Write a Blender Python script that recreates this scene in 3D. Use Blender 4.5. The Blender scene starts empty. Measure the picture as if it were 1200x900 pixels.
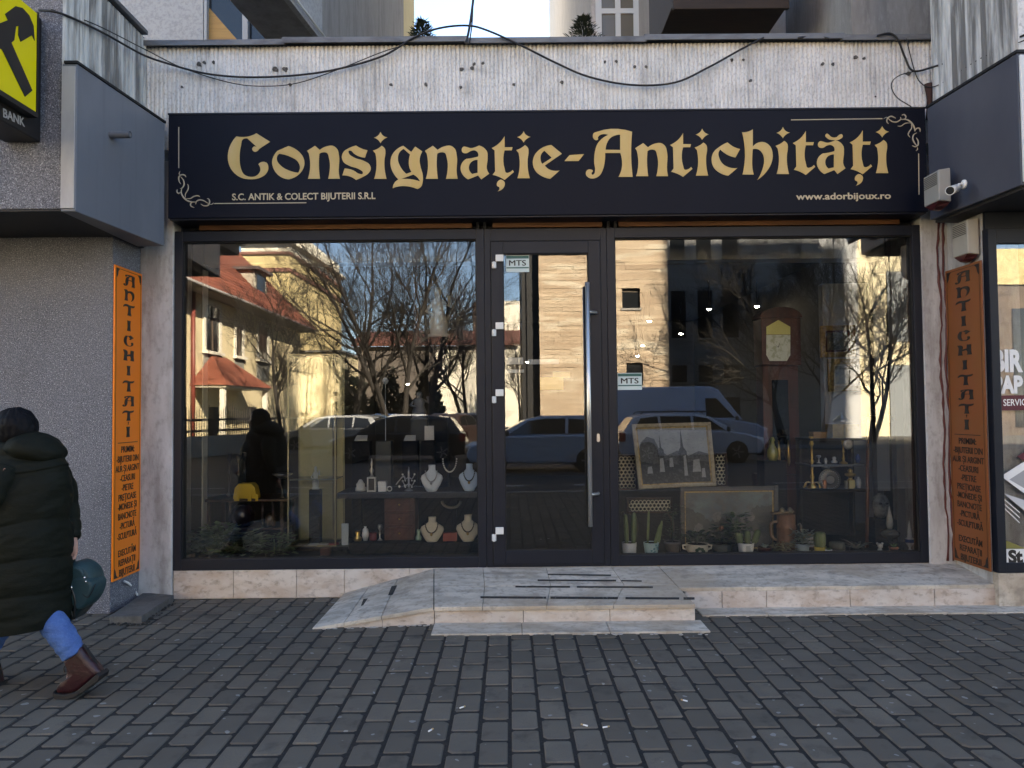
import bpy, bmesh, math, random
from mathutils import Vector, Matrix, Euler, noise
R = math.radians
random.seed(7)
SC = bpy.context.scene
COL = SC.collection

# ------------------------------------------------------------------ camera
F = 873.0
CAMPOS = Vector((0.0, -6.28, 1.55))
PITCH, YAW, ROLL = R(1.95), R(-0.2), R(-0.56)
CR = (Matrix.Rotation(YAW, 3, 'Z') @ Matrix.Rotation(math.pi / 2 + PITCH, 3, 'X') @ Matrix.Rotation(ROLL, 3, 'Z'))
cam_d = bpy.data.cameras.new('camera')
cam_d.sensor_width = 36.0
cam_d.lens = F / 1200 * 36.0
cam_d.clip_start = 0.05
cam_d.clip_end = 1000
cam = bpy.data.objects.new('camera', cam_d)
COL.objects.link(cam)
m4 = CR.to_4x4(); m4.translation = CAMPOS
cam.matrix_world = m4
SC.camera = cam
SC.render.resolution_x, SC.render.resolution_y = 1024, 768

# ------------------------------------------------------------------ sky, sun, exposure
SUN_EL, SUN_AZ = R(32), R(35)          # azimuth measured from +Y towards +X
W = bpy.data.worlds.new('World'); SC.world = W
W.use_nodes = True
wn = W.node_tree
bg = wn.nodes['Background']
sky = wn.nodes.new('ShaderNodeTexSky')
sky.sky_type = 'NISHITA'
sky.sun_disc = False
sky.sun_elevation = SUN_EL
sky.sun_rotation = SUN_AZ
sky.air_density = 1.0; sky.dust_density = 0.0; sky.ozone_density = 3.0; sky.altitude = 2200
wn.links.new(sky.outputs[0], bg.inputs[0])
bg.inputs[1].default_value = 0.075
sl = bpy.data.lights.new('sun', 'SUN')
sl.energy = 5.0; sl.angle = R(0.5); sl.color = (1.0, 0.955, 0.885)
sun = bpy.data.objects.new('sun', sl); COL.objects.link(sun)
to_sun = Vector((math.sin(SUN_AZ) * math.cos(SUN_EL), math.cos(SUN_AZ) * math.cos(SUN_EL), math.sin(SUN_EL)))
sun.rotation_euler = to_sun.to_track_quat('Z', 'Y').to_euler()
sun.location = to_sun * 60
SC.view_settings.view_transform = 'Standard'
SC.view_settings.look = 'None'
SC.view_settings.exposure = 3.25
SC.view_settings.use_white_balance = True
SC.view_settings.white_balance_temperature = 8100
SC.view_settings.white_balance_tint = 10
SC.view_settings.gamma = 1.0
SC.view_settings.use_curve_mapping = False
SC.cycles.use_denoising = True
SC.cycles.max_bounces = 10
SC.cycles.transparent_max_bounces = 16
SC.cycles.caustics_reflective = False
SC.cycles.caustics_refractive = False

# ------------------------------------------------------------------ measuring helpers (photo pixel -> real plane)
def ray(px, py):
    return CR @ Vector(((px - 600) / F, (450 - py) / F, -1))
def at(px, py, Y=0.0):
    d = ray(px, py); return CAMPOS + d * ((Y - CAMPOS.y) / d.y)
def atx(px, py, X):
    d = ray(px, py); return CAMPOS + d * ((X - CAMPOS.x) / d.x)
def atz(px, py, z):
    d = ray(px, py); return CAMPOS + d * ((z - CAMPOS.z) / d.z)
def mirror(px, py, dist):
    """real place (dist in front of the facade) of what the shop glass shows at a pixel"""
    p = at(px, py, dist); return Vector((p.x, -dist + 0.06, p.z))

# ------------------------------------------------------------------ materials
def srgb(r, g, b):
    f = lambda c: (c / 255) / 12.92 if c / 255 <= 0.04045 else ((c / 255 + 0.055) / 1.055) ** 2.4
    return (f(r), f(g), f(b))
MATS = {}
def mat(name, base, rough=0.6, layers=(), bump=None, metal=0.0, spec=0.5, emit=None, coat=0.0, island=0.0, trans=0.0, grain=None):
    """layers: (scale xyz, lo, hi, colour, amount[, detail]) noise-masked second colours; bump: (scale xyz, strength, distance)"""
    if name in MATS: return MATS[name]
    m = bpy.data.materials.new(name); m.use_nodes = True
    nt = m.node_tree; N = nt.nodes; L = nt.links
    b = N['Principled BSDF']
    b.inputs['Roughness'].default_value = rough
    b.inputs['Metallic'].default_value = metal
    b.inputs['Specular IOR Level'].default_value = spec
    b.inputs['Coat Weight'].default_value = coat
    b.inputs['Transmission Weight'].default_value = trans
    if emit:
        b.inputs['Emission Color'].default_value = (*emit[0], 1); b.inputs['Emission Strength'].default_value = emit[1]
    tc = N.new('ShaderNodeTexCoord')
    col = None
    def rgb(c):
        n = N.new('ShaderNodeRGB'); n.outputs[0].default_value = (*c, 1); return n.outputs[0]
    col = rgb(base)
    def noise_out(scale, detail=6, rough_=0.6):
        mp = N.new('ShaderNodeMapping'); mp.inputs['Scale'].default_value = scale if hasattr(scale, '__len__') else (scale,) * 3
        L.new(tc.outputs['Object'], mp.inputs[0])
        t = N.new('ShaderNodeTexNoise'); t.inputs['Scale'].default_value = 1.0
        t.inputs['Detail'].default_value = detail; t.inputs['Roughness'].default_value = rough_
        L.new(mp.outputs[0], t.inputs['Vector'])
        return t.outputs['Fac']
    if island:
        g = N.new('ShaderNodeNewGeometry')
        mr = N.new('ShaderNodeMapRange'); L.new(g.outputs['Random Per Island'], mr.inputs[0])
        mr.inputs[3].default_value = 1 - island; mr.inputs[4].default_value = 1 + island
        hs = N.new('ShaderNodeHueSaturation'); L.new(col, hs.inputs['Color']); L.new(mr.outputs[0], hs.inputs['Value'])
        col = hs.outputs[0]
    for ly in layers:
        scale, lo, hi, c2, amt = ly[:5]
        det = ly[5] if len(ly) > 5 else 6
        nf = noise_out(scale, det)
        mr = N.new('ShaderNodeMapRange'); mr.clamp = True
        mr.inputs[1].default_value = lo; mr.inputs[2].default_value = hi
        mr.inputs[3].default_value = 0; mr.inputs[4].default_value = amt
        L.new(nf, mr.inputs[0])
        mx = N.new('ShaderNodeMix'); mx.data_type = 'RGBA'
        L.new(mr.outputs[0], mx.inputs[0]); L.new(col, mx.inputs[6]); mx.inputs[7].default_value = (*c2, 1)
        col = mx.outputs[2]
    L.new(col, b.inputs['Base Color'])
    if bump:
        nf = noise_out(bump[0], 5)
        bp = N.new('ShaderNodeBump'); bp.inputs['Strength'].default_value = bump[1]; bp.inputs['Distance'].default_value = bump[2]
        L.new(nf, bp.inputs['Height']); L.new(bp.outputs[0], b.inputs['Normal'])
    MATS[name] = m
    return m
def glass_mat(name, refl, tint=(1, 1, 1), wobble=0.0):
    if name in MATS: return MATS[name]
    m = bpy.data.materials.new(name); m.use_nodes = True
    nt = m.node_tree; N = nt.nodes; L = nt.links; N.clear()
    out = N.new('ShaderNodeOutputMaterial')
    tr = N.new('ShaderNodeBsdfTransparent'); tr.inputs[0].default_value = (*tint, 1)
    gl = N.new('ShaderNodeBsdfGlossy'); gl.inputs['Roughness'].default_value = 0.0; gl.inputs[0].default_value = (1, 1, 1, 1)
    fr = N.new('ShaderNodeFresnel'); fr.inputs[0].default_value = 1.5
    ad = N.new('ShaderNodeMath'); ad.operation = 'ADD'; ad.use_clamp = True; ad.inputs[1].default_value = refl
    L.new(fr.outputs[0], ad.inputs[0])
    mx = N.new('ShaderNodeMixShader'); L.new(ad.outputs[0], mx.inputs[0]); L.new(tr.outputs[0], mx.inputs[1]); L.new(gl.outputs[0], mx.inputs[2])
    L.new(mx.outputs[0], out.inputs[0])
    if wobble:
        tc = N.new('ShaderNodeTexCoord'); t = N.new('ShaderNodeTexNoise'); t.inputs['Scale'].default_value = 1.3; t.inputs['Detail'].default_value = 1
        L.new(tc.outputs['Object'], t.inputs['Vector'])
        bp = N.new('ShaderNodeBump'); bp.inputs['Strength'].default_value = wobble; bp.inputs['Distance'].default_value = 0.01
        L.new(t.outputs['Fac'], bp.inputs['Height']); L.new(bp.outputs[0], gl.inputs['Normal']); 
    MATS[name] = m; return m

# ------------------------------------------------------------------ object helpers
ORG = {}
def tag(o, label=None, cat=None, group=None, kind=None):
    if label: o['label'] = label
    if cat: o['category'] = cat
    if group: o['group'] = group
    if kind: o['kind'] = kind
    return o
def thing(name, label, cat, loc=(0, 0, 0), group=None):
    o = bpy.data.objects.new(name, None); COL.objects.link(o)
    o.empty_display_size = 0.1
    o.location = loc; ORG[o.name] = Vector(loc)
    return tag(o, label, cat, group)
def children(o): return [c for c in bpy.data.objects if c.parent == o]
def copy_tree(o, parent=None):
    c = o.copy(); COL.objects.link(c); c.parent = parent
    if o.name in ORG: ORG[c.name] = ORG[o.name].copy()
    for ch in children(o):
        if ch is not c: copy_tree(ch, c)
    return c
class MB:
    def __init__(s): s.v = []; s.f = []; s.smooth = []
    def add(s, vs, fs, smooth=False):
        n = len(s.v); s.v += [Vector(v) for v in vs]; s.f += [[i + n for i in f] for f in fs]; s.smooth += [smooth] * len(fs)
        return s
    def box(s, x0, x1, y0, y1, z0, z1, rot=None, piv=None):
        vs = [Vector((x, y, z)) for z in (z0, z1) for y in (y0, y1) for x in (x0, x1)]
        if rot is not None:
            p = Vector(piv) if piv is not None else Vector(((x0 + x1) / 2, (y0 + y1) / 2, (z0 + z1) / 2))
            vs = [p + rot @ (v - p) for v in vs]
        return s.add(vs, [(0, 2, 3, 1), (4, 5, 7, 6), (0, 1, 5, 4), (2, 6, 7, 3), (0, 4, 6, 2), (1, 3, 7, 5)])
    def rings(s, rings, cap=True, smooth=True, closed=True):
        n = len(rings[0]); vs = [p for r in rings for p in r]; fs = []
        for i in range(len(rings) - 1):
            for j in range(n if closed else n - 1):
                k = (j + 1) % n
                fs.append((i * n + j, i * n + k, (i + 1) * n + k, (i + 1) * n + j))
        s.add(vs, fs, smooth)
        if cap:
            m = len(s.v) - len(vs)
            s.f.append([m + j for j in range(n)][::-1]); s.smooth.append(False)
            s.f.append([m + (len(rings) - 1) * n + j for j in range(n)]); s.smooth.append(False)
        return s
    def tube(s, pts, rad, n=8, cap=True):
        pts = [Vector(p) for p in pts]; rs = rad if hasattr(rad, '__len__') else [rad] * len(pts)
        t0 = (pts[1] - pts[0]).normalized()
        a = Vector((0, 0, 1)) if abs(t0.z) < 0.9 else Vector((1, 0, 0))
        u = t0.cross(a).normalized(); rings = []
        for i, p in enumerate(pts):
            t = ((pts[min(i + 1, len(pts) - 1)] - pts[max(i - 1, 0)])).normalized()
            u = (u - t * u.dot(t)).normalized(); w = t.cross(u)
            rings.append([p + (u * math.cos(2 * math.pi * j / n) + w * math.sin(2 * math.pi * j / n)) * rs[i] for j in range(n)])
        return s.rings(rings, cap)
    def lathe(s, prof, c=(0, 0, 0), n=20, cap=True, axis='Z', rib=0, ribn=0):
        c = Vector(c); rings = []
        for r, h in prof:
            ring = []
            for j in range(n):
                a = 2 * math.pi * j / n; rr = r * (1 + (rib * math.cos(ribn * a) if ribn else 0))
                p = (rr * math.cos(a), rr * math.sin(a), h)
                if axis == 'Y': p = (p[0], h, -p[1]) if False else (rr * math.cos(a), -h, rr * math.sin(a))
                if axis == 'X': p = (h, rr * math.cos(a), rr * math.sin(a))
                ring.append(c + Vector(p))
            rings.append(ring)
        return s.rings(rings, cap)
    def prism(s, poly, vec, smooth=False):
        """poly: 3D outline, extruded by vec"""
        poly = [Vector(p) for p in poly]; vec = Vector(vec); n = len(poly)
        vs = poly + [p + vec for p in poly]
        fs = [[i for i in range(n)][::-1], [n + i for i in range(n)]]
        fs += [(i, (i + 1) % n, n + (i + 1) % n, n + i) for i in range(n)]
        return s.add(vs, fs, smooth)
    def ball(s, c, r, n=12, m=8, sc=(1, 1, 1)):
        c = Vector(c); rings = []
        for i in range(m + 1):
            a = -math.pi / 2 + math.pi * i / m
            rr = max(math.cos(a), 0.02) * r
            rings.append([c + Vector((rr * math.cos(2 * math.pi * j / n) * sc[0], rr * math.sin(2 * math.pi * j / n) * sc[1], r * math.sin(a) * sc[2])) for j in range(n)])
        return s.rings(rings)
    def build(s, name, m, parent=None, bevel=0.0, sub=0, seg=2, label=None, fixn=True):
        me = bpy.data.meshes.new(name)
        org = Vector((0, 0, 0))
        if parent is not None: org = ORG.get(parent.name, org)
        me.from_pydata([v - org for v in s.v], [], s.f)
        me.polygons.foreach_set('use_smooth', s.smooth)
        if fixn:
            bm = bmesh.new(); bm.from_mesh(me); bmesh.ops.recalc_face_normals(bm, faces=bm.faces); bm.to_mesh(me); bm.free()
        me.materials.append(m)
        o = bpy.data.objects.new(name, me); COL.objects.link(o)
        if parent is not None:
            o.parent = parent; ORG[o.name] = org
        if bevel:
            b = o.modifiers.new('bevel', 'BEVEL'); b.width = bevel; b.segments = seg; b.limit_method = 'ANGLE'; b.angle_limit = R(35)
        if sub:
            b = o.modifiers.new('sub', 'SUBSURF'); b.levels = sub; b.render_levels = sub
        if label: o['label'] = label
        return o
def stand_alone(o, org):
    """shift a top-level mesh so that its origin is at its base"""
    org = Vector(org)
    o.data.transform(Matrix.Translation(-org)); o.location = org
    return o

# ------------------------------------------------------------------ lettering
def smooth_outline(pts, steps=5):
    """closed outline; points with a third value are corners, the rest are passed smoothly"""
    n = len(pts); out = []
    P = [Vector((p[0], p[1])) for p in pts]; C = [len(p) > 2 for p in pts]
    for i in range(n):
        p1, p2 = P[i], P[(i + 1) % n]
        if C[i] and C[(i + 1) % n]:
            out.append(p1); continue
        d = (p2 - p1).length
        def tang(k):
            if C[k]: return None
            a, b, c = P[(k - 1) % n], P[k], P[(k + 1) % n]
            l1, l2 = (b - a).length + 1e-6, (c - b).length + 1e-6
            t = ((b - a) / l1 * l2 + (c - b) / l2 * l1)
            return t.normalized()
        t1, t2 = tang(i), tang((i + 1) % n)
        if t1 is None: t1 = ((p2 - p1) / d * 2 - t2 * 1.0).normalized() if t2 is not None else (p2 - p1) / d
        if t2 is None: t2 = ((p2 - p1) / d * 2 - t1 * 1.0).normalized()
        b1, b2 = p1 + t1 * d / 3, p2 - t2 * d / 3
        for s_ in range(steps):
            t = s_ / steps; q = 1 - t
            out.append(p1 * q ** 3 + b1 * 3 * q * q * t + b2 * 3 * q * t * t + p2 * t ** 3)
    return out
def outlines_mesh(contours, depth=0.004):
    """filled 2D mesh data (x, y, with a small thickness) of a list of closed outlines; holes by even-odd"""
    cu = bpy.data.curves.new('outline', 'CURVE'); cu.dimensions = '2D'; cu.fill_mode = 'BOTH'; cu.extrude = depth / 2
    for c in contours:
        sp = cu.splines.new('POLY'); sp.points.add(len(c) - 1)
        for i, p in enumerate(c): sp.points[i].co = (p[0], p[1], 0, 1)
        sp.use_cyclic_u = True
    return curve_to_lists(cu)
def curve_to_lists(cu):
    o = bpy.data.objects.new('tmp', cu); COL.objects.link(o)
    dg = bpy.context.evaluated_depsgraph_get()
    me = bpy.data.meshes.new_from_object(o.evaluated_get(dg))
    vs = [v.co.copy() for v in me.vertices]; fs = [list(p.vertices) for p in me.polygons]
    bpy.data.objects.remove(o); bpy.data.curves.remove(cu); bpy.data.meshes.remove(me)
    return vs, fs
def text_lists(body, bold=0.0, depth=0.003, spacing=1.0):
    cu = bpy.data.curves.new('text', 'FONT'); cu.body = body; cu.size = 1.0; cu.offset = bold; cu.extrude = depth / 2; cu.space_character = spacing
    cu.resolution_u = 4
    return curve_to_lists(cu)
def put_text(mb, body, p0, p1, up, height=None, bold=0.0, depth=0.003, spacing=1.0, nrm=None):
    """set text so that its box starts at p0, is as wide as p0-p1, with baseline along p0->p1; height = cap height (else proportional)"""
    vs, fs = text_lists(body, bold, depth, spacing)
    x0 = min(v.x for v in vs); x1 = max(v.x for v in vs)
    vh, _ = text_lists('H', bold, depth)
    cap = max(v.y for v in vh)
    p0, p1 = Vector(p0), Vector(p1); u = (p1 - p0).normalized(); w = (p1 - p0).length
    up = Vector(up); up = (up - u * up.dot(u)).normalized(); n = u.cross(up)
    sx = w / (x1 - x0); sy = (height / cap) if height else sx
    mb.add([p0 + u * ((v.x - x0) * sx) + up * (v.y * sy) + n * v.z for v in vs], fs)
# ------------------------------------------------------------------ palette
mFRAME = mat('anthracite_aluminium', (0.0115, 0.0140, 0.0215), 0.42, [((3, 3, 3), 0.45, 0.75, (0.016, 0.019, 0.028), 0.6)], spec=0.25)
mSEAM = mat('black_gasket', (0.004, 0.004, 0.005), 0.7)
mSIGN = mat('navy_sign_panel', (0.0045, 0.0062, 0.0135), 0.45, [((1.2, 1, 0.5), 0.45, 0.7, (0.0065, 0.0085, 0.017), 0.7), ((22, 1, 0.6), 0.6, 0.75, (0.011, 0.013, 0.021), 0.25)], spec=0.12)
mGOLD = mat('gold_vinyl', (0.58, 0.385, 0.12), 0.5, [((6, 1, 2.5), 0.4, 0.7, (0.62, 0.45, 0.20), 0.8)])
mPALEGOLD = mat('pale_gold_vinyl', (0.50, 0.42, 0.30), 0.5)
mSTONE = mat('travertine_slab', (0.58, 0.52, 0.44), 0.85, [((3, 9, 9), 0.42, 0.62, (0.36, 0.32, 0.27), 0.85), ((22, 22, 22), 0.5, 0.68, (0.22, 0.195, 0.165), 0.6), ((1.2, 1.2, 1.2), 0.48, 0.62, (0.40, 0.31, 0.22), 0.6), ((4.5, 4.5, 4.5), 0.56, 0.68, (0.20, 0.175, 0.15), 0.55)], bump=((30, 30, 30), 0.25, 0.004), island=0.10, spec=.2)
mRISER = mat('pink_travertine', (0.57, 0.505, 0.455), 0.6, [((5, 5, 9), 0.42, 0.6, (0.44, 0.34, 0.27), 0.75), ((16, 16, 26), 0.52, 0.70, (0.22, 0.175, 0.14), 0.75), ((2, 2, 2), 0.5, 0.7, (0.62, 0.57, 0.52), 0.7)], bump=((30, 30, 30), 0.25, 0.004), island=0.10)
mPILLAR = mat('weathered_plaster', (0.50, 0.495, 0.485), 0.8, [((7, 7, 1.2), 0.45, 0.62, (0.32, 0.30, 0.285), 0.9), ((25, 25, 14), 0.5, 0.72, (0.20, 0.17, 0.155), 0.5), ((3, 3, 1.5), 0.55, 0.68, (0.62, 0.61, 0.60), 0.7)], bump=((60, 60, 60), 0.35, 0.006))
mSTUCCO = mat('grey_roughcast', (0.20, 0.205, 0.235), 0.9, [((.8, .8, .5), 0.5, 0.7, (0.14, 0.143, 0.165), 0.9), ((3.5, 3.5, 1.2), 0.55, 0.72, (0.15, 0.15, 0.17), 0.6), ((125, 125, 125), 0.42, 0.60, (0.07, 0.07, 0.085), 0.9, 3), ((130, 130, 130), 0.56, 0.68, (0.56, 0.57, 0.61), 0.9, 3), ((1.2, 1.2, 1.0), 0.45, 0.7, (0.20, 0.20, 0.22), 0.35)], bump=((80, 80, 80), 0.8, 0.012))
mRIB = mat('ribbed_concrete', (0.76, 0.75, 0.735), 0.85, [((4, 4, 4), 0.42, 0.65, (0.58, 0.575, 0.56), 0.8), ((55, 55, 40), 0.5, 0.68, (0.30, 0.295, 0.29), 0.55), ((26, 26, 3), 0.56, 0.72, (0.28, 0.275, 0.27), 0.40), ((2.0, 2.0, 9), 0.60, 0.72, (0.33, 0.32, 0.31), 0.5), ((7, 7, .9), 0.60, 0.70, (0.25, 0.245, 0.24), 0.5), ((1.5, 1.5, 3), 0.56, 0.7, (0.74, 0.74, 0.72), 0.6)], bump=((70, 70, 40), 0.4, 0.006))
mRIBDIRTY = mat('stained_ribbed_concrete', (0.60, 0.60, 0.58), 0.85, [((9, 9, 0.7), 0.44, 0.58, (0.10, 0.095, 0.09), 0.85), ((30, 30, 3), 0.45, 0.7, (0.16, 0.155, 0.15), 0.7), ((4, 4, 1.0), 0.58, 0.70, (0.60, 0.60, 0.59), 0.8)], bump=((70, 70, 40), 0.4, 0.006))
mCOPING = mat('zinc_coping', (0.16, 0.165, 0.175), 0.55, [((4, 4, 12), 0.45, 0.7, (0.06, 0.06, 0.065), 0.8)], metal=0.4)
mBOX = mat('grey_metal_cladding', (0.14, 0.155, 0.185), 0.42, [((2.2, 2.2, 0.9), 0.4, 0.7, (0.18, 0.195, 0.225), 0.7), ((14, 14, 1.0), 0.55, 0.75, (0.10, 0.11, 0.135), 0.4)], spec=0.45)
mBOXLIGHT = mat('pale_metal_edge', (0.40, 0.40, 0.42), 0.5, [((6, 6, 2), 0.45, 0.7, (0.28, 0.28, 0.30), 0.7)])
mNAVYBOX = mat('blue_grey_cladding', (0.058, 0.064, 0.086), 0.4, [((1.5, 1.5, 0.6), 0.4, 0.7, (0.088, 0.094, 0.115), 0.8)], spec=0.4)
mDARK = mat('shade_black', (0.02, 0.02, 0.022), 0.7)  # near-black puts the shade under the overhangs into the colour
mWOOD = mat('varnished_timber', (0.20, 0.085, 0.03), 0.55, [((2, 30, 30), 0.42, 0.65, (0.10, 0.04, 0.015), 0.8)])
mDARKWOOD = mat('dark_wood', (0.045, 0.020, 0.012), 0.42, [((20, 20, 3), 0.42, 0.65, (0.02, 0.009, 0.006), 0.8)])
mREDWOOD = mat('mahogany', (0.085, 0.022, 0.014), 0.35, [((18, 18, 2.5), 0.42, 0.65, (0.035, 0.010, 0.008), 0.8)])
mSTEEL = mat('brushed_steel', (0.62, 0.61, 0.60), 0.32, [((60, 60, 2), 0.4, 0.7, (0.5, 0.5, 0.49), 0.6)], metal=0.85)
mWHITE = mat('white_plastic', (0.72, 0.72, 0.70), 0.45)
mCHROME = mat('polished_metal', (0.75, 0.75, 0.74), 0.15, metal=1.0)
mBRASS = mat('brass', (0.60, 0.40, 0.12), 0.28, metal=0.9)
mBEIGE = mat('beige_plastic', (0.42, 0.39, 0.33), 0.55, [((8, 8, 8), 0.45, 0.7, (0.36, 0.33, 0.28), 0.6)])
mREDLENS = mat('dark_red_lens', (0.05, 0.008, 0.010), 0.3)
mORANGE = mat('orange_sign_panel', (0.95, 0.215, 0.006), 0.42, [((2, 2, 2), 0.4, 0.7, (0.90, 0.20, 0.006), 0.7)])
mORANGEDULL = mat('dull_orange_sign_panel', (0.25, 0.070, 0.020), 0.42, [((2, 2, 2), 0.4, 0.7, (0.22, 0.080, 0.020), 0.8)])  # darker, browner tone than the other upright sign
mINK = mat('black_print', (0.012, 0.010, 0.010), 0.5)
mVINYL = mat('white_vinyl', (0.80, 0.80, 0.79), 0.5)
mCABLE = mat('black_cable', (0.008, 0.008, 0.009), 0.55)
mIRON = mat('black_iron', (0.018, 0.016, 0.017), 0.5)
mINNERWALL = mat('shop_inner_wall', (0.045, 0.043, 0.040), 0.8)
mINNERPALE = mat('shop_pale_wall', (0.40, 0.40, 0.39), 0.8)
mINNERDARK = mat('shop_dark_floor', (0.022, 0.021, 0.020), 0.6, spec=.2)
mPANE = glass_mat('shop_glass', 0.042, (0.985, 0.995, 0.99), 0.03)
mPANEPLAIN = glass_mat('cabinet_glass', 0.03, (0.95, 0.97, 0.96))

# paving: concrete blocks, each its own island of one sheet
mBLOCK = mat('concrete_paver', (0.140, 0.121, 0.097), 0.9,
             [((2.0, 2.0, 2.0), 0.42, 0.68, (0.112, 0.097, 0.079), 0.8), ((160, 160, 160), 0.45, 0.7, (0.10, 0.10, 0.10), 0.6, 3),
              ((0.5, 0.5, 0.5), 0.5, 0.7, (0.098, 0.085, 0.068), 0.8), ((5, 5, 5), 0.56, 0.70, (0.066, 0.061, 0.054), 0.7), ((19, 19, 19), 0.785, 0.795, (0.28, 0.28, 0.27), 0.7, 0)],
             bump=((150, 150, 150), 0.35, 0.003), island=0.20, spec=.12)
mJOINT = mat('joint_sand', (0.012, 0.0115, 0.011), 0.95, [((90, 90, 90), 0.5, 0.7, (0.05, 0.048, 0.045), 0.5), ((30, 30, 30), 0.72, 0.76, (0.2, 0.2, 0.19), 0.5)], bump=((120, 120, 120), 0.5, 0.004))
mASPHALT = mat('road_asphalt', (0.030, 0.030, 0.031), 0.9, [((1, 1, 1), 0.4, 0.7, (0.035, 0.035, 0.036), 0.8), ((200, 200, 200), 0.5, 0.7, (0.09, 0.09, 0.09), 0.4)], bump=((150, 150, 150), 0.4, 0.003))
mKERB = mat('kerb_concrete', (0.22, 0.22, 0.215), 0.8, [((6, 6, 6), 0.4, 0.7, (0.15, 0.15, 0.145), 0.8)])

# ------------------------------------------------------------------ ground
KERB_Y = -7.6
g = MB(); g.box(-60, 60, KERB_Y, 14, -0.3, -0.0055)
tag(g.build('pavement_bed', mJOINT), kind='structure')
pv = MB(); rp = random.Random(3)
PW, PL = 0.147, 0.236
def paver(mb, x0, x1, y0, y1):
    g_ = 0.0078; z = rp.uniform(-0.0022, 0.0022); e = 0.0075
    ch = [rp.choice((.005, .007, .009, .012, .012, .02)) * rp.uniform(.8, 1.2) for _ in range(4)]
    tx, ty = rp.uniform(-0.010, 0.010), rp.uniform(-0.008, 0.008)
    jx, jy = rp.uniform(-.002, .002), rp.uniform(-.002, .002)
    x0 += g_ + jx; x1 -= g_ - jx; y0 += g_ * 1.5 + jy; y1 -= g_ * 1.5 - jy
    cx, cy = (x0 + x1) / 2, (y0 + y1) / 2
    zz = lambda x, y: z + (x - cx) * tx + (y - cy) * ty
    def ring(i, dz):
        q = []
        for sx, sy in ((0, 0), (1, 0), (1, 1), (0, 1)):
            a, b = (x1 if sx else x0), (y1 if sy else y0)
            a += -i if sx else i; b += -i if sy else i
            c = ch[sx * 2 + sy] + (0 if i < e else 0.003)
            ax = -c if sx else c; by = -c if sy else c
            pts = [(a + ax, b), (a, b + by)]
            if (sx, sy) in ((1, 0), (0, 1)): pass
            if (sx, sy) in ((0, 0), (1, 1)): pts = pts[::-1]
            q += [Vector((p[0], p[1], zz(*p) + dz)) for p in pts]
        return q
    rs = [ring(0, -0.05), ring(0.0008, -0.007), ring(e * 0.45, -0.0022), ring(e, 0.0)]
    n = len(mb.v); k = 8
    mb.v += [p for r in rs for p in r]
    for i in range(3):
        for j in range(k):
            mb.f.append([n + i * k + j, n + i * k + (j + 1) % k, n + (i + 1) * k + (j + 1) % k, n + (i + 1) * k + j]); mb.smooth.append(False)
    mb.f.append([n + 3 * k + j for j in range(k)]); mb.smooth.append(False)
nx = int(11.2 / PW)
for i in range(nx):
    x0 = -5.6 + i * PW
    off = (i % 2) * PL * 0.5 + rp.uniform(-.012, .012)
    y = KERB_Y + 0.02 - off
    while y < -0.02:
        a, b = max(y, KERB_Y + 0.01), min(y + PL, 0.0)
        if b - a > 0.05: paver(pv, x0, x0 + PW, a, b)
        y += PL
tag(pv.build('pavement', mBLOCK, fixn=False), kind='structure')
k = MB()
for i in range(30):
    k.box(-15 + i * 1.0 + .004, -14 + i * 1.0 - .004, KERB_Y - 0.15, KERB_Y, -0.3, 0.012)
tag(k.build('kerb', mKERB, bevel=0.012), kind='structure')
g = MB(); g.box(-90, 90, -120, KERB_Y - 0.15, -0.4, -0.13)
tag(g.build('road', mASPHALT), kind='structure')
FAR_Y = -23.5
g = MB(); g.box(-90, 90, -110, FAR_Y, -0.3, 0.0)
tag(g.build('far_pavement', mat('far_paving', (0.075, 0.074, 0.072), 0.85, [((1, 1, 1), 0.4, 0.7, (0.055, 0.054, 0.052), 0.8)])), kind='structure')
k = MB(); k.box(-60, 60, FAR_Y, FAR_Y + 0.15, -0.3, 0.014)
tag(k.build('far_kerb', mKERB), kind='structure')
for yy, wd in ((KERB_Y - 2.6, 0.12), ):
    lm = MB()
    for i in range(14): lm.box(-14 + i * 2.2, -14 + i * 2.2 + 1.1, yy, yy + wd, -0.128, -0.126)
    tag(lm.build('road_marking', mat('road_paint', (0.55, 0.55, 0.53), 0.8)), kind='structure')

# ------------------------------------------------------------------ antique shop building
XL, XR = at(204, 470).x, at(1083, 470).x          # outer edges of the shopfront
ZT = at(600, 268).z; ZB = at(640, 664).z          # top and bottom of the frames
GL = 0.03                                          # plane of the glass
shop = thing('antique_shop', 'single storey antique shop with anthracite shopfront between two taller grey blocks', 'shop', (0, 0, 0))
XPL = at(165, 480).x; XPR = at(1112, 480).x        # outer edges of the pillars
ZPAR = at(640, 51).z; ZS0 = at(640, 252, -.18).z; ZS1 = at(640, 131, -.18).z
m = MB(); m.box(XPL, XL, -0.03, 0.35, 0, ZPAR - 1.0); m.build('pillar', mPILLAR, shop, bevel=0.008)
m = MB(); m.box(XR, XPR + 0.02, -0.02, 0.35, 0, ZPAR - 1.0); m.build('pillar', mPILLAR, shop, bevel=0.008)
# rust brown crack filler down the right pillar
m = MB()
rr = random.Random(5)
for sx in (0.0, 0.045):
    pts = []
    for i in range(40):
        z = 0.25 + i * (ZS0 - 0.3) / 39
        pts.append((at(1103, 470).x + sx + rr.uniform(-.006, .006) + .01 * math.sin(i * .5), -0.021, z))
    m.tube(pts, [rr.uniform(.006, .013) for _ in pts], 6)
m.build('crack_filler', mat('red_brown_sealant', (0.10, 0.02, 0.016), 0.6), shop)
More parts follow.
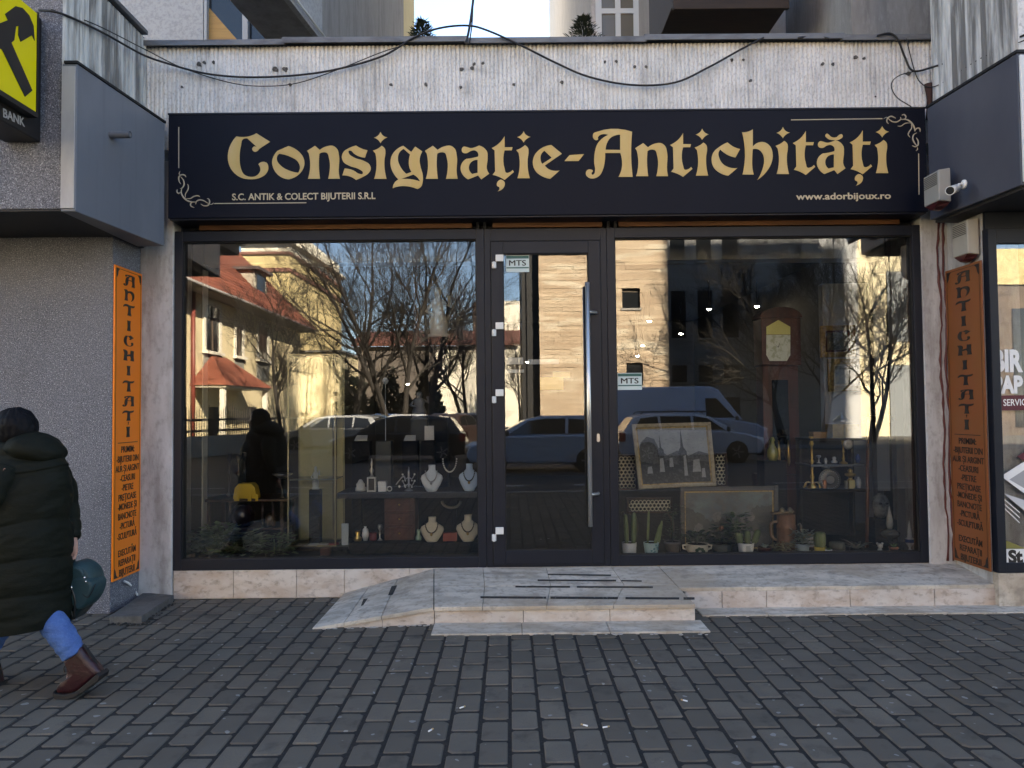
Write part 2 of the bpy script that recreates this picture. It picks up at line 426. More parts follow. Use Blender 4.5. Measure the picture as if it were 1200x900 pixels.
# ribbed parapet
rb = MB(); pitch = 0.036; x = XPL - 0.02; outl = []
Y0 = -0.06
while x < XPR + 0.05:
    outl += [(x, Y0 + 0.012), (x + pitch * .22, Y0), (x + pitch * .62, Y0), (x + pitch * .84, Y0 + 0.012)]
    x += pitch
outl += [(x, 0.30), (XPL - 0.02, 0.30)]
ZRIB0 = ZS1 - 0.25
rb.prism([(a, b, ZRIB0) for a, b in outl], (0, 0, ZPAR - 0.035 - ZRIB0)); rb.build('parapet', mRIB, shop)
mHOLE = mat('hole_dark', (0.05, 0.048, 0.045), 0.95, [((60, 60, 60), .4, .6, (0.13, 0.125, 0.12), .8)])  # dark mottled discs set on the wall face in place of holes
for px, py, s in [(233, 75, 3), (239, 73, 2), (250, 73, 2.5), (322, 81, 4), (334, 81, 3.5), (340, 99, 2.2), (213, 102, 2), (541, 81, 3), (553, 80, 2.5), (556, 75, 2.2), (566, 74, 2), (458, 99, 2.2), (499, 99, 2.5), (540, 102, 2.0), (602, 99, 2.2), (658, 96, 2.4), (709, 72, 1.8), (722, 72, 2), (744, 78, 2), (757, 78, 2.2), (858, 70, 2.2), (871, 70, 2), (880, 94, 2.2), (964, 75, 2.5), (976, 75, 2.5), (1003, 67, 2.8), (1013, 68, 2), (1065, 86, 3), (1026, 113, 1.3)]:
    c = at(px, py, Y0 - .002); r_ = s * .0062
    ring = [(c.x + r_ * (1 + rr.uniform(-.3, .3)) * math.cos(a * .7), Y0 - .003, c.z + r_ * (1 + rr.uniform(-.3, .3)) * math.sin(a * .7)) for a in range(9)]
    hm = MB(); hm.prism(ring, (0, 0.02, 0)); hm.build('drill_hole', mHOLE, shop)
cp = MB()
cps = [XPL - .06, at(335, 50).x, at(545, 50).x, at(752, 50).x, at(980, 50).x, XPR + .04]
for i in range(5):
    dz = (i % 2) * 0.012; a, b = cps[i], cps[i + 1]
    cp.box(a, b + (0.02 if i < 4 else 0), -0.105 - (i % 2) * 0.006, 0.34, ZPAR - 0.035 + dz, ZPAR + dz, Euler((R(-1.5), R((-.15, .2, -.1, .15, -.1)[i]), 0)).to_matrix())
    cp.box(a, b + (0.02 if i < 4 else 0), -0.113 - (i % 2) * 0.006, -0.108 - (i % 2) * 0.006, ZPAR - 0.046 + dz, ZPAR + dz + .002)
cp.build('coping', mCOPING, shop, bevel=0.003)
# timber strip and near-black lintel colouring in the shade gap under the sign
m = MB(); zt0 = ZT + 0.0; 
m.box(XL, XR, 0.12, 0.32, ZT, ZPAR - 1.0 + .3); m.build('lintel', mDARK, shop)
for a, b in ((232, 553), (577, 706), (725, 1056)):
    m = MB(); m.box(at(a, 262).x, at(b, 262).x, 0.02, 0.11, ZT + 0.015, ZT + 0.10); m.build('timber_strip', mWOOD, shop, bevel=0.004)
for px in (560, 568, 713, 721):
    cl = MB(); c = at(px, 262, 0).x; cl.box(c - .012, c + .012, -0.01, 0.05, ZT, ZT + .12); cl.build('steel_bracket', mSEAM, shop)
# interior shell
IY = 9.4
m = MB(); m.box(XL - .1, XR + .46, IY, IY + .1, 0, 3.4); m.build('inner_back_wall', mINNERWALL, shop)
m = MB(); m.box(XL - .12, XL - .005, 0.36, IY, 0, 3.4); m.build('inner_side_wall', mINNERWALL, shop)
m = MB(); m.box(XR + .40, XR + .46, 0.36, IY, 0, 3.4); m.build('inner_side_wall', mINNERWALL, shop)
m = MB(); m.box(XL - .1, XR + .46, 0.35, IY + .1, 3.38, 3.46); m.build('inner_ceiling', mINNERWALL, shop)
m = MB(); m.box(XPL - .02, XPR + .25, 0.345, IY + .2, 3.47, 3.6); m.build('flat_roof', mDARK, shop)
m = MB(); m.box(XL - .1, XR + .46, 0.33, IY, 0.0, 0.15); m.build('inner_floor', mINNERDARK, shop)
ZSILL = at(800, 655, .12).z
XD0, XD1 = at(571, 470).x, at(720, 470).x
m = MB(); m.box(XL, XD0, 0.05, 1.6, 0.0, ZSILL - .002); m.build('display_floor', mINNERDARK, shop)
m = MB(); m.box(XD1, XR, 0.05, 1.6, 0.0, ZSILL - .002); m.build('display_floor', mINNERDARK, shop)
zb = at(400, 308, .6).z
m = MB(); m.box(XL, XD0 - .1, 0.6, 0.8, zb, 3.37); m.box(XD1 + .02, XR, 0.6, 0.8, zb, 3.37)
m.build('bulkhead', mINNERPALE, shop)
xa, xb = at(967, 400, 1.7).x, at(1015, 400, 1.7).x
m = MB(); m.box(xa, xb + .15, 1.75, 1.85, 0.3, 2.88); m.build('pale_partition', mat('pale_partition_paint', (.42, .43, .45), .8), shop)

def frame_rect(mb, x0, x1, z0, z1, w, y0, y1, wb=None, wt=None):
    wb = wb or w; wt = wt or w
    mb.box(x0, x0 + w, y0, y1, z0, z1); mb.box(x1 - w, x1, y0, y1, z0, z1)
    mb.box(x0 + w, x1 - w, y0 + .0015, y1, z0, z0 + wb); mb.box(x0 + w, x1 - w, y0 + .0015, y1, z1 - wt, z1)
WB = 0.065
def shop_window(x0, x1):
    m = MB(); frame_rect(m, x0, x1, ZB, ZT, 0.068, -0.01, 0.10, wb=0.088, wt=0.088)
    f = m.build('shop_window', mFRAME, shop, bevel=0.004)
    m = MB(); frame_rect(m, x0 + .068, x1 - .068, ZB + .088, ZT - .088, 0.008, 0.006, 0.03); m.build('gasket', mSEAM, f)
    m = MB(); m.box(x0 + .07, x1 - .07, GL, GL + .008, ZB + .09, ZT - .09); m.build('pane', mPANE, f)
    return f
XW1 = at(569, 470).x
wleft = shop_window(XL, XW1 - .001)
wright = shop_window(XD1 - .048, XR)
# door: outer frame, leaf, glass, hinges, bar handle, lock
fr = MB(); frame_rect(fr, XW1 + .001, XD1 - .05, ZB, ZT, 0.05, -0.006, 0.10, wb=0.02, wt=0.105)
door = fr.build('shop_door', mFRAME, shop, bevel=0.003)
lx0, lx1, lz0, lz1 = XW1 + .058, XD1 - .106, ZB + .022, ZT - .112
m = MB(); frame_rect(m, lx0, lx1, lz0, lz1, 0.10, -0.016, 0.06, wb=0.115, wt=0.105); m.build('leaf', mFRAME, door, bevel=0.005)
m = MB(); frame_rect(m, lx0 - .006, lx1 + .006, lz0 - .006, lz1 + .006, 0.006, -0.004, 0.06); m.build('seal', mSEAM, door)
m = MB(); m.box(lx0 + .102, lx1 - .102, 0.012, 0.02, lz0 + .117, lz1 - .107); m.build('pane', mPANE, door)
m = MB(); frame_rect(m, lx0 + .10, lx1 - .10, lz0 + .115, lz1 - .105, 0.007, -0.008, 0.012); m.build('gasket', mSEAM, door)
for py in (308, 387, 465, 626):
    z = at(581, py).z; x = at(581, py).x + .004; mm = MB()
    mm.box(x - .005, x + .062, -0.042, -0.017, z + .005, z + .062); mm.box(x - .036, x + .000, -0.036, -0.008, z - .052, z + .003)
    mm.tube([(x - .018, -.040, z - .054), (x - .018, -.040, z + .004)], .010, 10)
    mm.build('hinge', mWHITE, door, bevel=0.004)
hx = at(690, 470, -.09).x; z0, z1 = at(690, 617, -.09).z, at(690, 331, -.09).z
mm = MB(); mm.tube([(hx, -.095, z0), (hx, -.095, z1)], 0.019, 16)
for py in (366, 579):
    z = at(695, py, -.06).z; mm.tube([(hx, -.095, z), (hx + .02, -.08, z), (hx + .075, -.04, z), (hx + .078, -.012, z)], 0.014, 10)
mm.build('handle', mSTEEL, door)
mm = MB(); c = at(701, 513, -.017); mm.prism([(c.x + .013 * math.cos(a * .524), -.017, c.z + (.022 if math.sin(a * .524) > 0 else -.022) + .013 * math.sin(a * .524)) for a in range(12)], (0, -.010, 0)); mm.build('lock', mSTEEL, door)

# pale cards stuck inside the door glass
def sticker(px0, py0, px1, py1, Y, name, label, cat, m_, group=None):
    a, b = at(px0, py1, Y), at(px1, py0, Y); mb = MB(); mb.box(a.x, b.x, Y - .001, Y + .001, a.z, b.z)
    o = mb.build(name, m_); c = (a.x, Y, a.z); stand_alone(o, c); tag(o, label, cat, group); return o
mCARD = mat('pale_card', (0.55, 0.57, 0.58), 0.6); mYCARD = mat('yellow_card', (0.58, 0.47, 0.10), 0.6)
sticker(594, 419, 613, 427, .026, 'paper_label', 'small pale label inside the door glass, under the hinge height and nearest the hinges', 'label', mCARD)
sticker(619, 421, 655, 427, .026, 'paper_label', 'wide thin white label strip inside the door glass', 'label', mCARD)
sticker(595, 433, 614, 437, .026, 'paper_label', 'thin short pale strip inside the door glass below the two upper labels', 'label', mCARD)
yc = sticker(633, 442, 660, 457, .05, 'opening_notice', 'yellow notice card with a line of lettering behind the door glass', 'notice', mYCARD)
yc2 = sticker(648, 436, 668, 443, .055, 'notice_slip', 'pale yellow slip tucked above the yellow notice in the door', 'notice', mat('pale_yellow_card', (.6, .53, .25), .6))
for (px0, py0, px1, py1, Y, w) in ((593, 299, 620, 319, .008, 'on the door glass'), (724, 437, 752, 457, .024, 'on the right window glass')):
    a, b = at(px0, py1, Y), at(px1, py0, Y); wd, ht = b.x - a.x, b.z - a.z
    t = thing('alarm_sticker', 'white and green MTS security sticker ' + w, 'sticker', (a.x, Y, a.z))
    mb = MB(); mb.box(a.x, b.x, Y - .0008, Y, a.z, b.z); mb.build('backing', mat('sticker_white', (.52, .62, .62), .5), t)
    mb = MB(); mb.box(a.x + .003, b.x - .003, Y - .0018, Y - .001, b.z - ht * .20, b.z - ht * .03); mb.box(a.x + .003, b.x - .003, Y - .0018, Y - .001, a.z + ht * .22, a.z + ht * .29); mb.build('band', mat('sticker_green', (.02, .10, .09), .5), t)
    mb = MB(); put_text(mb, 'MTS', (a.x + wd * .13, Y - .0022, a.z + ht * .38), (b.x - wd * .15, Y - .0022, a.z + ht * .38), (0, 0, 1), ht * .32, bold=.0, depth=.001); put_text(mb, 'MTS', (a.x + wd * .145, Y - .0024, a.z + ht * .385), (b.x - wd * .135, Y - .0024, a.z + ht * .385), (0, 0, 1), ht * .32, bold=.0, depth=.0008); mb.build('lettering', mINK, t)

# stone skirting under the left window
m = MB(); xs = [at(px, 685).x for px in (204, 274, 348, 404, 480, 574)]
for i in range(5): m.box(xs[i] + .002, xs[i + 1] - .002, -0.012, 0.10, 0.0, ZB - .002)
m.build('stone_skirting', mRISER, shop, bevel=0.003)
m = MB(); m.box(XL, XR, 0.0, 0.3, -.1, ZB - .004); m.build('threshold', mSTONE, shop)

# ------------------------------------------------------------------ sloped stone platform with ramp and slabs
plat = thing('entrance_steps', 'pale travertine entrance platform with a small wedge ramp and low slab edge', 'steps', (0, -.5, 0))
ztop = ZB - .004
YF = -0.83                                            # front edge of the door platform
zf = 0.128
xq0, xq1 = at(509, 668).x, atz(815, 708, zf).x
xf0 = atz(510, 708, zf).x
def slabs(mb, xsb, xsf, yb, yf, zb_, zf_, th=0.03, gap=.0015):
    for i in range(len(xsb) - 1):
        p = [Vector((xsb[i] + gap, yb, zb_)), Vector((xsb[i + 1] - gap, yb, zb_)), Vector((xsf[i + 1] - gap, yf, zf_)), Vector((xsf[i] + gap, yf, zf_))]
        mb.prism([v - Vector((0, 0, th)) for v in p], (0, 0, th))
lerp = lambda a, b, t: a + (b - a) * t
YM = -0.43; zm = lerp(ztop, zf, .52)
t1 = MB()
xe = at(722, 664).x + .35
xb_ = [xq0, at(566, 668).x, at(640, 668).x, at(716, 668).x, xe]
xm = [lerp(xq0, xf0, .5), at(570, 668).x, at(642, 668).x, at(722, 668).x, lerp(xe, xq1, .5)]
xf = [xf0, atz(566, 708, zf).x, atz(640, 708, zf).x, atz(718, 708, zf).x, xq1]
slabs(t1, xb_, xm, -0.012, YM, ztop, zm); slabs(t1, xm, xf, YM - .003, YF - .015, zm, zf)
t1.build('platform_slab', mSTONE, plat, bevel=0.003)
core = MB(); core.prism([(xq0, -.02, 0), (xq0, -.02, ztop - .034), (xq0, YF + .03, zf - .034), (xq0, YF + .03, 0)], (xq1 - xq0 - .02, 0, 0)); core.build('platform_core', mJOINT, plat)
rs = MB(); xr = [xf0, atz(613, 715, .08).x, atz(714, 715, .08).x, xq1]
for i in range(3): rs.box(xr[i] + .002, xr[i + 1] - .002, YF, YF + .03, 0, zf - .032)
rs.box(xq1 - .03, xq1 - .001, YF + .032, -.5, 0, zf - .03)
rs.build('riser', mRISER, plat, bevel=0.003)
# wedge ramp along the wall
A = Vector((xq0 - .003, -.013, ztop)); B = Vector((xf0 - .003, YF - .012, zf)); C = atz(366, 736, 0.010); A2 = at(404, 694.5, -.013); A2.z = max(.012, A2.z)
up = Vector((0, 0, .028)); rm = MB()
def slabpoly(*ps): rm.prism([p - up for p in ps], up)
s1 = Vector((.002, 0, 0)); e0 = lerp(A, A2, .40); f0 = lerp(B, C, .43); e1 = lerp(A, A2, .72); f1 = lerp(B, C, .74)
slabpoly(A - s1, e0, f0, B - s1); slabpoly(e0 - s1 * 2, e1, f1, f0 - s1 * 2); slabpoly(e1 - s1 * 2, A2, C, f1 - s1 * 2)
rm.build('ramp_slab', mSTONE, plat, bevel=0.003)
rw = MB(); off = Vector((0, .02, 0)); bot = lambda p: Vector((p.x, p.y, -.02)) + off
rw.prism([B - up + off, bot(B), bot(f0), f0 - up + off], (0, .03, 0)); rw.prism([f0 - up + off - s1 * 2, bot(f0) - s1 * 2, bot(lerp(B, C, .8)), lerp(B, C, .8) - up + off], (0, .03, 0)); rw.build('ramp_side', mRISER, plat)
rr = random.Random(19); cm = MB()
for i in range(46):
    t = rr.random() ** .8; q = lerp(C, B, t) if i % 2 else lerp(atz(505, 743, 0), atz(835, 743, 0), rr.random()); cm.ball((q.x + rr.uniform(-.01, .01), q.y - rr.uniform(0.0, .022), .002), rr.uniform(.006, .014), 6, 4, (1.6, 1, .45))
cm.build('mortar_crumbs', mat('pale_mortar', (.34, .33, .31), .95), plat)['kind'] = 'stuff'
# low slab along the platform front, right platform, its riser and slab
ls = MB(); xs_ = [atz(505, 742, .01).x, atz(612, 742, .01).x, atz(716, 742, .01).x, atz(835, 742, .01).x]
for i in range(3): ls.box(xs_[i] + .002, xs_[i + 1] - .002, YF - .27, YF - .002, -.03, 0.012)
ls.build('ground_slab', mSTONE, plat, bevel=0.004)
YR = -0.50; zr = 0.165
xR2 = 4.9
bx = [xe + .003, at(805, 664).x, at(872, 664).x, at(952, 664).x, at(1022, 664).x, at(1100, 664).x, 4.05, xR2]
fx = [xq1 * .97, at(868, 664, YR).x, at(960, 664, YR).x, at(1046, 664, YR).x, at(1140, 664, YR).x, 3.95, 4.4, xR2]
r2 = MB(); slabs(r2, bx, fx, -0.012, YR, ztop, zr); r2.build('platform_slab', mSTONE, plat, bevel=0.003)
core = MB(); core.prism([(xe, -.02, 0), (xe, -.02, ztop - .034), (xe, YR + .03, zr - .034), (xe, YR + .03, 0)], (xR2 - xe, 0, 0)); core.build('platform_core', mJOINT, plat)
r3 = MB(); ed = [xq1 + .002, at(846, 690, YR).x, at(898, 690, YR).x, at(996, 690, YR).x, at(1095, 690, YR).x, at(1190, 690, YR).x, xR2]
for i in range(6):
    r3.box(ed[i] + .002, ed[i + 1] - .002, YR, YR + .03, 0, zr - .03)
r3.build('riser', mRISER, plat, bevel=0.003)
r4 = MB(); ed = [atz(826, 724, .01).x, at(900, 700, -.7).x, at(1010, 700, -.7).x, at(1110, 700, -.7).x, xR2]
for i in range(4): r4.box(ed[i] + .002, ed[i + 1] - .002, YR - .20 - .006 * (i % 2), YR - .002, -.03, 0.010)
r4.build('ground_slab', mSTONE, plat, bevel=0.004)
# anti slip strips
mSTRIP = mat('worn_anti_slip_tape', (0.022, 0.021, 0.021), 0.85, [((40, 8, 8), .6, .7, (.2, .19, .18), .7)])
def on_plat(px, py, lift=.0015):
    d = ray(px, py)      # meet of the viewing ray with the sloped top
    n = Vector((0, -(zf - ztop), (YF + .003))).normalized() if False else Vector((0, (zf - ztop), -(YF + .003))).normalized()
    if n.z < 0: n = -n
    p0 = Vector((0, -.012, ztop + lift)); t = (p0 - CAMPOS).dot(n) / d.dot(n); return CAMPOS + d * t
for (a, b, h) in (((642, 673.2), (716, 674.2), 1.3), ((630, 680), (722, 680.5), 1.6), ((728, 680.5), (752, 681), 1.2), ((604, 687.5), (668, 687.8), 1.7), ((676, 687.8), (765, 688.2), 1.6), ((563, 700), (640, 700.5), 2.2), ((645, 700.5), (724, 701), 2.4), ((733, 701), (796, 701.4), 2.2), ((801, 701.4), (814, 701.5), 2.6)):
    mb = MB(); p = [on_plat(a[0], a[1] + h / 2), on_plat(b[0], b[1] + h / 2), on_plat(b[0], b[1] - h / 2), on_plat(a[0], a[1] - h / 2)]
    mb.prism(p, (0, 0, .002)); mb.build('anti_slip_strip', mSTRIP, plat)
nr = (B - A2).cross(C - A2).normalized(); nr = nr if nr.z > 0 else -nr
from mathutils.bvhtree import BVHTree
ramp_bvh = BVHTree.FromPolygons(rm.v, rm.f)
def on_ramp(px, py):
    h = ramp_bvh.ray_cast(CAMPOS, ray(px, py).normalized()); return (h[0] if h[0] is not None else atz(px, py, .1)) + Vector((0, 0, .006))
for q in (((512, 676), (518, 675), (509, 700), (503, 701)), ((459, 688), (465, 687), (460, 697), (455, 698)), ((426, 703), (434, 702), (430, 710), (423, 711))):
    mb = MB(); mb.prism([on_ramp(*p) - nr * .006 for p in q], nr * .008); mb.build('anti_slip_strip', mSTRIP, plat)

# ------------------------------------------------------------------ fascia sign
YS = -0.18
sx0, sx1 = at(197, 195, YS).x, at(1086, 188, YS).x
sign = thing('fascia_sign', 'long navy fascia sign with gold blackletter lettering above the shop windows', 'shop sign', ((sx0 + sx1) / 2, YS, ZS0))
m = MB(); m.box(sx0, sx1, YS, Y0 - .004, ZS0, ZS1); m.build('panel', mSIGN, sign, bevel=0.004)
m = MB()
m.box(sx0 - .004, sx1 + .004, YS - .004, Y0 - .006, ZS1 + .001, ZS1 + .014); m.box(sx0 + .01, sx1 - .01, YS + .012, 0.12, ZS0 - .012, ZS0 - .002); m.build('edge_trim', mFRAME, sign)
G = {}
c_ = 1
G['C'] = ((260, 145), [[(130,112,1),(225,115),(305,85,1),(425,160,1),(330,222,1),(290,248),(268,225),(285,202),(315,212,1),(225,130,1),(190,135),(168,200),(157,290),(165,380),(195,445),(250,468),(310,455),(340,410),(322,358,1),(355,337),(395,345),(410,390),(390,440),(340,475),(250,490),(160,470),(90,410),(57,330),(60,240),(90,165)]])
G['o'] = ((260, 145), [[(587,197,1),(670,240),(715,295),(727,350),(705,415),(590,490,1),(500,455),(455,395),(443,330),(460,280),(490,240,1)], [(505,265,1),(600,290),(665,330),(688,390),(672,432,1),(590,412),(520,370),(485,320),(488,285)]])
G['n'] = ((260, 145), [[(750,240,1),(820,195,1),(862,232,1),(930,198),(975,195),(1015,225),(1030,280),(1030,440),(1038,485,1),(935,485,1),(945,440),(942,300),(925,258),(890,252),(858,264,1),(858,440),(864,485,1),(758,485,1),(770,440),(765,262,1)]])
G['s'] = ((400, 145), [[(130,193,1),(175,218),(230,235,1),(208,300,1),(150,285),(110,262),(85,238),(65,240),(68,262),(110,297),(200,328),(248,360),(260,395),(240,435),(190,468),(130,495,1),(70,462),(10,455,1),(30,395,1),(100,408),(165,443),(188,442),(190,428),(160,402),(70,370),(18,335),(5,295),(20,250),(70,215)]])
G['i'] = ((400, 145), [[(345,72,1),(365,104),(405,122,1),(368,142),(345,172,1),(322,142),(288,124,1),(325,104)], [(280,238,1),(330,215),(355,195,1),(385,225),(388,250),(380,320),(384,420),(398,485,1),(290,485,1),(302,440),(300,262,1)]])
G['g'] = ((400, 145), [[(545,195,1),(615,250,1),(650,202,1),(712,245,1),(688,320),(697,380),(716,450),(716,510),(700,555),(670,575,1),(590,552),(520,550),(452,568,1),(465,525),(503,490,1),(455,430),(432,350),(445,280),(490,225)], [(548,222,1),(605,272,1),(594,330),(602,395),(618,425,1),(573,442,1),(520,380),(498,310),(510,255)], [(632,447,1),(668,472),(692,508,1),(620,490),(525,487,1)]])
G['a'] = ((540, 145), [[(160,193,1),(205,215),(232,250),(236,300),(234,415),(250,440,1),(180,490,1),(152,455,1),(65,490,1),(15,445),(-2,395),(12,345),(50,310,1),(100,303),(152,290,1),(150,255),(125,236),(90,240),(45,262),(15,252),(8,228),(25,203),(50,206),(90,216),(125,208)], [(148,318,1),(148,432,1),(100,443,1),(75,410),(72,375),(95,335)]])
G['t'] = ((540, 145), [[(385,110,1),(385,208,1),(455,208,1),(448,235,1),(385,235,1),(385,395),(400,432),(430,428),(455,408,1),(467,425,1),(385,495,1),(330,465),(280,450,1),(302,420,1),(297,235,1),(272,215,1),(335,175)]])
G[','] = ((540, 145), [[(350,493),(385,515),(385,545),(325,595,1),(340,562),(318,545),(325,510)]])
G['e'] = ((540, 145), [[(795,188,1),(888,265,1),(738,368,1),(775,402),(820,415),(868,412,1),(820,455),(785,485,1),(720,465),(660,420),(633,350),(645,285),(690,230)], [(735,238,1),(800,300,1),(715,355,1),(700,300),(712,260)]])
G['-'] = ((540, 145), [[(955,278,1),(1083,268,1),(1035,328,1),(910,330,1)]])
G['A'] = ((680, 145), [[(110,110),(118,85),(145,73),(455,72,1),(455,425),(460,468,1),(335,468,1),(352,435),(352,258,1),(218,258,1),(215,330),(200,400),(170,455),(125,480),(75,475),(48,440),(60,410),(90,403),(110,415),(98,435),(105,450),(122,440),(130,410),(122,340),(128,250),(150,180),(200,125),(245,100,1),(170,103),(155,120),(155,140),(140,146),(118,132)], [(350,98,1),(350,232,1),(222,230,1),(235,170),(265,125),(310,103)]])
G['h'] = ((810, 140), [[(445,113,1),(500,108),(540,88,1),(540,240,1),(580,208),(635,200),(690,235),(715,310),(705,380),(660,460),(580,533,1),(625,440),(640,370),(630,310),(590,265),(540,262,1),(535,330),(537,430),(548,485,1),(450,485,1),(460,440),(455,150,1)]])
G['c'] = ((810, 140), [[(318,203,1),(365,238),(428,262,1),(388,335,1),(330,318),(255,265,1),(240,290),(245,340),(280,395),(340,425),(405,428,1),(325,495,1),(250,470),(195,420),(178,350),(195,290),(250,240)]])
G['u'] = ((930, 140), [[(278,140),(290,126),(308,136),(330,155),(375,157),(400,136),(420,131),(430,150),(410,172),(350,183),(300,170)]])
word = [('C', 0, 0), ('o', 0, 0), ('n', 0, 0), ('s', 0, 0), ('i', 0, 0), ('g', 0, 0), ('n', 138, 0), ('a', 0, 0), ('t', 0, 0), (',', 0, 0), ('i', 167.7, -.7), ('e', 0, 0), ('-', 0, 0),
        ('A', 0, 0), ('n', 384.3, -3.1), ('t', 209, -3.6), ('i', 376.7, -3.7), ('c', 0, 0), ('h', 0, 0), ('i', 471.3, -5.67), ('t', 352.8, -5.9), ('a', 417.3, -6.3), ('u', 0, 0), ('t', 419.4, -6.6), (',', 419.4, -6.6), ('i', 587.6, -6.7)]
mb = MB()
for ch, dx, dy in word:
    (ox, oy), cs = G[ch]
    cont = []
    for c in cs:
        q = smooth_outline([(p[0] / 7.5 + ox + dx, p[1] / 7.5 + oy + dy) + ((1,) if len(p) > 2 else ()) for p in c], 5)
        cont.append([(at(p.x, p.y, YS).x, at(p.x, p.y, YS).z) for p in q])
    vs, fs = outlines_mesh(cont, .004)
    mb.add([(v.x, YS - .003 - v.z, v.y) for v in vs], fs)
mb.build('gold_lettering', mGOLD, sign)
mb = MB()
put_text(mb, 'S.C. ANTIK & COLECT BIJUTERII S.R.L', at(272, 234.5, YS - .002), at(440, 233.0, YS - .002), (0, 0, 1), 0.054, bold=.018)
mb.build('company_lettering', mat('sand_vinyl', (.56, .46, .30), .5), sign); mb = MB()
put_text(mb, 'www.adorbijoux.ro', at(933, 234, YS - .002), at(1044, 232.8, YS - .002), (0, 0, 1), 0.054, bold=.018)
mb.build('web_lettering', mat('sand_vinyl', (.56, .46, .30), .5), sign)
def sline(x0, y0, x1, y1, w=1.0):
    mb = MB()
    a, b = at(x0, y0, YS - .001), at(x1, y1, YS - .001); h = w * .0036
    if abs(x1 - x0) > abs(y1 - y0): mb.prism([(a.x, YS - .002, a.z - h), (b.x, YS - .002, b.z - h), (b.x, YS - .002, b.z + h), (a.x, YS - .002, a.z + h)], (0, .0015, 0))
    else: mb.prism([(a.x - h, YS - .002, a.z), (a.x + h, YS - .002, a.z), (b.x + h, YS - .002, b.z), (b.x - h, YS - .002, b.z)], (0, .0015, 0))
    mb.build('gold_line', mPALEGOLD, sign)
sline(209.5, 149, 209.5, 197); sline(251, 238.5, 359, 237.6); sline(927, 140.5, 1034, 139); sline(1076.5, 180, 1077, 228)
def scroll(strokes, org):
    mb = MB()
    for pts, w in strokes:
        P = [at(org[0] + x / 15, org[1] + y / 15, YS - .002) for x, y in pts]
        # open smooth curve
        sm = []
        for i in range(len(P) - 1):
            p0, p1, p2, p3 = P[max(i - 1, 0)], P[i], P[i + 1], P[min(i + 2, len(P) - 1)]
            for s_ in range(5):
                t = s_ / 5
                sm.append(0.5 * ((2 * p1) + (p2 - p0) * t + (2 * p0 - 5 * p1 + 4 * p2 - p3) * t * t + (3 * p1 - p0 - 3 * p2 + p3) * t ** 3))
        sm.append(P[-1]); n = len(sm)
        rad = [max(.0012, w * .0065 * math.sin(math.pi * min(1, .12 + .8 * i / n))) for i in range(n)]
        mb.tube(sm, rad, 6)
    return mb
s1_ = [([(240,160),(225,200),(240,240)], .5), ([(345,265),(320,230),(260,225),(218,270),(225,340),(255,385)], .9), ([(255,260),(300,320),(310,400),(270,460),(240,460)], .9), ([(190,480),(185,520),(215,550),(260,520)], .9),
       ([(268,470),(262,540),(300,620),(370,680),(450,700),(520,700)], 1.1), ([(330,630),(335,560),(380,480),(385,420),(370,385)], .7), ([(345,640),(420,640),(480,605),(550,590),(590,610)], .8), ([(490,800),(430,770),(430,720),(470,700)], .9),
       ([(515,740),(530,690),(590,665),(660,680),(730,725)], .9), ([(605,735),(660,768),(730,760),(760,700),(745,650),(715,640)], .9), ([(760,740),(800,740),(830,715)], .5)]
scroll(s1_, (195, 190)).build('scroll_ornament', mPALEGOLD, sign)
s2_ = [([(230,140),(270,115),(310,115)], .5), ([(320,225),(290,190),(300,130),(360,95),(420,115),(445,130)], .9), ([(310,130),(380,185),(460,195),(530,150),(530,110)], .9), ([(550,75),(590,65),(625,105),(600,145)], .9),
       ([(540,150),(640,155),(720,210),(770,290),(780,360)], 1.1), ([(480,265),(540,265),(610,220),(700,210)], .7), ([(720,230),(725,300),(680,370),(665,420),(700,465)], .8), ([(875,370),(865,310),(810,310),(780,360)], .9),
       ([(815,385),(760,420),(745,490),(780,570),(825,620)], .9), ([(805,470),(840,530),(835,600),(790,628),(735,610)], .9), ([(825,640),(825,680),(800,700)], .5)]
scroll(s2_, (1020, 130)).build('scroll_ornament', mPALEGOLD, sign)
# ------------------------------------------------------------------ left neighbour block
mREAR = mat('grey_render_wall', (0.28, 0.265, 0.25), 0.9, [((6, 6, 1.0), 0.45, 0.65, (0.19, 0.175, 0.165), 0.8), ((25, 25, 8), 0.5, 0.7, (0.36, 0.34, 0.32), 0.5)], bump=((50, 50, 50), .4, .008))
mREARLT = mat('pale_render_wall', (0.40, 0.40, 0.405), 0.9, [((30, 30, 30), 0.45, 0.62, (0.28, 0.28, 0.29), 0.7)], bump=((60, 60, 60), .5, .01))
mREARPINK = mat('warm_render_wall', (0.50, 0.46, 0.43), 0.9, [((8, 8, 3), 0.45, 0.65, (0.38, 0.35, 0.33), 0.7), ((40, 40, 40), .5, .7, (.62, .58, .55), .5)], bump=((50, 50, 50), .4, .008))
mYELLOW = mat('pale_yellow_render', (0.62, 0.52, 0.28), 0.9, [((3, 3, 3), .45, .7, (.55, .46, .25), .6)])
mGLASSDK = mat('dark_window_glass', (0.012, 0.014, 0.016), 0.08, spec=0.6)
mWFRAME = mat('white_window_frame', (0.62, 0.62, 0.60), 0.5)
YUL = -1.23
lb = thing('grey_block', 'grey roughcast neighbour block with metal clad overhang beside the walking woman', 'building', (-5, -.41, 0))
XUL = at(72, 150, YUL).x
ZSOF = at(40, 245, YUL).z
YGL = atx(131, 480, XPL).y
m = MB(); m.box(-9, XPL, YGL, 1.2, 0, ZSOF + .3); m.build('ground_wall', mSTUCCO, lb, bevel=0.006)
m = MB(); m.box(-9, XUL, YUL, -.06, ZSOF, 4.72); m.build('upper_wall', mSTUCCO, lb, bevel=0.008)
m = MB(); m.box(-9, XUL - .01, YUL + .01, -.05, ZSOF - .012, ZSOF - .002); m.build('soffit', mDARK, lb)
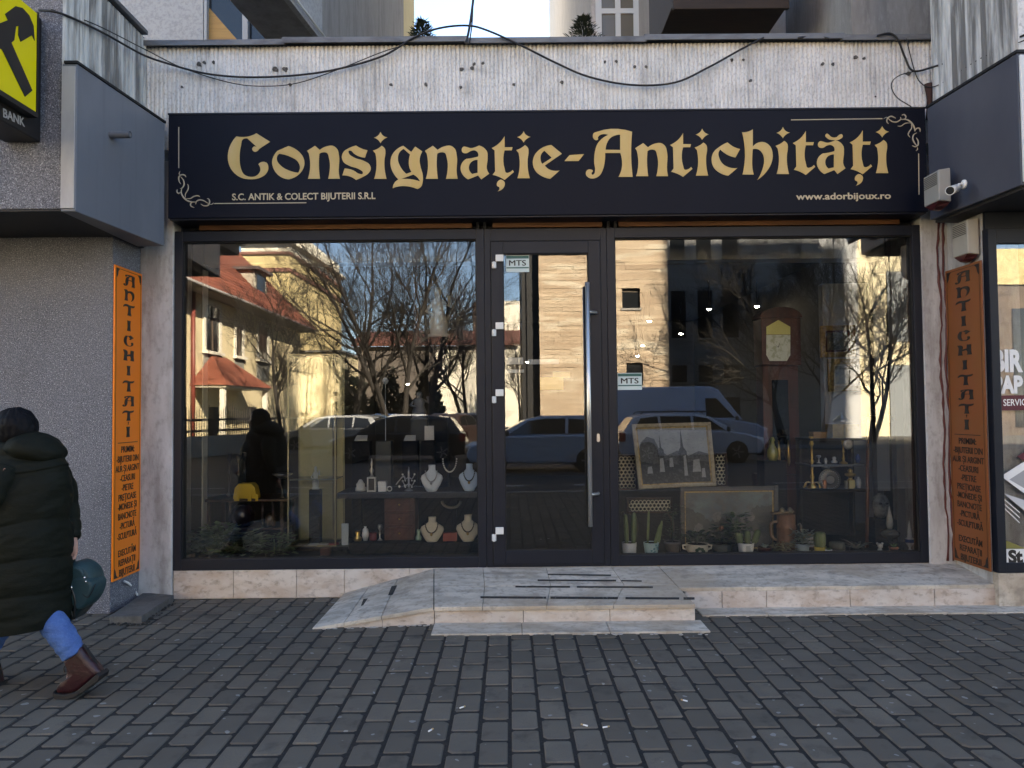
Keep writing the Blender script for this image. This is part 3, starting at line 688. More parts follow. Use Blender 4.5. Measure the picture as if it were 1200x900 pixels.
# ribbed side wall above the metal box
def ribbed_side(x_face, y0, y1, z0, z1, sgn, m_):
    """vertical ribs on a wall that faces sgn*X"""
    outl = []; y = y0; p = 0.062
    while y < y1 - 1e-4:
        e = min(y + p, y1)
        outl += [(x_face, y), (x_face + sgn * .014, y + (e - y) * .15), (x_face + sgn * .014, y + (e - y) * .65), (x_face, y + (e - y) * .85)]
        y += p
    outl += [(x_face, y1), (x_face - sgn * .2, y1), (x_face - sgn * .2, y0)]
    mb = MB(); mb.prism([(a, b, z0) for a, b in outl], (0, 0, z1 - z0)); return mb
ZBT = 3.95
ribbed_side(XUL, YUL + .003, -.062, ZBT - .25, 4.70, 1, None).build('ribbed_side_wall', mRIBDIRTY, lb)
m = MB(); m.box(XUL - .3, XUL + .045, YUL - .03, -.115, 4.722, 4.757); m.build('coping', mCOPING, lb, bevel=0.004)
XF = at(193, 200, -.19).x; XN = at(90, 150, YUL).x
m = MB(); m.prism([(XUL + .004, YUL - .006, ZSOF - .02), (XN, YUL - .006, ZSOF - .02), (XF, -.19, ZSOF - .03), (XUL + .004, -.19, ZSOF - .03)], (0, 0, ZBT - ZSOF + .02))
m.build('metal_fascia_box', mBOX, lb, bevel=0.006)
m = MB(); m.box(XUL + .006, XN - .006, YUL - .016, YUL - .0075, ZSOF, ZBT - .02); m.build('fascia_end_panel', mBOXLIGHT, lb, bevel=0.003)
m = MB(); m.prism([(XUL + .02, YUL - .014, ZBT + .001), (XN + .008, YUL - .014, ZBT + .001), (XF + .008, -.185, ZBT - .008), (XUL + .02, -.185, ZBT - .008)], (0, 0, .018)); m.build('fascia_trim', mSEAM, lb)
m = MB(); p = atx(131, 158, -2.895); m.tube([(p.x - .01, p.y, p.z), (p.x + .135, p.y, p.z)], .026, 14, cap=False); m.tube([(p.x + .134, p.y, p.z), (p.x + .02, p.y, p.z)], .019, 14)
m.build('drain_spout', mat('grey_plastic', (.13, .135, .15), .5), lb)
# main volume behind, with a window, balcony and long side wall
YB = 2.0
XB = at(372, 30, YB).x
m = MB(); m.box(-26, at(238, 30, YB).x, YB, 14, 0, 16); m.build('pale_wall', mREARLT, lb)
m = MB(); m.box(at(238, 30, YB).x + .001, XB - .3, YB + .12, 8, 3.62, 16); m.build('recess_wall', mREAR, lb)
yj = atx(473, 30, XB).y; ye = atx(485.5, 30, XB).y
m = MB(); m.box(XB - .3, XB, YB + .05, yj, 3.62, 16); m.build('side_wall', mREAR, lb)
m = MB(); m.box(XB - .3, XB + .002, yj + .002, ye, 3.62, 16); m.build('yellow_side_wall', mYELLOW, lb)
wx0, wx1 = at(239, 30, YB).x, at(330, 30, YB).x
m = MB()
xm_ = at(287, 30, YB).x
m.box(xm_ - .03, xm_ + .03, YB, YB + .09, 3.62, 7.0); m.box(wx0, wx0 + .03, YB, YB + .09, 3.62, 7.0); m.box(wx1 - .03, wx1, YB, YB + .09, 3.62, 7)
w_ = m.build('window', mat('window_frame_grey', (.34, .35, .36), .5), lb)
m = MB(); m.box(wx0 + .03, wx1 - .03, YB + .07, YB + .085, 3.62, 7.0); m.build('pane', mGLASSDK, w_)
m = MB(); q = [at(239, 2, YB + .06), at(239, 52, YB + .06), at(281, 50, YB + .06)]; m.prism(q, (0, .006, 0)); m.build('ochre_reflection', mat('reflection_ochre', (.42, .24, .07), .6, [((2, 2, 30), .45, .65, (.30, .16, .05), .7)]), w_)  # ochre triangle paints an orange reflection into the pane
zs = 5.55
pA, pB, pC, pD = at(276, -4, .9), atz(332, -4, zs), atz(371, 46, zs), atz(322, 46, zs)
m = MB(); m.prism([(pB.x - .55, pB.y, zs), (pB.x, pB.y, zs), (pC.x, pC.y, zs), (pC.x - .55, pC.y, zs)], (0, 0, .16)); m.build('balcony_slab', mat('concrete_slab', (.30, .295, .29), .9, [((6, 6, 6), .4, .7, (.15, .145, .14), .7)]), lb, bevel=.01)
m = MB(); m.prism([(pB.x + .002, pB.y, zs - .03), (pC.x + .002, pC.y, zs - .03), (pC.x + .002, pC.y, zs + .9), (pB.x + .002, pB.y, zs + .9)], (.06, 0, 0)); m.build('balcony_parapet', mREARLT, lb)
m = MB(); m.tube([(pB.x + .09, pB.y, zs + .02), (pC.x + .09, pC.y, zs + .02)], .014, 6); m.build('balcony_rail', mWFRAME, lb)

# concrete slab and stub of white cable at the left wall foot
cs = thing('concrete_slab', 'chipped grey concrete slab lying at the wall foot under the bright orange sign', 'slab', tuple(atz(165, 708, 0)))
q = [atz(128, 722, .055), atz(166, 722, .055), atz(204, 697, .055), atz(168, 694, .055)]
m = MB(); m.prism([p - Vector((0, 0, .06)) for p in q], (0, 0, .06)); m.build('slab', mat('old_concrete', (.105, .10, .095), .9, [((10, 10, 10), .45, .65, (.06, .058, .055), .8), ((40, 40, 40), .5, .7, (.16, .155, .15), .5)], bump=((40, 40, 40), .5, .01)), cs, bevel=.008)
m = MB(); rr = random.Random(11)
for i in range(60):
    t = rr.random(); p = lerp(q[1], q[2], t) if rr.random() < .6 else lerp(q[0], q[1], t)
    m.ball((p.x + rr.uniform(-.01, .05), p.y - rr.uniform(0, .05), .004), rr.uniform(.006, .016), 5, 3, (1, 1, .5))
m.build('crumbs', mat('soil_crumbs', (.03, .028, .025), .95), cs)
wc = MB(); pts = [atx(145, 681, XPL + .02), atx(150, 683, XPL + .05), atz(156, 689, .09), atz(161, 697, .06)]
wc.tube(pts, .009, 8); o = wc.build('white_cable', mWHITE); stand_alone(o, pts[-1]); tag(o, 'short white cable hanging from the foot of the bright orange sign', 'cable')

# ------------------------------------------------------------------ bank sign
XS = -3.13
bs = thing('bank_sign', 'projecting black sign with a yellow panel and black crossed hammer emblem', 'sign', (XS - .1, -1.25, 3.4))
zt, zb_ = atx(51, 24, XS - .06).z, atx(51, 169, XS - .06).z
yR = atx(51, 100, XS - .06).y
m = MB(); m.box(XS - .30, XS - .06, -2.45, min(yR, YUL - .004), zb_, zt); m.build('sign_box', mINK, bs, bevel=.008)
zy1, zy0 = atx(43, 15, XS).z, atx(43, 132, XS).z; yY = atx(43, 70, XS).y
m = MB(); m.box(XS - .058, XS, -2.45, yY, zy0, zy1); m.build('yellow_panel', mat('bright_yellow_panel', (.80, .66, .0), .4), bs, bevel=.004)
m = MB(); m.box(XS - .059, XS + .006, -2.45, yY + .012, zy0 - .035, zy0 - .003); m.box(XS - .059, XS + .006, yY + .002, yY + .012, zy0 - .003, zy1 + .01); m.build('panel_edge', mINK, bs)
ham = [(0,135),(45,118),(28,82),(90,36),(130,46),(170,90),(195,150),(201,238),(186,206),(120,245),(105,205),(108,152),(92,155),(82,235),(65,250),(188,530),(145,567),(10,290),(0,285)]
m = MB(); m.prism([atx(x / 5, y / 5, XS + .001) for x, y in ham] + [atx(-40, 45, XS + .001), atx(-40, 32, XS + .001)], (.003, 0, 0)); m.build('hammer_emblem', mINK, bs)
m = MB(); put_text(m, 'BANK', atx(4, 137, XS - .058), atx(29, 148.5, XS - .058), (0, 0, 1), .055, bold=.01); m.build('lettering', mat('grey_letters', (.40, .40, .40), .5), bs)

# ------------------------------------------------------------------ upright orange signs
def unit(g, steps=6):
    cs = [smooth_outline([tuple(p) for p in c], steps) for c in g]
    xs = [p.x for c in cs for p in c]; ys = [p.y for c in cs for p in c]
    x0, x1, y0, y1 = min(xs), max(xs), min(ys), max(ys)
    return [[((p.x - x0) / (x1 - x0), (y1 - p.y) / (y1 - y0)) for p in c] for c in cs]
U = {'A': unit(G['A'][1]), 'C': unit(G['C'][1]),
     'I': unit([[(0,0,1),(30,0,1),(27,20),(27,80),(30,100,1),(0,100,1),(3,80),(3,20)]]),
     'T': unit([[(0,30,1),(8,8),(25,0),(60,6),(100,0,1),(92,18),(66,22,1),(64,60),(70,100,1),(36,100,1),(42,60),(42,22,1),(20,20)]]),
     'N': unit([[(0,2,1),(30,0),(34,12,1),(60,2),(88,10),(98,45),(88,80),(66,100,1),(78,70),(74,35),(60,22),(36,28,1),(34,80),(38,100,1),(6,100,1),(10,80),(10,14,1)]]),
     'H': unit([[(0,0,1),(30,6),(32,44,1),(62,36,1),(64,0,1),(92,2,1),(90,50),(94,100,1),(62,98,1),(66,72),(60,54,1),(32,60,1),(32,84),(36,100,1),(4,98,1),(8,60),(8,20)]])}
def upright_sign(name, label, P0, u, n, W_, z0, z1, mpanel):
    """P0: left edge point as seen, u: reading direction, n: outward"""
    H_ = z1 - z0; u, n = Vector(u), Vector(n)
    t = thing(name, label, 'sign', (P0[0], P0[1], z0))
    pos = lambda a, z, d=0.0: Vector((P0[0], P0[1], 0)) + u * a + n * d + Vector((0, 0, z))
    mb = MB(); mb.prism([pos(0, z0), pos(W_, z0), pos(W_, z1), pos(0, z1)], n * .012); mb.build('panel', mpanel, t, bevel=.002)
    mb = MB(); e = W_ * .045; w = .0035
    for (a0, a1, b0, b1) in ((e, W_ - e, z1 - e - w, z1 - e), (e, W_ - e, z0 + e, z0 + e + w), (e, e + w, z0 + e, z1 - e), (W_ - e - w, W_ - e, z0 + e, z1 - e)):
        mb.prism([pos(a0, b0, .0125), pos(a1, b0, .0125), pos(a1, b1, .0125), pos(a0, b1, .0125)], n * .001)
    cr_ = W_ * .13
    for (a, b, sa, sb) in ((e, z1 - e, 1, -1), (W_ - e, z1 - e, -1, -1), (e, z0 + e, 1, 1), (W_ - e, z0 + e, -1, 1)):
        mb.prism([pos(a, b, .0127), pos(a + sa * cr_, b, .0127), pos(a + sa * cr_ * .55, b + sb * cr_ * .4, .0127), pos(a + sa * cr_ * .4, b + sb * cr_ * 1.0, .0127), pos(a, b + sb * cr_ * 1.5, .0127)], n * .001)
    mb.build('border', mINK, t)
    mb = MB()
    rows = [('A', 323, 337), ('N', 341, 354), ('T', 358, 371), ('I', 377, 389), ('C', 394, 407), ('H', 411.5, 424), ('I', 430, 441), ('T', 447, 460), ('A', 465, 477.5), ('T', 482, 494), ('I', 501, 513)]
    zz = lambda y: z1 - (y - 316.5) / 357.5 * H_
    for ch, ya, yb in rows:
        wd = {'I': .13, 'A': .42, 'T': .42, 'N': .38, 'C': .36, 'H': .40}[ch] * W_; a0 = W_ * .5 - wd / 2
        vs, fs = outlines_mesh([[(p[0] * wd, p[1] * (zz(ya) - zz(yb))) for p in c] for c in U[ch]], .002)
        mb.add([pos(a0 + v.x, zz(yb) + v.y, .0145 + v.z) for v in vs], fs)
    vs, fs = outlines_mesh([[(p.x, p.y) for p in smooth_outline([(0, 0), (.02, .01), (.012, -.02), (0, -.035, 1), (.006, -.015)], 4)]], .002)
    mb.add([pos(W_ * .49 + v.x * .6, zz(496) + v.y * .6, .0145 + v.z) for v in vs], fs)
    mb.prism([pos(W_ * .14, zz(519.6), .013), pos(W_ * .86, zz(519.6), .013), pos(W_ * .86, zz(518.8), .013), pos(W_ * .14, zz(518.8), .013)], n * .001)
    mb.build('blackletter_lettering', mINK, t)
    mb = MB()
    for s_, y, f in (('PRIMIM:', 527, .48), ('-BIJUTERII DIN', 538, .80), ('AUR ȘI ARGINT', 549, .86), ('-CEASURI', 560, .54), ('-PIETRE', 571, .42), ('PREȚIOASE', 582, .64), ('-MONEDE ȘI', 592.5, .68), ('BANCNOTE', 603.5, .66), ('-PICTURĂ', 614.5, .54), ('-SCULPTURĂ', 626, .70), ('EXECUTĂM', 645, .64), ('REPARAȚII', 656, .60), ('BIJUTERII', 667, .56)):
        if s_ == 'EXECUTĂM': mb.build('printed_list', mINK, t); mb = MB()
        put_text(mb, s_, pos(W_ * (.5 - f / 2), zz(y + 3.4), .0135), pos(W_ * (.5 + f / 2), zz(y + 3.4), .0135), (0, 0, 1), H_ * 7.2 / 357, bold=.012, depth=.002)
    mb.build('printed_offer', mINK, t)
    return t
a, b = atx(131, 500, XPL), atx(163, 500, XPL)
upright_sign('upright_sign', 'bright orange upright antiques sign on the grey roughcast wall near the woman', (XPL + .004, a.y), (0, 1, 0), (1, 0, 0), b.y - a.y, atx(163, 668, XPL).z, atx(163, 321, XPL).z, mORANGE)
XPRs = XPR + .0
a, b = atx(1114.5, 480, XPRs), atx(1157, 480, XPRs)
upright_sign('upright_sign', 'dull dark orange upright antiques sign beside the cracked plaster pillar under the siren box', (XPRs - .004, a.y), (0, -1, 0), (-1, 0, 0), a.y - b.y, atx(1118, 655, XPRs).z, atx(1113, 317, XPRs).z, mORANGEDULL)

# ------------------------------------------------------------------ right neighbour block
YGR = b.y - .02
YUR = -1.15
rbk = thing('stationery_block', 'neighbour block with blue grey clad overhang above the stationery shop window', 'building', (6, YGR, 0))
m = MB(); m.box(XPR + .018, XPR + .3, YGR + .05, 1.0, 0, 3.3); m.build('return_wall', mPILLAR, rbk)
ZR0, ZR1 = at(1088, 258, -.19).z, at(1088, 127, -.19).z
XRF, XRN = at(1088, 190, -.19).x, at(1194, 130, YUR).x
m = MB(); m.prism([(XRF, -.19, ZR0), (XRN, YUR, ZR0), (XRN + 2.5, YUR, ZR0), (XRN + 2.5, -.19, ZR0)], (0, 0, ZR1 - ZR0)); m.build('cladding_box', mNAVYBOX, rbk, bevel=.006)
m = MB(); m.prism([(XRF - .008, -.185, ZR1 + .001), (XRN - .008, YUR - .01, ZR1 + .001), (XRN + .4, YUR - .01, ZR1 + .001), (XRF + .4, -.185, ZR1 + .001)], (0, 0, .02)); m.build('cladding_trim', mSEAM, rbk)
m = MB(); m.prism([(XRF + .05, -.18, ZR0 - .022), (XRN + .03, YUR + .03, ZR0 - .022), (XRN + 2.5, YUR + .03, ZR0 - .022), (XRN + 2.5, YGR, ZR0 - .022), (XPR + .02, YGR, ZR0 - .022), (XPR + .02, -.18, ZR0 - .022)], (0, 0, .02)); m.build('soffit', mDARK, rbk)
m = MB(); m.box(XRN + .006, XRN + 2.4, YUR - .02, YUR - .004, ZR0 + .02, ZR1 - .02); m.build('white_sign_face', mat('white_sign_panel', (.70, .70, .69), .5), rbk, bevel=.004)
m = MB()
m.box(XRN + .12, XRN + .5, YUR - .026, YUR - .021, ZR0 + .12, ZR0 + .26)
m.build('gold_block', mat('ochre_block', (.45, .33, .12), .5), rbk)
XRU = at(1090, 80, -.07).x
ribbed_side(XRU, YUR + .03, -.115, ZR1 - .1, 8.0, -1, None).build('ribbed_side_wall', mRIBDIRTY, rbk)
m = MB(); m.box(XRU + .02, 9, YUR + .02, YUR + .25, ZR1 + .03, 8); m.build('ribbed_front_wall', mRIB, rbk)
m = MB(); m.tube([(XRU - .03, -.09, ZR1 - .05), (XRU - .02, -.085, ZR1 + .12), (XRU - .03, -.09, ZR1 + .25)], [.03, .02, .035], 8); m.build('rusty_bracket', mat('dark_rust', (.05, .02, .015), .9), rbk)
# stationery shop window
zn0 = at(1160, 671, YGR).z
ztn = at(1160, 268, YGR).z
m = MB(); frame_rect(m, XPR + .022, 6.4, zn0, ztn, .066, YGR - .02, YGR + .06, wb=.075, wt=.12); w_ = m.build('shop_window', mFRAME, rbk, bevel=.004)
m = MB(); m.box(XPR + .08, 6.34, YGR + .004, YGR + .012, zn0 + .07, ztn - .11); m.build('pane', mPANE, w_)
m = MB(); m.box(XPR + .03, 6.5, YGR + .02, .8, ztn, ztn + .5); m.build('lintel', mFRAME, rbk)
m = MB(); m.box(XPR + .3, 6.5, 2.0, 2.1, 0, 3.6); m.box(XPR + .31, 6.5, YGR + .1, 2.0, 0, .16); m.build('inner_room', mINNERDARK, rbk)
m = MB(); m.box(XPR + .02, 6.5, YGR - .02, 1, .0, zn0 - .003); m.build('window_base', mSTONE, rbk)
# lettering and print on that glass
YV = YGR + .002
def vin(name, px0, px1, ybase, body, hpx, m_=mVINYL, bold=.03):
    mb = MB(); h = at(1180, ybase - hpx, YV).z - at(1180, ybase, YV).z
    put_text(mb, body, at(px0, ybase, YV), at(px1, ybase, YV), (0, 0, 1), h, bold=bold, depth=.001); return mb.build(name, m_, w_)
vin('vinyl_lettering', 1164.5, 1199, 434.5, 'BIR', 25, bold=.05); vin('vinyl_lettering', 1164.5, 1199, 460, 'PAP', 20, bold=.05)
m = MB(); p0, p1 = at(1170, 481, YV), at(1215, 463, YV); m.box(XPR + .09, 5.2, YV - .0006, YV - .0001, p0.z, p1.z); m.build('maroon_band', mat('maroon_vinyl', (.10, .008, .018), .5), w_)
mb = MB(); put_text(mb, 'SERVIC', at(1176, 475.5, YV - .001), at(1203, 475, YV - .001), (0, 0, 1), .050, bold=.01, depth=.001); mb.build('vinyl_lettering', mVINYL, w_)
m = MB(); p0, p1 = at(1177, 663, YV), at(1230, 643, YV); m.box(p0.x, 5.2, YV - .0006, YV - .0001, p0.z, p1.z); m.build('white_band', mVINYL, w_)
mb = MB(); put_text(mb, 'St', at(1182, 659.5, YV - .001), at(1199, 659, YV - .001), (0, 0, 1), .098, bold=.05, depth=.001); mb.build('vinyl_lettering', mINK, w_)
def vpoly(pts, m_, name, d=0.0):
    mb = MB(); mb.prism([at(x, y, YV - .0004 - d) for x, y in pts], (0, .0003, 0)); mb.build(name, m_, w_)
vpoly([(1173, 558), (1200, 541), (1216, 552), (1216, 580), (1200, 578)], mVINYL, 'printed_card')
vpoly([(1183, 562), (1200, 551), (1212, 556), (1200, 572)], mat('grey_print', (.35, .35, .36), .6), 'printed_card_text', .0006)
vpoly([(1176, 578), (1200, 586), (1216, 598), (1216, 610), (1200, 598)], mat('pale_grey_print', (.55, .56, .58), .6), 'printed_card')
vpoly([(1192, 535), (1216, 520), (1216, 545), (1200, 540)], mat('maroon_vinyl', (.1, .008, .018), .5), 'maroon_card', .0003)
for i in range(3): vpoly([(1175, 583 + i * 5), (1195, 600 + i * 6), (1195, 601.3 + i * 6), (1175, 584.3 + i * 5)], mVINYL, 'pencil_line', .001)
vpoly([(1176, 632), (1200, 642), (1216, 643), (1177, 643)], mat('olive_print', (.22, .20, .05), .6), 'olive_corner')
# main volume behind
YC, YBw, YA = 0.9, 2.6, 5.0
m = MB(); m.box(at(998, 20, YC).x, 26.9, YC, 17.2, 3.62, 19.8); m.build('rear_wall', mREAR, rbk)
m = MB(); m.box(5.0, 26.9, YC + .3, 17.0, 0, 3.6); m.build('rear_base', mREAR, rbk)
m = MB(); m.box(at(790, 20, YBw).x, at(998, 20, YC).x + .5, YBw, 17.0, 3.62, 17.5); m.build('warm_rear_wall', mat('brown_grey_render', (.40, .37, .35), .9, [((6, 6, 1.2), .45, .65, (.28, .26, .245), .8), ((30, 30, 30), .5, .7, (.50, .47, .45), .5)], bump=((50, 50, 50), .4, .008)), rbk)
m = MB(); m.box(at(693, 20, YA).x, at(793, 20, YA).x + .6, YA, 16.0, 3.62, 17.5); m.build('pink_rear_wall', mREARPINK, rbk)
m = MB(); m.box(27.7, 38.2, 1.0, 3, 0, 33); m.build('unseen_shade_tower', mREAR, rbk)  # unseen slab added to keep sun off the office block's dark wing
m = MB(); frame_rect(m, at(698, 30, YA).x, at(749, 30, YA).x, 3.7, at(720, -40, YA).z, .09, YA - .04, YA + .05)
xmid = at(724, 30, YA).x; zmid = at(724, 14, YA).z
m.box(xmid - .04, xmid + .04, YA - .036, YA + .04, 3.8, at(720, -40, YA).z - .1); m.box(at(698, 30, YA).x + .09, at(749, 30, YA).x - .09, YA - .033, YA + .04, zmid - .04, zmid + .04)
w2 = m.build('rear_window', mWFRAME, rbk)
m = MB(); m.box(at(699, 30, YA).x, at(748, 30, YA).x, YA - .012, YA - .002, 3.75, at(720, -38, YA).z); m.build('pane', mat('curtained_glass', (.16, .14, .11), .15), w2)
zd = 5.55
pl, pr_ = at(784, 17, 1.5), at(917, 17, 1.5)
m = MB(); m.box(pl.x, pr_.x, 1.35, YBw - .01, pl.z, pl.z + .9); m.box(pl.x, pr_.x, 1.30, 1.349, pl.z - .05, pl.z + .95)
m.build('timber_balcony', mat('dark_brown_boards', (.045, .028, .020), .8, [((3, 30, 30), .4, .7, (.025, .016, .012), .8)]), rbk, bevel=.006)
ac = thing('air_conditioner', 'white air conditioner unit on the brown wall above the parapet', 'air conditioner', tuple(at(850, 47, 2.45)))
a, b = at(840, 46, 2.3), at(874, 18, 2.3)
m = MB(); m.box(a.x, b.x, 2.3, 2.55, a.z, b.z); m.build('casing', mat('aged_white_metal', (.40, .39, .37), .6), ac, bevel=.015)
m = MB(); m.lathe([(.13, 0), (.13, .012), (.11, .014), (.11, .004)], ((a.x * .6 + b.x * .4), 2.298, (a.z + b.z) / 2), 20, axis='Y'); m.build('fan_grille', mSEAM, ac)
m = MB(); m.prism([at(833, 46, 2.3), at(838, 46, 2.3), at(840, 22, 2.3), at(838, 20, 2.3)], (0, .04, 0)); m.build('bracket', mWFRAME, ac)

# alarm sirens and camera
def siren(label, X, Yn, Yf, z0, z1, xw, mb_):
    t = thing('alarm_siren', label, 'alarm siren', (xw, (Yn + Yf) / 2, z0), 'alarm sirens by the faded orange sign')
    b_ = MB(); b_.prism([(xw, Yn, z0 + .045), (X, Yn, z0 + .055), (X, Yn, z1 - .015), (xw, Yn, z1)], (0, Yf - Yn, 0)); b_.build('casing', mb_, t, bevel=.008)
    b_ = MB(); ym = (Yn + Yf) / 2; b_.prism([(xw - .002, Yn + .012, z0 + .046), (X + .002, Yn + .015, z0 + .053), (X + .002, Yf - .015, z0 + .053), (xw - .002, Yf - .012, z0 + .046)], (0, 0, -.002)); b_.rings([[Vector((xw - .004, Yn + .015, z0 + .044)), Vector((X + .004, Yn + .015, z0 + .051)), Vector((X + .004, Yf - .015, z0 + .051)), Vector((xw - .004, Yf - .015, z0 + .044))], [Vector((xw - .02, Yn + .03, z0 + .02)), Vector((X + .004, Yn + .06, z0 + .022)), Vector((X + .004, Yf - .06, z0 + .022)), Vector((xw - .02, Yf - .03, z0 + .02))], [Vector((xw - .03, ym - .02, z0)), Vector((X + .01, ym - .02, z0 + .005)), Vector((X + .01, ym + .02, z0 + .005)), Vector((xw - .03, ym + .02, z0))]], smooth=False); b_.build('beacon_lens', mREDLENS, t)
    b_ = MB(); n = 7
    for i in range(n):
        z = z1 - .035 - i * .014; b_.box(X - .0025, X - .0005, Yn + .02, Yf - .01, z - .0035, z + .0035)
    b_.build('vent_slots', mat('slot_shadow_plastic', (.10, .095, .085), .7), t)
    return t
xw = 3.43
p = at(1093, 198, -.45); 
siren('beige alarm siren with red lens fixed to the blue grey cladding, behind the security camera', 3.335, -.585, -.375, at(1117, 244, -.55).z, at(1117, 198, -.55).z, xw, mat('grey_beige_plastic', (.33, .32, .29), .55))
siren('beige alarm siren with red lens on the return wall above the dull orange sign', XPR - .09, -.47, -.27, at(1140, 306, -.42).z, at(1140, 257, -.42).z, XPR + .002, mBEIGE)
cc = thing('security_camera', 'white bullet security camera with arm on the blue grey cladding', 'security camera', (3.44, -.70, at(1131, 218, -.7).z))
zc = at(1131, 217, -.7).z
m = MB(); m.lathe([(.035, -.0), (.035, -.012), (.022, -.02)], (3.452, -.72, zc), 16, axis='X'); m.build('mount', mWHITE, cc)
m = MB(); m.tube([(3.435, -.72, zc), (3.40, -.73, zc - .005), (3.385, -.745, zc - .03)], .011, 8); m.build('arm', mWHITE, cc)
hb = Vector((3.385, -.72, zc - .03)); hd = Vector((-.70, -.62, -.30)).normalized()
m = MB(); m.tube([hb - hd * .02, hb - hd * .015, hb + hd * .10, hb + hd * .135], [.022, .030, .031, .034], 16); m.build('housing', mWHITE, cc)
m = MB(); m.tube([hb + hd * .1345, hb + hd * .137], [.029, .027], 16); m.build('lens', mSEAM, cc)

# ------------------------------------------------------------------ cables over the parapet
def spline(P, k=6):
    out = []
    for i in range(len(P) - 1):
        p0, p1, p2, p3 = P[max(i - 1, 0)], P[i], P[i + 1], P[min(i + 2, len(P) - 1)]
        for s_ in range(k):
            t = s_ / k; out.append(0.5 * ((2 * p1) + (p2 - p0) * t + (2 * p0 - 5 * p1 + 4 * p2 - p3) * t * t + (3 * p1 - p0 - 3 * p2 + p3) * t ** 3))
    return out + [P[-1]]
def cable(pts, rad, label, Yd=-.10):
    P = [at(p[0], p[1], p[2] if len(p) > 2 else Yd) for p in pts]
    mb = MB(); mb.tube(spline(P), rad, 6); o = mb.build('overhead_cable', mCABLE); stand_alone(o, P[0]); tag(o, label, 'cable', 'cables slung over the parapet'); return o
cable([(46, 12, -1.25), (72, 16, -1.26), (120, 38, -.8), (165, 63, -.35), (195, 74, -.13), (240, 86), (290, 90.5), (350, 88), (400, 80), (450, 65), (485, 44, -.13), (515, 33, -.13), (548, 30), (572, 36, -.13), (610, 53, -.13), (650, 73), (690, 90), (740, 99.5), (790, 97), (830, 79), (868, 58), (895, 44, -.12)], .0085, 'thick black cable sagging across the whole ribbed parapet in long loops')
cable([(60, 11, -1.26), (110, 28, -.9), (170, 58, -.4), (215, 80), (270, 97), (310, 101), (350, 97), (400, 80), (445, 62), (470, 54, -.12)], .0042, 'thin black wire sagging under the thick cable near the bank sign')
cable([(546, 51, -.12), (549, 38), (552, 20), (556, -12)], .011, 'black cable rising straight up from the middle of the coping')
cable([(550, 50, -.12), (553, 30), (554, 12), (555, -10)], .006, 'thinner black cable rising beside the thicker upright one')
cable([(1028, 42, -.13), (1042, 39, -.13), (1052, 46, -.13), (1060, 66), (1070, 83), (1095, 78, -.16), (1150, 60, -.7), (1204, 40, -1.2)], .0085, 'thick black cable bending from coping across to the stained ribbed wall')
cable([(1070, 84), (1055, 88), (1046, 95), (1045, 104), (1052, 115), (1068, 125)], .0045, 'thin black wire curling down to the sign top corner')
cable([(1062, 45, -.13), (1072, 84), (1080, 98), (1092, 102, -.14), (1110, 94, -.3), (1150, 68, -.75), (1204, 46, -1.2)], .0045, 'thin black wire looping below the thick cable toward the stained ribbed wall')
cable([(935, 45, -.12), (955, 42, -.10), (972, 46, -.12)], .011, 'short bent piece of cable lying on the coping')

# bushes behind the coping and a gable far behind
def bush(px, py, w, h, Y, seed, label):
    rr = random.Random(seed); c = at(px, py, Y); t = thing('conifer', label, 'conifer', (c.x, Y, 3.62), 'small conifers behind the parapet')
    mb = MB(); mb.tube([(c.x, Y, 3.62), (c.x, Y, c.z + h * .8)], [.03, .01], 6); mb.build('trunk', mat('bark', (.06, .05, .042), .9, [((8, 8, 2), .4, .7, (.035, .03, .025), .8)]), t)
    mb = MB()
    for i in range(900):
        q = rr.random(); z = c.z + h * q - .1; r_ = w * (1 - q) ** .8 * (.75 + .25 * math.sin(q * 23)) * rr.uniform(.1, 1) + .01; a = rr.uniform(0, 6.28)
        p = Vector((c.x + r_ * math.cos(a), Y + r_ * math.sin(a), z)); d = Vector((math.cos(a), math.sin(a), rr.uniform(.1, .7))).normalized() * rr.uniform(.04, .10); s_ = d.cross(Vector((0, 0, 1))).normalized() * .007
        mb.add([p, p + d * .6 + s_, p + d, p + d * .6 - s_], [(0, 1, 2, 3)])
    mb.build('foliage', mat('conifer_green', (.035, .05, .03), .8, [((6, 6, 6), .4, .6, (.02, .03, .02), .7)]), t)
bush(495, 50, .22, .34, 2.2, 2, 'small dark conifer against the sky beside the yellow house corner')
bush(684, 50, .28, .38, 2.2, 4, 'small dark conifer in front of the white rear window')
gb = thing('yellow_house', 'yellow gabled house seen far behind through the gap above the parapet', 'house', tuple(Vector((at(683, 50, 14).x, 14, 0))))
g0, g1 = at(675, 40, 14), at(700, 40, 14)
m = MB(); m.prism([(g0.x, 14, 0), (g1.x + 2, 14, 0), (g1.x + 2, 14, at(690, -40, 14).z), (at(683, -6, 14).x, 14, at(683, -6, 14).z), (g0.x, 14, at(676, 22, 14).z)], (0, 5, 0)); m.build('wall', mat('amber_render', (.60, .40, .06), .9), gb)
m = MB(); m.prism([(g0.x - .06, 13.9, at(676, 24, 14).z), (at(683, -10, 14).x, 13.9, at(683, -8, 14).z), (at(683, -10, 14).x + .15, 13.9, at(683, -8, 14).z), (g0.x + .06, 13.9, at(676, 24, 14).z)], (0, 5.2, 0)); m.build('roof_edge', mat('grey_barge_board', (.12, .11, .11), .8), gb)
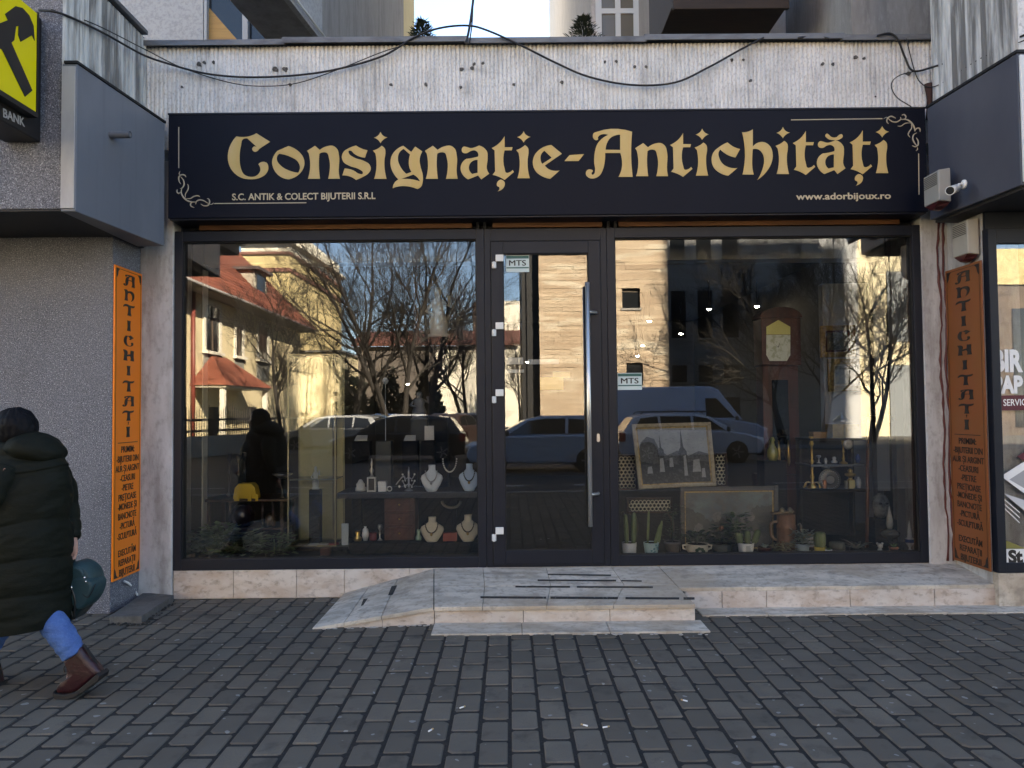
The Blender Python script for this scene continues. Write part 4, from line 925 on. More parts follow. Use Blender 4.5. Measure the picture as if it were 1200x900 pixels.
# ------------------------------------------------------------------ across the street (seen in the shop glass)
def mir(p): return Vector((p.x, 0.06 - p.y, p.z))
def mD(px, py, D): return mir(at(px, py, D - 6.28))
def mX(px, py, X): return mir(atx(px, py, X))
mCREAM = mat('cream_render', (0.66, 0.56, 0.36), 0.9, [((.8, .8, .8), .45, .65, (.60, .50, .31), .7), ((5, 5, .8), .55, .75, (.52, .43, .28), .5)])
mCREAMW = mat('off_white_render', (0.70, 0.66, 0.56), 0.9, [((2, 2, 1), .5, .7, (.60, .56, .47), .6)])
mTILE = mat('red_clay_tiles', (0.22, 0.062, 0.035), 0.8, [((9, 9, 9), .42, .62, (.16, .05, .032), .8), ((30, 30, 30), .5, .7, (.30, .10, .05), .6)], island=.3)
mBAND = mat('red_brown_band', (.22, .10, .075), .85)
mROADWALL = mat('low_wall_render', (.30, .28, .24), .9, [((3, 3, 3), .45, .65, (.22, .20, .17), .7)])

XH = -13.3; EZ = mX(300, 362, XH + .9).z
yn, yf = -15.5, mX(352, 480, XH).y
hs = thing('villa', 'cream villa with red tiled roof, dormer and porch seen in the left window reflection', 'house', (XH - 4, (yn + yf) / 2, 0))
m = MB(); m.box(XH - 10, XH, yf, yn, -.1, EZ + .25); m.build('wall', mCREAM, hs)
m = MB(); m.box(XH - .1, XH + .9, yf - .5, yn, EZ + .02, EZ + .16); m.build('eave_soffit', mat('grey_soffit_boards', (.16, .15, .14), .85), hs)
m = MB(); m.tube([(XH + .93, yf - .5, EZ + .12), (XH + .93, yn, EZ + .12)], .07, 8); m.build('gutter', mat('zinc_gutter', (.30, .29, .28), .5), hs)
rf = MB(); nC = 24; SL = 1.0; depth = 5.8
for i in range(nC):
    xa = XH + .95 - i * depth / nC; xb2 = xa - depth / nC - .05
    za = EZ + .16 + (i) * depth / nC * SL; zb2 = za + depth / nC * SL + .02
    rf.prism([(xa, yn, za), (xa, yn, za + .05), (xb2, yn, zb2 + .03), (xb2, yn, zb2 - .03)], (0, yf - .5 - yn, 0))
rf.build('roof', mTILE, hs)
m = MB(); m.prism([(XH + .5, yf - .3, EZ + .14), (XH - 4.8, yf - .3, EZ + .14 + 4.4 * SL), (XH - 10, yf - .3, EZ + .14)], (0, yn - yf + .2, 0)); m.build('attic_gable', mCREAM, hs)
yd = mD(296, 330, 41.5).y; zd = EZ + 1.2
m = MB(); m.box(XH - 3.2, XH - .55, yd - 1.0, yd + 1.0, zd - .9, zd + 1.5)
dm = m.build('dormer', mat('grey_dormer_render', (.42, .38, .31), .9), hs)
m = MB(); m.box(XH - .56, XH - .52, yd - .7, yd + .7, zd + .1, zd + 1.3); m.build('dormer_window', mGLASSDK, dm)
m = MB(); m.box(XH - 3.3, XH - .25, yd - 1.25, yd + 1.25, zd + 1.5, zd + 1.68); m.build('dormer_roof', mat('dark_roof_sheet', (.10, .075, .07), .8), dm)
for a, b, y0, y1 in ((240, 256, 356, 405), (276, 283.5, 383, 412), (302, 313, 381, 416)):
    pa, pb = mX(a, y1, XH), mX(b, y1, XH); ztop_ = mX(a, y0, XH).z; zlo = pa.z
    m = MB(); frame_rect_y = (min(pa.y, pb.y), max(pa.y, pb.y)); ya_, yb_ = frame_rect_y
    for q in ((ya_ - .22, ya_, zlo - .2, ztop_ + .2), (yb_, yb_ + .22, zlo - .2, ztop_ + .2), (ya_, yb_, ztop_, ztop_ + .2)): m.box(XH - .02, XH + .07, *q)
    m.box(XH - .02, XH + .20, ya_ - .3, yb_ + .3, zlo - .34, zlo - .205); w = m.build('window', mCREAMW, hs)
    m = MB(); m.box(XH + .002, XH + .012, ya_, yb_, zlo - .2, ztop_); m.build('pane', mGLASSDK, w)
    m = MB(); ym = (ya_ + yb_) / 2; m.box(XH + .013, XH + .045, ym - .05, ym + .05, zlo - .2, ztop_); m.box(XH + .014, XH + .044, ya_, yb_, lerp(zlo, ztop_, .68), lerp(zlo, ztop_, .68) + .08); m.build('window_bar', mat('brown_sash', (.10, .07, .05), .6), w)
    m = MB(); m.box(XH + .002, XH + .05, ya_ - .2, yb_ + .2, zlo - 1.3, zlo - .36); m.build('stone_apron', mat('grey_stone_apron', (.26, .25, .22), .9, [((3, 9, 14), .45, .6, (.16, .155, .14), .8)]), w)
m = MB(); p = mX(226, 400, XH + .12); m.tube([(XH + .14, p.y, 0), (XH + .14, p.y, EZ)], .09, 8); m.build('drain_pipe', mat('red_brown_pipe', (.16, .035, .025), .5), hs)
yA, yB_ = mX(264, 456, XH + 1.4).y, mX(313, 456, XH + 1.4).y
zp = mX(290, 456, XH + 1.4).z
pr = MB(); ymid = (yA + yB_) / 2
pr.prism([(XH + 1.5, yA + .2, zp), (XH + 1.5, yB_ - .2, zp), (XH, yB_ - .2, zp), (XH, yA + .2, zp)], (0, 0, .1)); pr.build('porch_base', mCREAMW, hs)
pr = MB(); pr.add([(XH + 1.6, yA + .3, zp + .1), (XH + 1.6, yB_ - .3, zp + .1), (XH, yB_ - .3, zp + .1), (XH, yA + .3, zp + .1), (XH + .1, ymid + .9, zp + 1.5), (XH + .1, ymid - .9, zp + 1.5)], [(0, 1, 5, 4), (1, 2, 5), (0, 4, 3), (2, 3, 4, 5), (0, 3, 2, 1)]); pr.build('porch_roof', mTILE, hs)
pr = MB()
for yy in (yA, yB_): pr.box(XH + 1.2, XH + 1.4, yy - .1, yy + .1, 0, zp)
pr.build('porch_post', mCREAMW, hs)

# iron fence on a low wall
fa, fb = mD(212, 500, 27), mD(332, 500, 32.5)
fl = thing('iron_fence', 'black iron picket fence on a low wall in front of the cream villa', 'fence', (fa.x, fa.y, 0))
m = MB(); d = (Vector((fb.x, fb.y, 0)) - Vector((fa.x, fa.y, 0))); ln = d.length; d.normalize(); nn = Vector((-d.y, d.x, 0))
def fp(t, z, o=0): return Vector((fa.x, fa.y, 0)) + d * t + nn * o + Vector((0, 0, z))
m.prism([fp(0, -.1, -.12), fp(ln, -.1, -.12), fp(ln, -.1, .12), fp(0, -.1, .12)], (0, 0, .75)); m.build('low_wall', mROADWALL, fl)
m = MB()
for z in (.80, 1.22): m.prism([fp(0, z, -.03), fp(ln, z, -.03), fp(ln, z, .03), fp(0, z, .03)], (0, 0, .09))
m.build('rail', mIRON, fl)
m = MB(); n = 46
for i in range(n + 1):
    h = 1.72 + .14 * math.cos(i * 6.28 / 10.0); m.tube([fp(ln * i / n, .64), fp(ln * i / n, h)], [.018, .014], 5)
m.build('pickets', mIRON, fl)
for t in (.28, .66):
    m = MB(); m.prism([fp(ln * t - .12, .65, -.1), fp(ln * t + .12, .65, -.1), fp(ln * t + .12, .65, .1), fp(ln * t - .12, .65, .1)], (0, 0, 1.1)); m.build('fence_post', mIRON, fl)

# banded yellow corner block behind the villa
def zD(py, D): return mD(330, py, D).z
DT = 54
tb = thing('banded_block', 'tall yellow corner block with red brown bands and white top storey behind the villa', 'building', tuple(Vector((mD(312, 480, DT).x, mD(312, 480, DT).y, 0))))
pL, pM, pR = mD(282, 480, DT), mD(339, 480, DT), mD(371, 480, DT + 7)
def tower_poly(o): return [Vector((pL.x - o, pL.y + o, 0)), Vector((pM.x + o * .4, pM.y + o, 0)), Vector((pR.x + o, pR.y + o * .5, 0)), Vector((pR.x + o, pR.y - 9, 0)), Vector((pL.x - o, pL.y - 16, 0))]
def tower_level(name, ya, yb, o, m_):
    mb = MB(); z0, z1 = (zD(ya, DT) if ya else 0), zD(yb, DT); mb.prism([p + Vector((0, 0, z0)) for p in tower_poly(o)], (0, 0, z1 - z0)); mb.build(name, m_, tb)
mYEL2 = mat('warm_yellow_render', (.56, .45, .23), .9, [((1, 1, 1), .45, .7, (.50, .40, .21), .7)])
tower_level('wall', None, 319, 0, mYEL2); tower_level('band', 319, 314.5, .12, mBAND); tower_level('wall', 314.5, 298, 0, mYEL2)
tower_level('band', 298, 295, .15, mBAND); tower_level('white_storey', 295, 284, .0, mCREAMW); tower_level('cornice', 284, 281, .5, mCREAMW); tower_level('white_storey', 281, 262, -.2, mCREAMW)

# low yellow annex at the end of the villa
an = thing('garden_annex', 'low pale yellow annex beside the villa with a flat roof', 'building', tuple(Vector((mD(362, 480, 49).x, mD(362, 480, 49).y, 0))))
a, b = mD(331, 413, 49), mD(398, 413, 49)
m = MB(); m.box(a.x, b.x, a.y - 6, a.y, 0, a.z); m.build('wall', mCREAM, an)
m = MB(); m.box(a.x - .1, b.x + .15, a.y - 6.1, a.y + .2, a.z, a.z + .12); m.build('roof', mat('grey_flat_roof', (.2, .19, .18), .9), an)
x0 = mD(383, 480, 49).x; m = MB(); m.box(x0 - .2, x0, a.y - .02, a.y + .06, 0, a.z); m.build('pilaster', mat('brown_pilaster', (.2, .13, .07), .8), an)

# far low house with dull red roof
DF = 66
fh = thing('low_house', 'long low house with a dull red roof and white end wall beyond the parked cars', 'house', tuple(Vector((mD(520, 480, DF).x, mD(520, 480, DF).y, 0))))
a, b, c = mD(470, 406, DF), mD(567, 406, DF), mD(510, 406, DF)
m = MB(); m.box(c.x, b.x + 3, a.y - 8, a.y, 0, a.z); m.build('white_wall', mCREAMW, fh)
m = MB(); m.box(a.x - 4, c.x - .01, a.y - 8, a.y - .02, 0, a.z); m.build('brown_wall', mat('brown_render', (.10, .085, .075), .9), fh)
m = MB(); zt_ = zD(388, DF); m.prism([(a.x - 4.3, a.y + .5, a.z), (b.x + 3.3, a.y + .5, a.z), (b.x + 3.3, a.y - 4, zt_), (a.x - 4.3, a.y - 4, zt_)], (0, 0, .3)); m.build('roof', mat('dull_red_roof', (.12, .045, .035), .85), fh)
m = MB(); q = mD(556, 355, DF + 12); m.box(q.x - .2, q.x + 6, q.y - 4, q.y, 0, q.z); sp = m.build('steep_house', mat('brown_gable', (.13, .10, .085), .9)); stand_alone(sp, (q.x, q.y, 0)); tag(sp, 'narrow brown house rising beyond the low house near the door edge', 'house')
m = MB()
wl = thing('white_facade', 'white rendered house far down the street seen low in the door glass', 'house', tuple(Vector((mD(602, 480, 70).x, mD(602, 480, 70).y, 0))))
a, b = mD(588, 353, 70), mD(618, 353, 70); m.box(a.x, b.x, a.y - 5, a.y, 0, a.z); m.build('wall', mCREAMW, wl)

# stone clad office block: lit stone tower, dark clad wing, pale end
DS = 33
ob = thing('stone_office', 'office block with a striped stone tower and dark clad wing in the right window reflection', 'building', tuple(Vector((mD(708, 480, DS).x, mD(708, 480, DS).y, 0))))
ys = mD(700, 480, DS).y
X0, X1, X2, X3, X4 = mD(632, 400, DS).x, mD(784, 400, DS).x, mD(962, 400, DS + 3).x, mD(1010, 400, DS + 3).x, mD(1075, 400, DS + 3).x
st = MB(); rr = random.Random(9); z = 0
wins = [(730, 751, 342, 361), (734, 753, 428, 452), (640, 655, 250, 262)]
wz = []
for a, b, y0, y1 in wins: wz.append((mD(a, 400, DS).x, mD(b, 400, DS).x, mD(740, y1, DS).z, mD(740, y0, DS).z))
while z < 15:
    h = rr.choice((.16, .20, .24, .13)); x = X0; 
    while x < X1 - .01:
        e = min(x + rr.uniform(.6, 2.2), X1); 
        if X1 - e < .4: e = X1
        segs = [(x, e)]
        for (a, b, c, d_) in wz:
            if z + h > c and z < d_:
                ns = []
                for s0, s1 in segs:
                    if s1 <= a or s0 >= b: ns.append((s0, s1))
                    else:
                        if s0 < a: ns.append((s0, a))
                        if s1 > b: ns.append((b, s1))
                segs = ns
        for s0, s1 in segs: st.box(s0 + .004, s1 - .004, ys - .06, ys + rr.uniform(0, .035), z + .006, z + h)
        x = e
    z += h
mST = mat('banded_sandstone', (.45, .355, .255), .85, [((.25, .25, 3.2), .42, .60, (.35, .255, .175), .85, 2), ((.3, .3, 2.0), .54, .62, (.58, .52, .41), .85, 2), ((7, 7, 12), .48, .66, (.30, .23, .165), .6), ((30, 30, 30), .5, .7, (.52, .44, .33), .4)], island=.18)
st.build('stone_cladding', mST, ob)
m = MB(); m.box(X0 + .02, X1 - .02, ys - 9, ys - .12, -.1, 15); m.build('tower_core', mat('dark_grout', (.10, .08, .06), .9), ob)
for (a, b, c, d_) in wz:
    m = MB(); m.box(a, b, ys - .12, ys - .09, c, d_); w = m.build('window', mGLASSDK, ob); m = MB(); m.box(a - .06, b + .06, ys - .05, ys + .09, c - .1, c - .002); m.build('sill', mat('grey_sill', (.25, .24, .22), .7), w)
mDCLAD = mat('dark_grey_cladding', (.20, .20, .20), .75, [((.6, .6, 7), .45, .6, (.16, .16, .16), .8), ((1.3, 1.3, .5), .5, .7, (.25, .25, .25), .6)])
m = MB(); xs0 = mD(612, 400, DS).x; m.box(xs0, X0 - .02, ys - 7, ys - .4, -.1, 15); m.box(xs0 + .22, xs0 + .30, ys - .42, ys - .32, -.1, 15); m.build('side_fin', mat('black_metal_fin', (.012, .012, .013), .5), ob)
yw = mD(800, 480, DS + 3).y
m = MB(); m.box(X1 + .001, X2, yw - 8, yw, -.1, 15); m.build('dark_wing', mDCLAD, ob)
for cx0, cx1 in ((787, 804), (818, 835), (848, 866)):
    for y0, y1 in ((240, 306), (341, 396), (428, 448), (466, 490)):
        a, b = mD(cx0, 400, DS + 3).x, mD(cx1, 400, DS + 3).x; c, d_ = mD(820, y1, DS + 3).z, mD(820, y0, DS + 3).z
        m = MB(); m.box(a, b, yw - .02, yw + .008, c, d_); w = m.build('window', mGLASSDK, ob); m = MB(); m.box(a - .05, b + .05, yw + .001, yw + .1, c - .09, c - .002); m.build('sill', mat('grey_sill', (.25, .24, .22), .7), w)
m = MB(); m.box(X2 + .002, X3, yw - 8, yw - .25, -.1, 15); m.build('pale_grey_wing', mat('pale_grey_cladding', (.48, .49, .50), .8, [((1, 1, .3), .45, .65, (.40, .41, .42), .7)]), ob)
ch = thing('cream_house', 'cream sunlit house front crossed by bare branches at the right end of the reflection', 'house', ((X3 + X4) / 2, yw, 0))
yc_ = yw - 2.0
XE = X4 + 1.2
m = MB(); m.box(X3 - 1.2, XE, yc_ - 8, yc_, -.1, zD(268, DS + 3)); m.build('wall', mat('bright_cream_render', (.72, .64, .45), .9, [((1, 1, 1), .45, .65, (.66, .57, .39), .7)]), ch)
m = MB(); a, b = mD(1041, 400, DS + 5), mD(1080, 318, DS + 5); m.box(a.x, b.x, yc_ - .05, yc_ + .05, mD(1050, 400, DS + 5).z, b.z); w = m.build('window', mat('grey_blue_patch', (.20, .22, .235), .7), ch)  # grey panel widened over the cream wall to dim its sunlit front
m = MB(); m.box(a.x, XE - .1, yc_ - .04, yc_ + .045, 0, mD(1050, 428, DS + 5).z); m.build('grey_base', mat('grey_blue_patch', (.20, .22, .235), .7), ch)
m = MB(); m.box(X3 - 1.3, XE + .1, yc_ - .1, yc_ + .35, zD(262, DS + 3), zD(262, DS + 3) + .25); m.build('cornice', mCREAMW, ch)

bh = thing('brown_house', 'dark brown fronted building with a sandy top course reflected in the stationery window', 'building', (XE + 6, yc_, 0))
m = MB(); m.box(XE + .3, XE + 14, yc_ - 8, yc_ - .5, -.1, 7.6); m.build('wall', mat('dark_brown_front', (.055, .038, .028), .7, [((.5, 2, .8), .45, .6, (.10, .065, .042), .8)]), bh)
m = MB(); m.box(XE + .3, XE + 14, yc_ - 8, yc_ - .4, 7.61, 9.4); m.build('sandy_course', mat('sandy_stone', (.50, .42, .22), .9, [((6, 6, 6), .45, .6, (.34, .28, .14), .8)]), bh)
for i in range(4):
    m = MB(); m.box(XE + 1.2 + i * 3.2, XE + 3.2 + i * 3.2, yc_ - .52, yc_ - .46, .4, 6.4); m.build('window', mGLASSDK, bh)
# bare trees
mBARK = mat('winter_bark', (.022, .018, .015), .9, [((9, 9, 2), .42, .65, (.014, .011, .009), .8)])
mTWIG = mat('winter_twigs', (.018, .015, .012), .9)
def bare_tree(loc, h, seed, rad, label, stems=1, low=.3, levels=5, spread=.75, group='bare trees across the street'):
    rr = random.Random(seed); t = thing('bare_tree', label, 'tree', loc, group)
    big, small = MB(), MB()
    def branch(p, d, L_, r, lev):
        n = 5; pts = [p]; q = p; dd = d
        for i in range(n):
            dd = (dd + Vector((rr.uniform(-1, 1), rr.uniform(-1, 1), rr.uniform(-.75, .8))) * (.12 if lev == 0 else .20) + Vector((0, 0, .015 * lev))).normalized()
            q = q + dd * (L_ / n); pts.append(q)
        rs = [max(.0055, r * (1 - .62 * i / n)) for i in range(n + 1)]
        (big if lev < 1 else small).tube(pts, rs, 7 if lev < 1 else (5 if lev < 2 else 4), cap=False)
        if lev >= levels - 1: return
        k = (8, 6, 6, 5, 3)[lev]
        for j in range(k):
            tt = low + (1 - low) * (j + rr.random() * .7) / k if lev == 0 else .25 + .75 * (j + rr.random()) / k
            idx = min(n - 1, int(tt * n)); fr_ = tt * n - idx; b0 = pts[idx].lerp(pts[idx + 1], min(1, fr_))
            ax = (pts[idx + 1] - pts[idx]).normalized()
            side = ax.cross(Vector((rr.uniform(-1, 1), rr.uniform(-1, 1), rr.uniform(-1, 1)))).normalized()
            nd = (ax * (1 - spread * .5) + side * spread * rr.uniform(.6, 1.1) + Vector((0, 0, .12))).normalized()
            branch(b0, nd, L_ * rr.uniform(.42, .66) * (1 - .25 * tt), rs[idx] * .55, lev + 1)
        branch(pts[-1], dd, L_ * .55, rs[-1] * .9, lev + 1)
    for s_ in range(stems):
        d = Vector((rr.uniform(-.35, .35), rr.uniform(-.3, .3), 1)).normalized() if stems > 1 else Vector((rr.uniform(-.05, .05), rr.uniform(-.05, .05), 1))
        branch(Vector(loc) + Vector((rr.uniform(-.15, .15) * (stems > 1), rr.uniform(-.1, .1) * (stems > 1), -.05)), d, h * .62, rad * rr.uniform(.8, 1.1), 0)
    big.build('trunk', mBARK, t, fixn=False); small.build('crown', mTWIG, t, fixn=False)
def mg(px, D): p = mD(px, 480, D); return (p.x, p.y, -.02)
bare_tree(mg(331, 29), 7.0, 3, .11, 'slim bare street tree in front of the low annex', low=.35)
bare_tree(mg(412, 40), 13.5, 5, .20, 'tall bare tree with one straight trunk, nearest the annex', low=.2)
bare_tree(mg(466, 37), 13, 8, .20, 'broad bare tree with several stems in the middle of the left window', stems=3)
bare_tree(mg(500, 42), 14, 12, .22, 'bare tree with leaning limbs right of the broad many stemmed tree', stems=2)
bare_tree(mg(918, 31), 9, 14, .16, 'dark bare tree in front of the dark clad wing', stems=2, low=.3)
bare_tree(mg(960, 32), 10, 17, .13, 'thin bare tree in front of the pale grey wing', stems=2, low=.3)
bare_tree(mg(1022, 31.5), 9, 19, .12, 'thin bare tree in front of the sunlit cream house', stems=2, low=.25)
# hedge / dark planting below the trees
hd = MB(); rr = random.Random(31)
a, b = mD(398, 480, 50), mD(520, 480, 56)
for i in range(2600):
    t = rr.random(); p = Vector((lerp(a.x, b.x, t), lerp(a.y, b.y, t) + rr.uniform(-1.2, 1.2), rr.random() ** .8 * (3.2 + 1.0 * math.sin(t * 17) + .5 * math.sin(t * 43))))
    u = Vector((rr.uniform(-1, 1), rr.uniform(-1, 1), rr.uniform(-1, 1))).normalized() * .28; v = u.cross(Vector((rr.uniform(-1, 1), rr.uniform(-1, 1), 1))).normalized() * .14
    hd.add([p - u, p + v, p + u, p - v], [(0, 1, 2, 3)])
o = hd.build('hedge', mat('dark_evergreen', (.025, .033, .02), .85, island=.4), fixn=False); stand_alone(o, (a.x, a.y, 0)); tag(o, 'long dark evergreen hedge under the bare trees behind the parked cars', 'hedge')

# ------------------------------------------------------------------ vehicles
mTYRE = mat('tyre_rubber', (.012, .012, .012), .85); mRIM = mat('alloy_rim', (.34, .34, .35), .35, metal=.7)
mAUTOGL = mat('car_glass', (.008, .009, .010), .05, spec=.7); mLAMP = mat('clear_headlamp', (.55, .56, .57), .15); mTAIL = mat('red_tail_lamp', (.20, .008, .008), .25); mTRIM = mat('black_trim', (.015, .015, .016), .6)
def vehicle(name, label, cat, pos, heading, paint, L_, W_, body, cabin, side_win, wheels, wr, head, tail, group, roofrail=False):
    """local x = forward; body and cabin: side outlines (x, z)"""
    t = thing(name, label, cat, (0, 0, 0), group); hw = W_ / 2
    def both(poly, inset0, inset1, zlo, zhi):
        f = lambda z: lerp(inset0, inset1, min(1, max(0, (z - zlo) / (zhi - zlo))))
        return [Vector((x, -hw + f(z), z)) for x, z in poly], [Vector((x, hw - f(z), z)) for x, z in poly]
    def solid(poly, i0, i1, nm, m_, bev):
        zs_ = [p[1] for p in poly]; a, b = both(poly, i0, i1, min(zs_), max(zs_)); n = len(poly); mb = MB()
        mb.add(a + b, [list(range(n))[::-1], [n + i for i in range(n)]] + [(i, (i + 1) % n, n + (i + 1) % n, n + i) for i in range(n)]); return mb.build(nm, m_, t, bevel=bev, seg=3)
    solid(body, .06, .0, 'body', paint, .06)
    solid(cabin, .03, .20, 'cabin', paint, .05)
    zlo, zhi = min(p[1] for p in cabin), max(p[1] for p in cabin)
    for poly in side_win:
        f = lambda z: lerp(.03, .20, (z - zlo) / (zhi - zlo))
        for s_ in (-1, 1):
            mb = MB(); q = [Vector((x, s_ * (hw - f(z) - .025), z)) for x, z in poly]; mb.prism(q, (0, s_ * .032, 0)); mb.build('side_window', mAUTOGL, t)
    # windscreen and rear screen follow the cabin's sloped ends
    def screen(i, j, nm):
        (xa, za), (xb, zb2) = cabin[i], cabin[j]; f = lambda z: lerp(.03, .20, (z - zlo) / (zhi - zlo)) + .09
        lo = lambda t: (lerp(xa, xb, t), lerp(za, zb2, t)); (x0_, z0_), (x1_, z1_) = lo(.1), lo(.88)
        nrm = Vector((zb2 - za, 0, -(xb - xa))).normalized(); c = Vector((sum(p[0] for p in cabin) / len(cabin), 0, zlo)); 
        if nrm.dot(Vector((x0_, 0, z0_)) - c) < 0: nrm = -nrm
        q = [Vector((x0_, -hw + f(z0_), z0_)), Vector((x0_, hw - f(z0_), z0_)), Vector((x1_, hw - f(z1_), z1_)), Vector((x1_, -hw + f(z1_), z1_))]
        mb = MB(); mb.prism([p - nrm * .02 for p in q], nrm * .03); mb.build(nm, mAUTOGL, t)
    screen(0, 1, 'rear_screen'); screen(len(cabin) - 1, len(cabin) - 2, 'windscreen')
    for x in wheels:
        for s_ in (-1, 1):
            mb = MB(); mb.lathe([(wr * .62, -.10), (wr * .95, -.11), (wr, -.07), (wr, .07), (wr * .95, .11), (wr * .62, .10)], (x, s_ * (hw - .10), wr), 22, axis='Y'); w = mb.build('wheel', mTYRE, t)
            mb = MB(); mb.lathe([(wr * .60, .0), (wr * .60, -s_ * -.09 * 1), (wr * .52, s_ * .075), (.05, s_ * .085)], (x, s_ * (hw - .10), wr), 14, axis='Y'); 
            for k in range(5):
                a = k * 1.2566; mb.prism([(x + wr * .1 * math.cos(a + .6), s_ * (hw - .002), wr + wr * .1 * math.sin(a + .6)), (x + wr * .58 * math.cos(a + .12), s_ * (hw - .002), wr + wr * .58 * math.sin(a + .12)), (x + wr * .58 * math.cos(a - .12), s_ * (hw - .002), wr + wr * .58 * math.sin(a - .12)), (x + wr * .1 * math.cos(a - .6), s_ * (hw - .002), wr + wr * .1 * math.sin(a - .6))], (0, s_ * .012, 0))
            mb.build('rim', mRIM, w)
            mb = MB(); mb.lathe([(wr * 1.15, 0), (wr * 1.15, s_ * .012)], (x, s_ * (hw - .062), wr * 1.02), 20, axis='Y'); mb.build('wheel_arch', mTRIM, t)
    for s_ in (-1, 1):
        mb = MB(); mb.ball((head[0] - .12, s_ * (hw - .25), head[1]), .2, 10, 6, (.95, .9, .5)); mb.build('headlight', mLAMP, t)
        mb = MB(); mb.box(tail[0] - .04, tail[0] + .16, s_ * hw - s_ * .28 - (.02 if s_ > 0 else .0) * 0, s_ * hw + s_ * .004, tail[1] - .13, tail[1] + .13) if s_ < 0 else mb.box(tail[0] - .04, tail[0] + .16, hw - .28, hw + .004, tail[1] - .13, tail[1] + .13); mb.build('tail_light', mTAIL, t, bevel=.02)
        mb = MB(); cx = cabin[-1][0] - .25; mb.ball((cx, s_ * (hw + .08), zlo + .08), .11, 8, 6, (.6, .9, .8)); mb.build('wing_mirror', mTRIM, t)
    mb = MB(); mb.box(head[0] - .06, head[0] + .035, -hw * .55, hw * .55, head[1] - .22, head[1] - .02); mb.build('grille', mTRIM, t, bevel=.02)
    mb = MB(); mb.box(head[0] - .2, head[0] + .04, -hw * .9, hw * .9, .22, .40); mb.box(tail[0] - .03, tail[0] + .2, -hw * .9, hw * .9, .24, .42); mb.build('bumper', mTRIM, t, bevel=.04)
    for s_ in (-1, 1):
        for x in (side_win[0][0][0] + .2, lerp(side_win[-1][0][0], side_win[-1][-1][0], .3)):
            mb = MB(); mb.box(x, x + .18, s_ * hw - .01, s_ * hw + .018, zlo - .14, zlo - .11); mb.build('door_handle', paint, t)
    if roofrail:
        for s_ in (-1, 1):
            mb = MB(); mb.tube([(-1.5, s_ * (hw - .26), zhi + .0), (-1.4, s_ * (hw - .26), zhi + .06), (.6, s_ * (hw - .26), zhi + .06), (.75, s_ * (hw - .26), zhi)], .02, 6); mb.build('roof_rail', mTRIM, t)
    t.location = pos; t.rotation_euler = (0, 0, heading); return t
def paint(name, c): return mat(name, c, .30, coat=.6, spec=.5)
est_body = [(-2.15, .30), (-2.2, .62), (-2.12, .92), (-1.9, .97), (1.15, .96), (1.75, .86), (2.15, .70), (2.22, .48), (2.1, .26), (-2.0, .22)]
est_cab = [(-2.05, .95), (-1.70, 1.42), (-1.2, 1.50), (.1, 1.50), (.62, 1.40), (1.35, .95)]
est_win = [[(-1.72, 1.0), (-1.52, 1.36), (-1.0, 1.42), (-.95, 1.0)], [(-.88, 1.0), (-.92, 1.42), (.0, 1.42), (.02, 1.0)], [(.10, 1.0), (.08, 1.42), (.50, 1.36), (1.02, 1.0)]]
hat_body = [(-1.95, .30), (-2.0, .62), (-1.95, .95), (-1.8, 1.0), (.95, .98), (1.5, .86), (1.9, .70), (1.98, .48), (1.88, .26), (-1.85, .22)]
hat_cab = [(-1.92, .98), (-1.62, 1.40), (-1.2, 1.50), (-.1, 1.50), (.40, 1.40), (1.15, .97)]
hat_win = [[(-1.55, 1.04), (-1.38, 1.36), (-.75, 1.42), (-.72, 1.02)], [(-.64, 1.02), (-.66, 1.42), (-.1, 1.42), (.32, 1.36), (.85, 1.02)]]
van_body = [(-2.7, .35), (-2.72, 1.3), (1.2, 1.3), (1.7, 1.22), (2.35, 1.08), (2.68, .85), (2.74, .5), (2.6, .30)]
van_cab = [(-2.72, 1.28), (-2.66, 2.2), (-2.5, 2.42), (.75, 2.42), (1.05, 2.30), (1.85, 1.22)]
van_win = [[(.55, 1.32), (.55, 2.0), (.95, 2.0), (1.55, 1.32)]]
RZ = -.13
G_CAR = 'cars parked across the street'
def put(px, D): p = mD(px, 480, D); return (p.x, p.y, RZ)
vehicle('van', 'tall blue grey panel van parked behind the grey estate car', 'van', put(802, 27.2), 0, paint('blue_grey_paint', (.33, .40, .54)), 5.4, 2.0, van_body, van_cab, van_win, (-1.75, 1.75), .36, (2.7, .88), (-2.72, 1.0), G_CAR)
vehicle('estate_car', 'silver grey estate car with roof rails parked in front of the van', 'car', put(802, 23.4), 0, paint('silver_grey_paint', (.46, .50, .58)), 4.4, 1.8, est_body, est_cab, est_win, (-1.35, 1.38), .33, (2.2, .68), (-2.15, .80), G_CAR, True)
vehicle('hatchback', 'pale blue hatchback reflected across the door and the left window edge', 'car', put(632, 20.6), math.pi, paint('pale_blue_paint', (.34, .42, .55)), 4.0, 1.75, hat_body, hat_cab, hat_win, (-1.25, 1.25), .32, (1.95, .68), (-1.97, .85), G_CAR)
vehicle('estate_car', 'black estate car parked beside the hedge in the left window', 'car', put(470, 24.8), math.pi, paint('black_paint', (.012, .012, .014)), 4.4, 1.8, est_body, est_cab, est_win, (-1.45, 1.5), .33, (2.2, .68), (-2.15, .80), G_CAR, False)
vehicle('hatchback', 'dark red brown hatchback parked further back, tail turned to the shop', 'car', put(533, 33), R(-75), paint('dark_brown_paint', (.035, .022, .02)), 4.0, 1.75, hat_body, hat_cab, hat_win, (-1.25, 1.25), .32, (1.95, .68), (-1.97, .85), G_CAR)
vehicle('hatchback', 'dark grey hatchback parked behind the black estate near the annex', 'car', put(436, 36), R(-80), paint('dark_grey_paint', (.05, .055, .06)), 4.0, 1.75, hat_body, hat_cab, hat_win, (-1.25, 1.25), .32, (1.95, .68), (-1.97, .85), G_CAR)
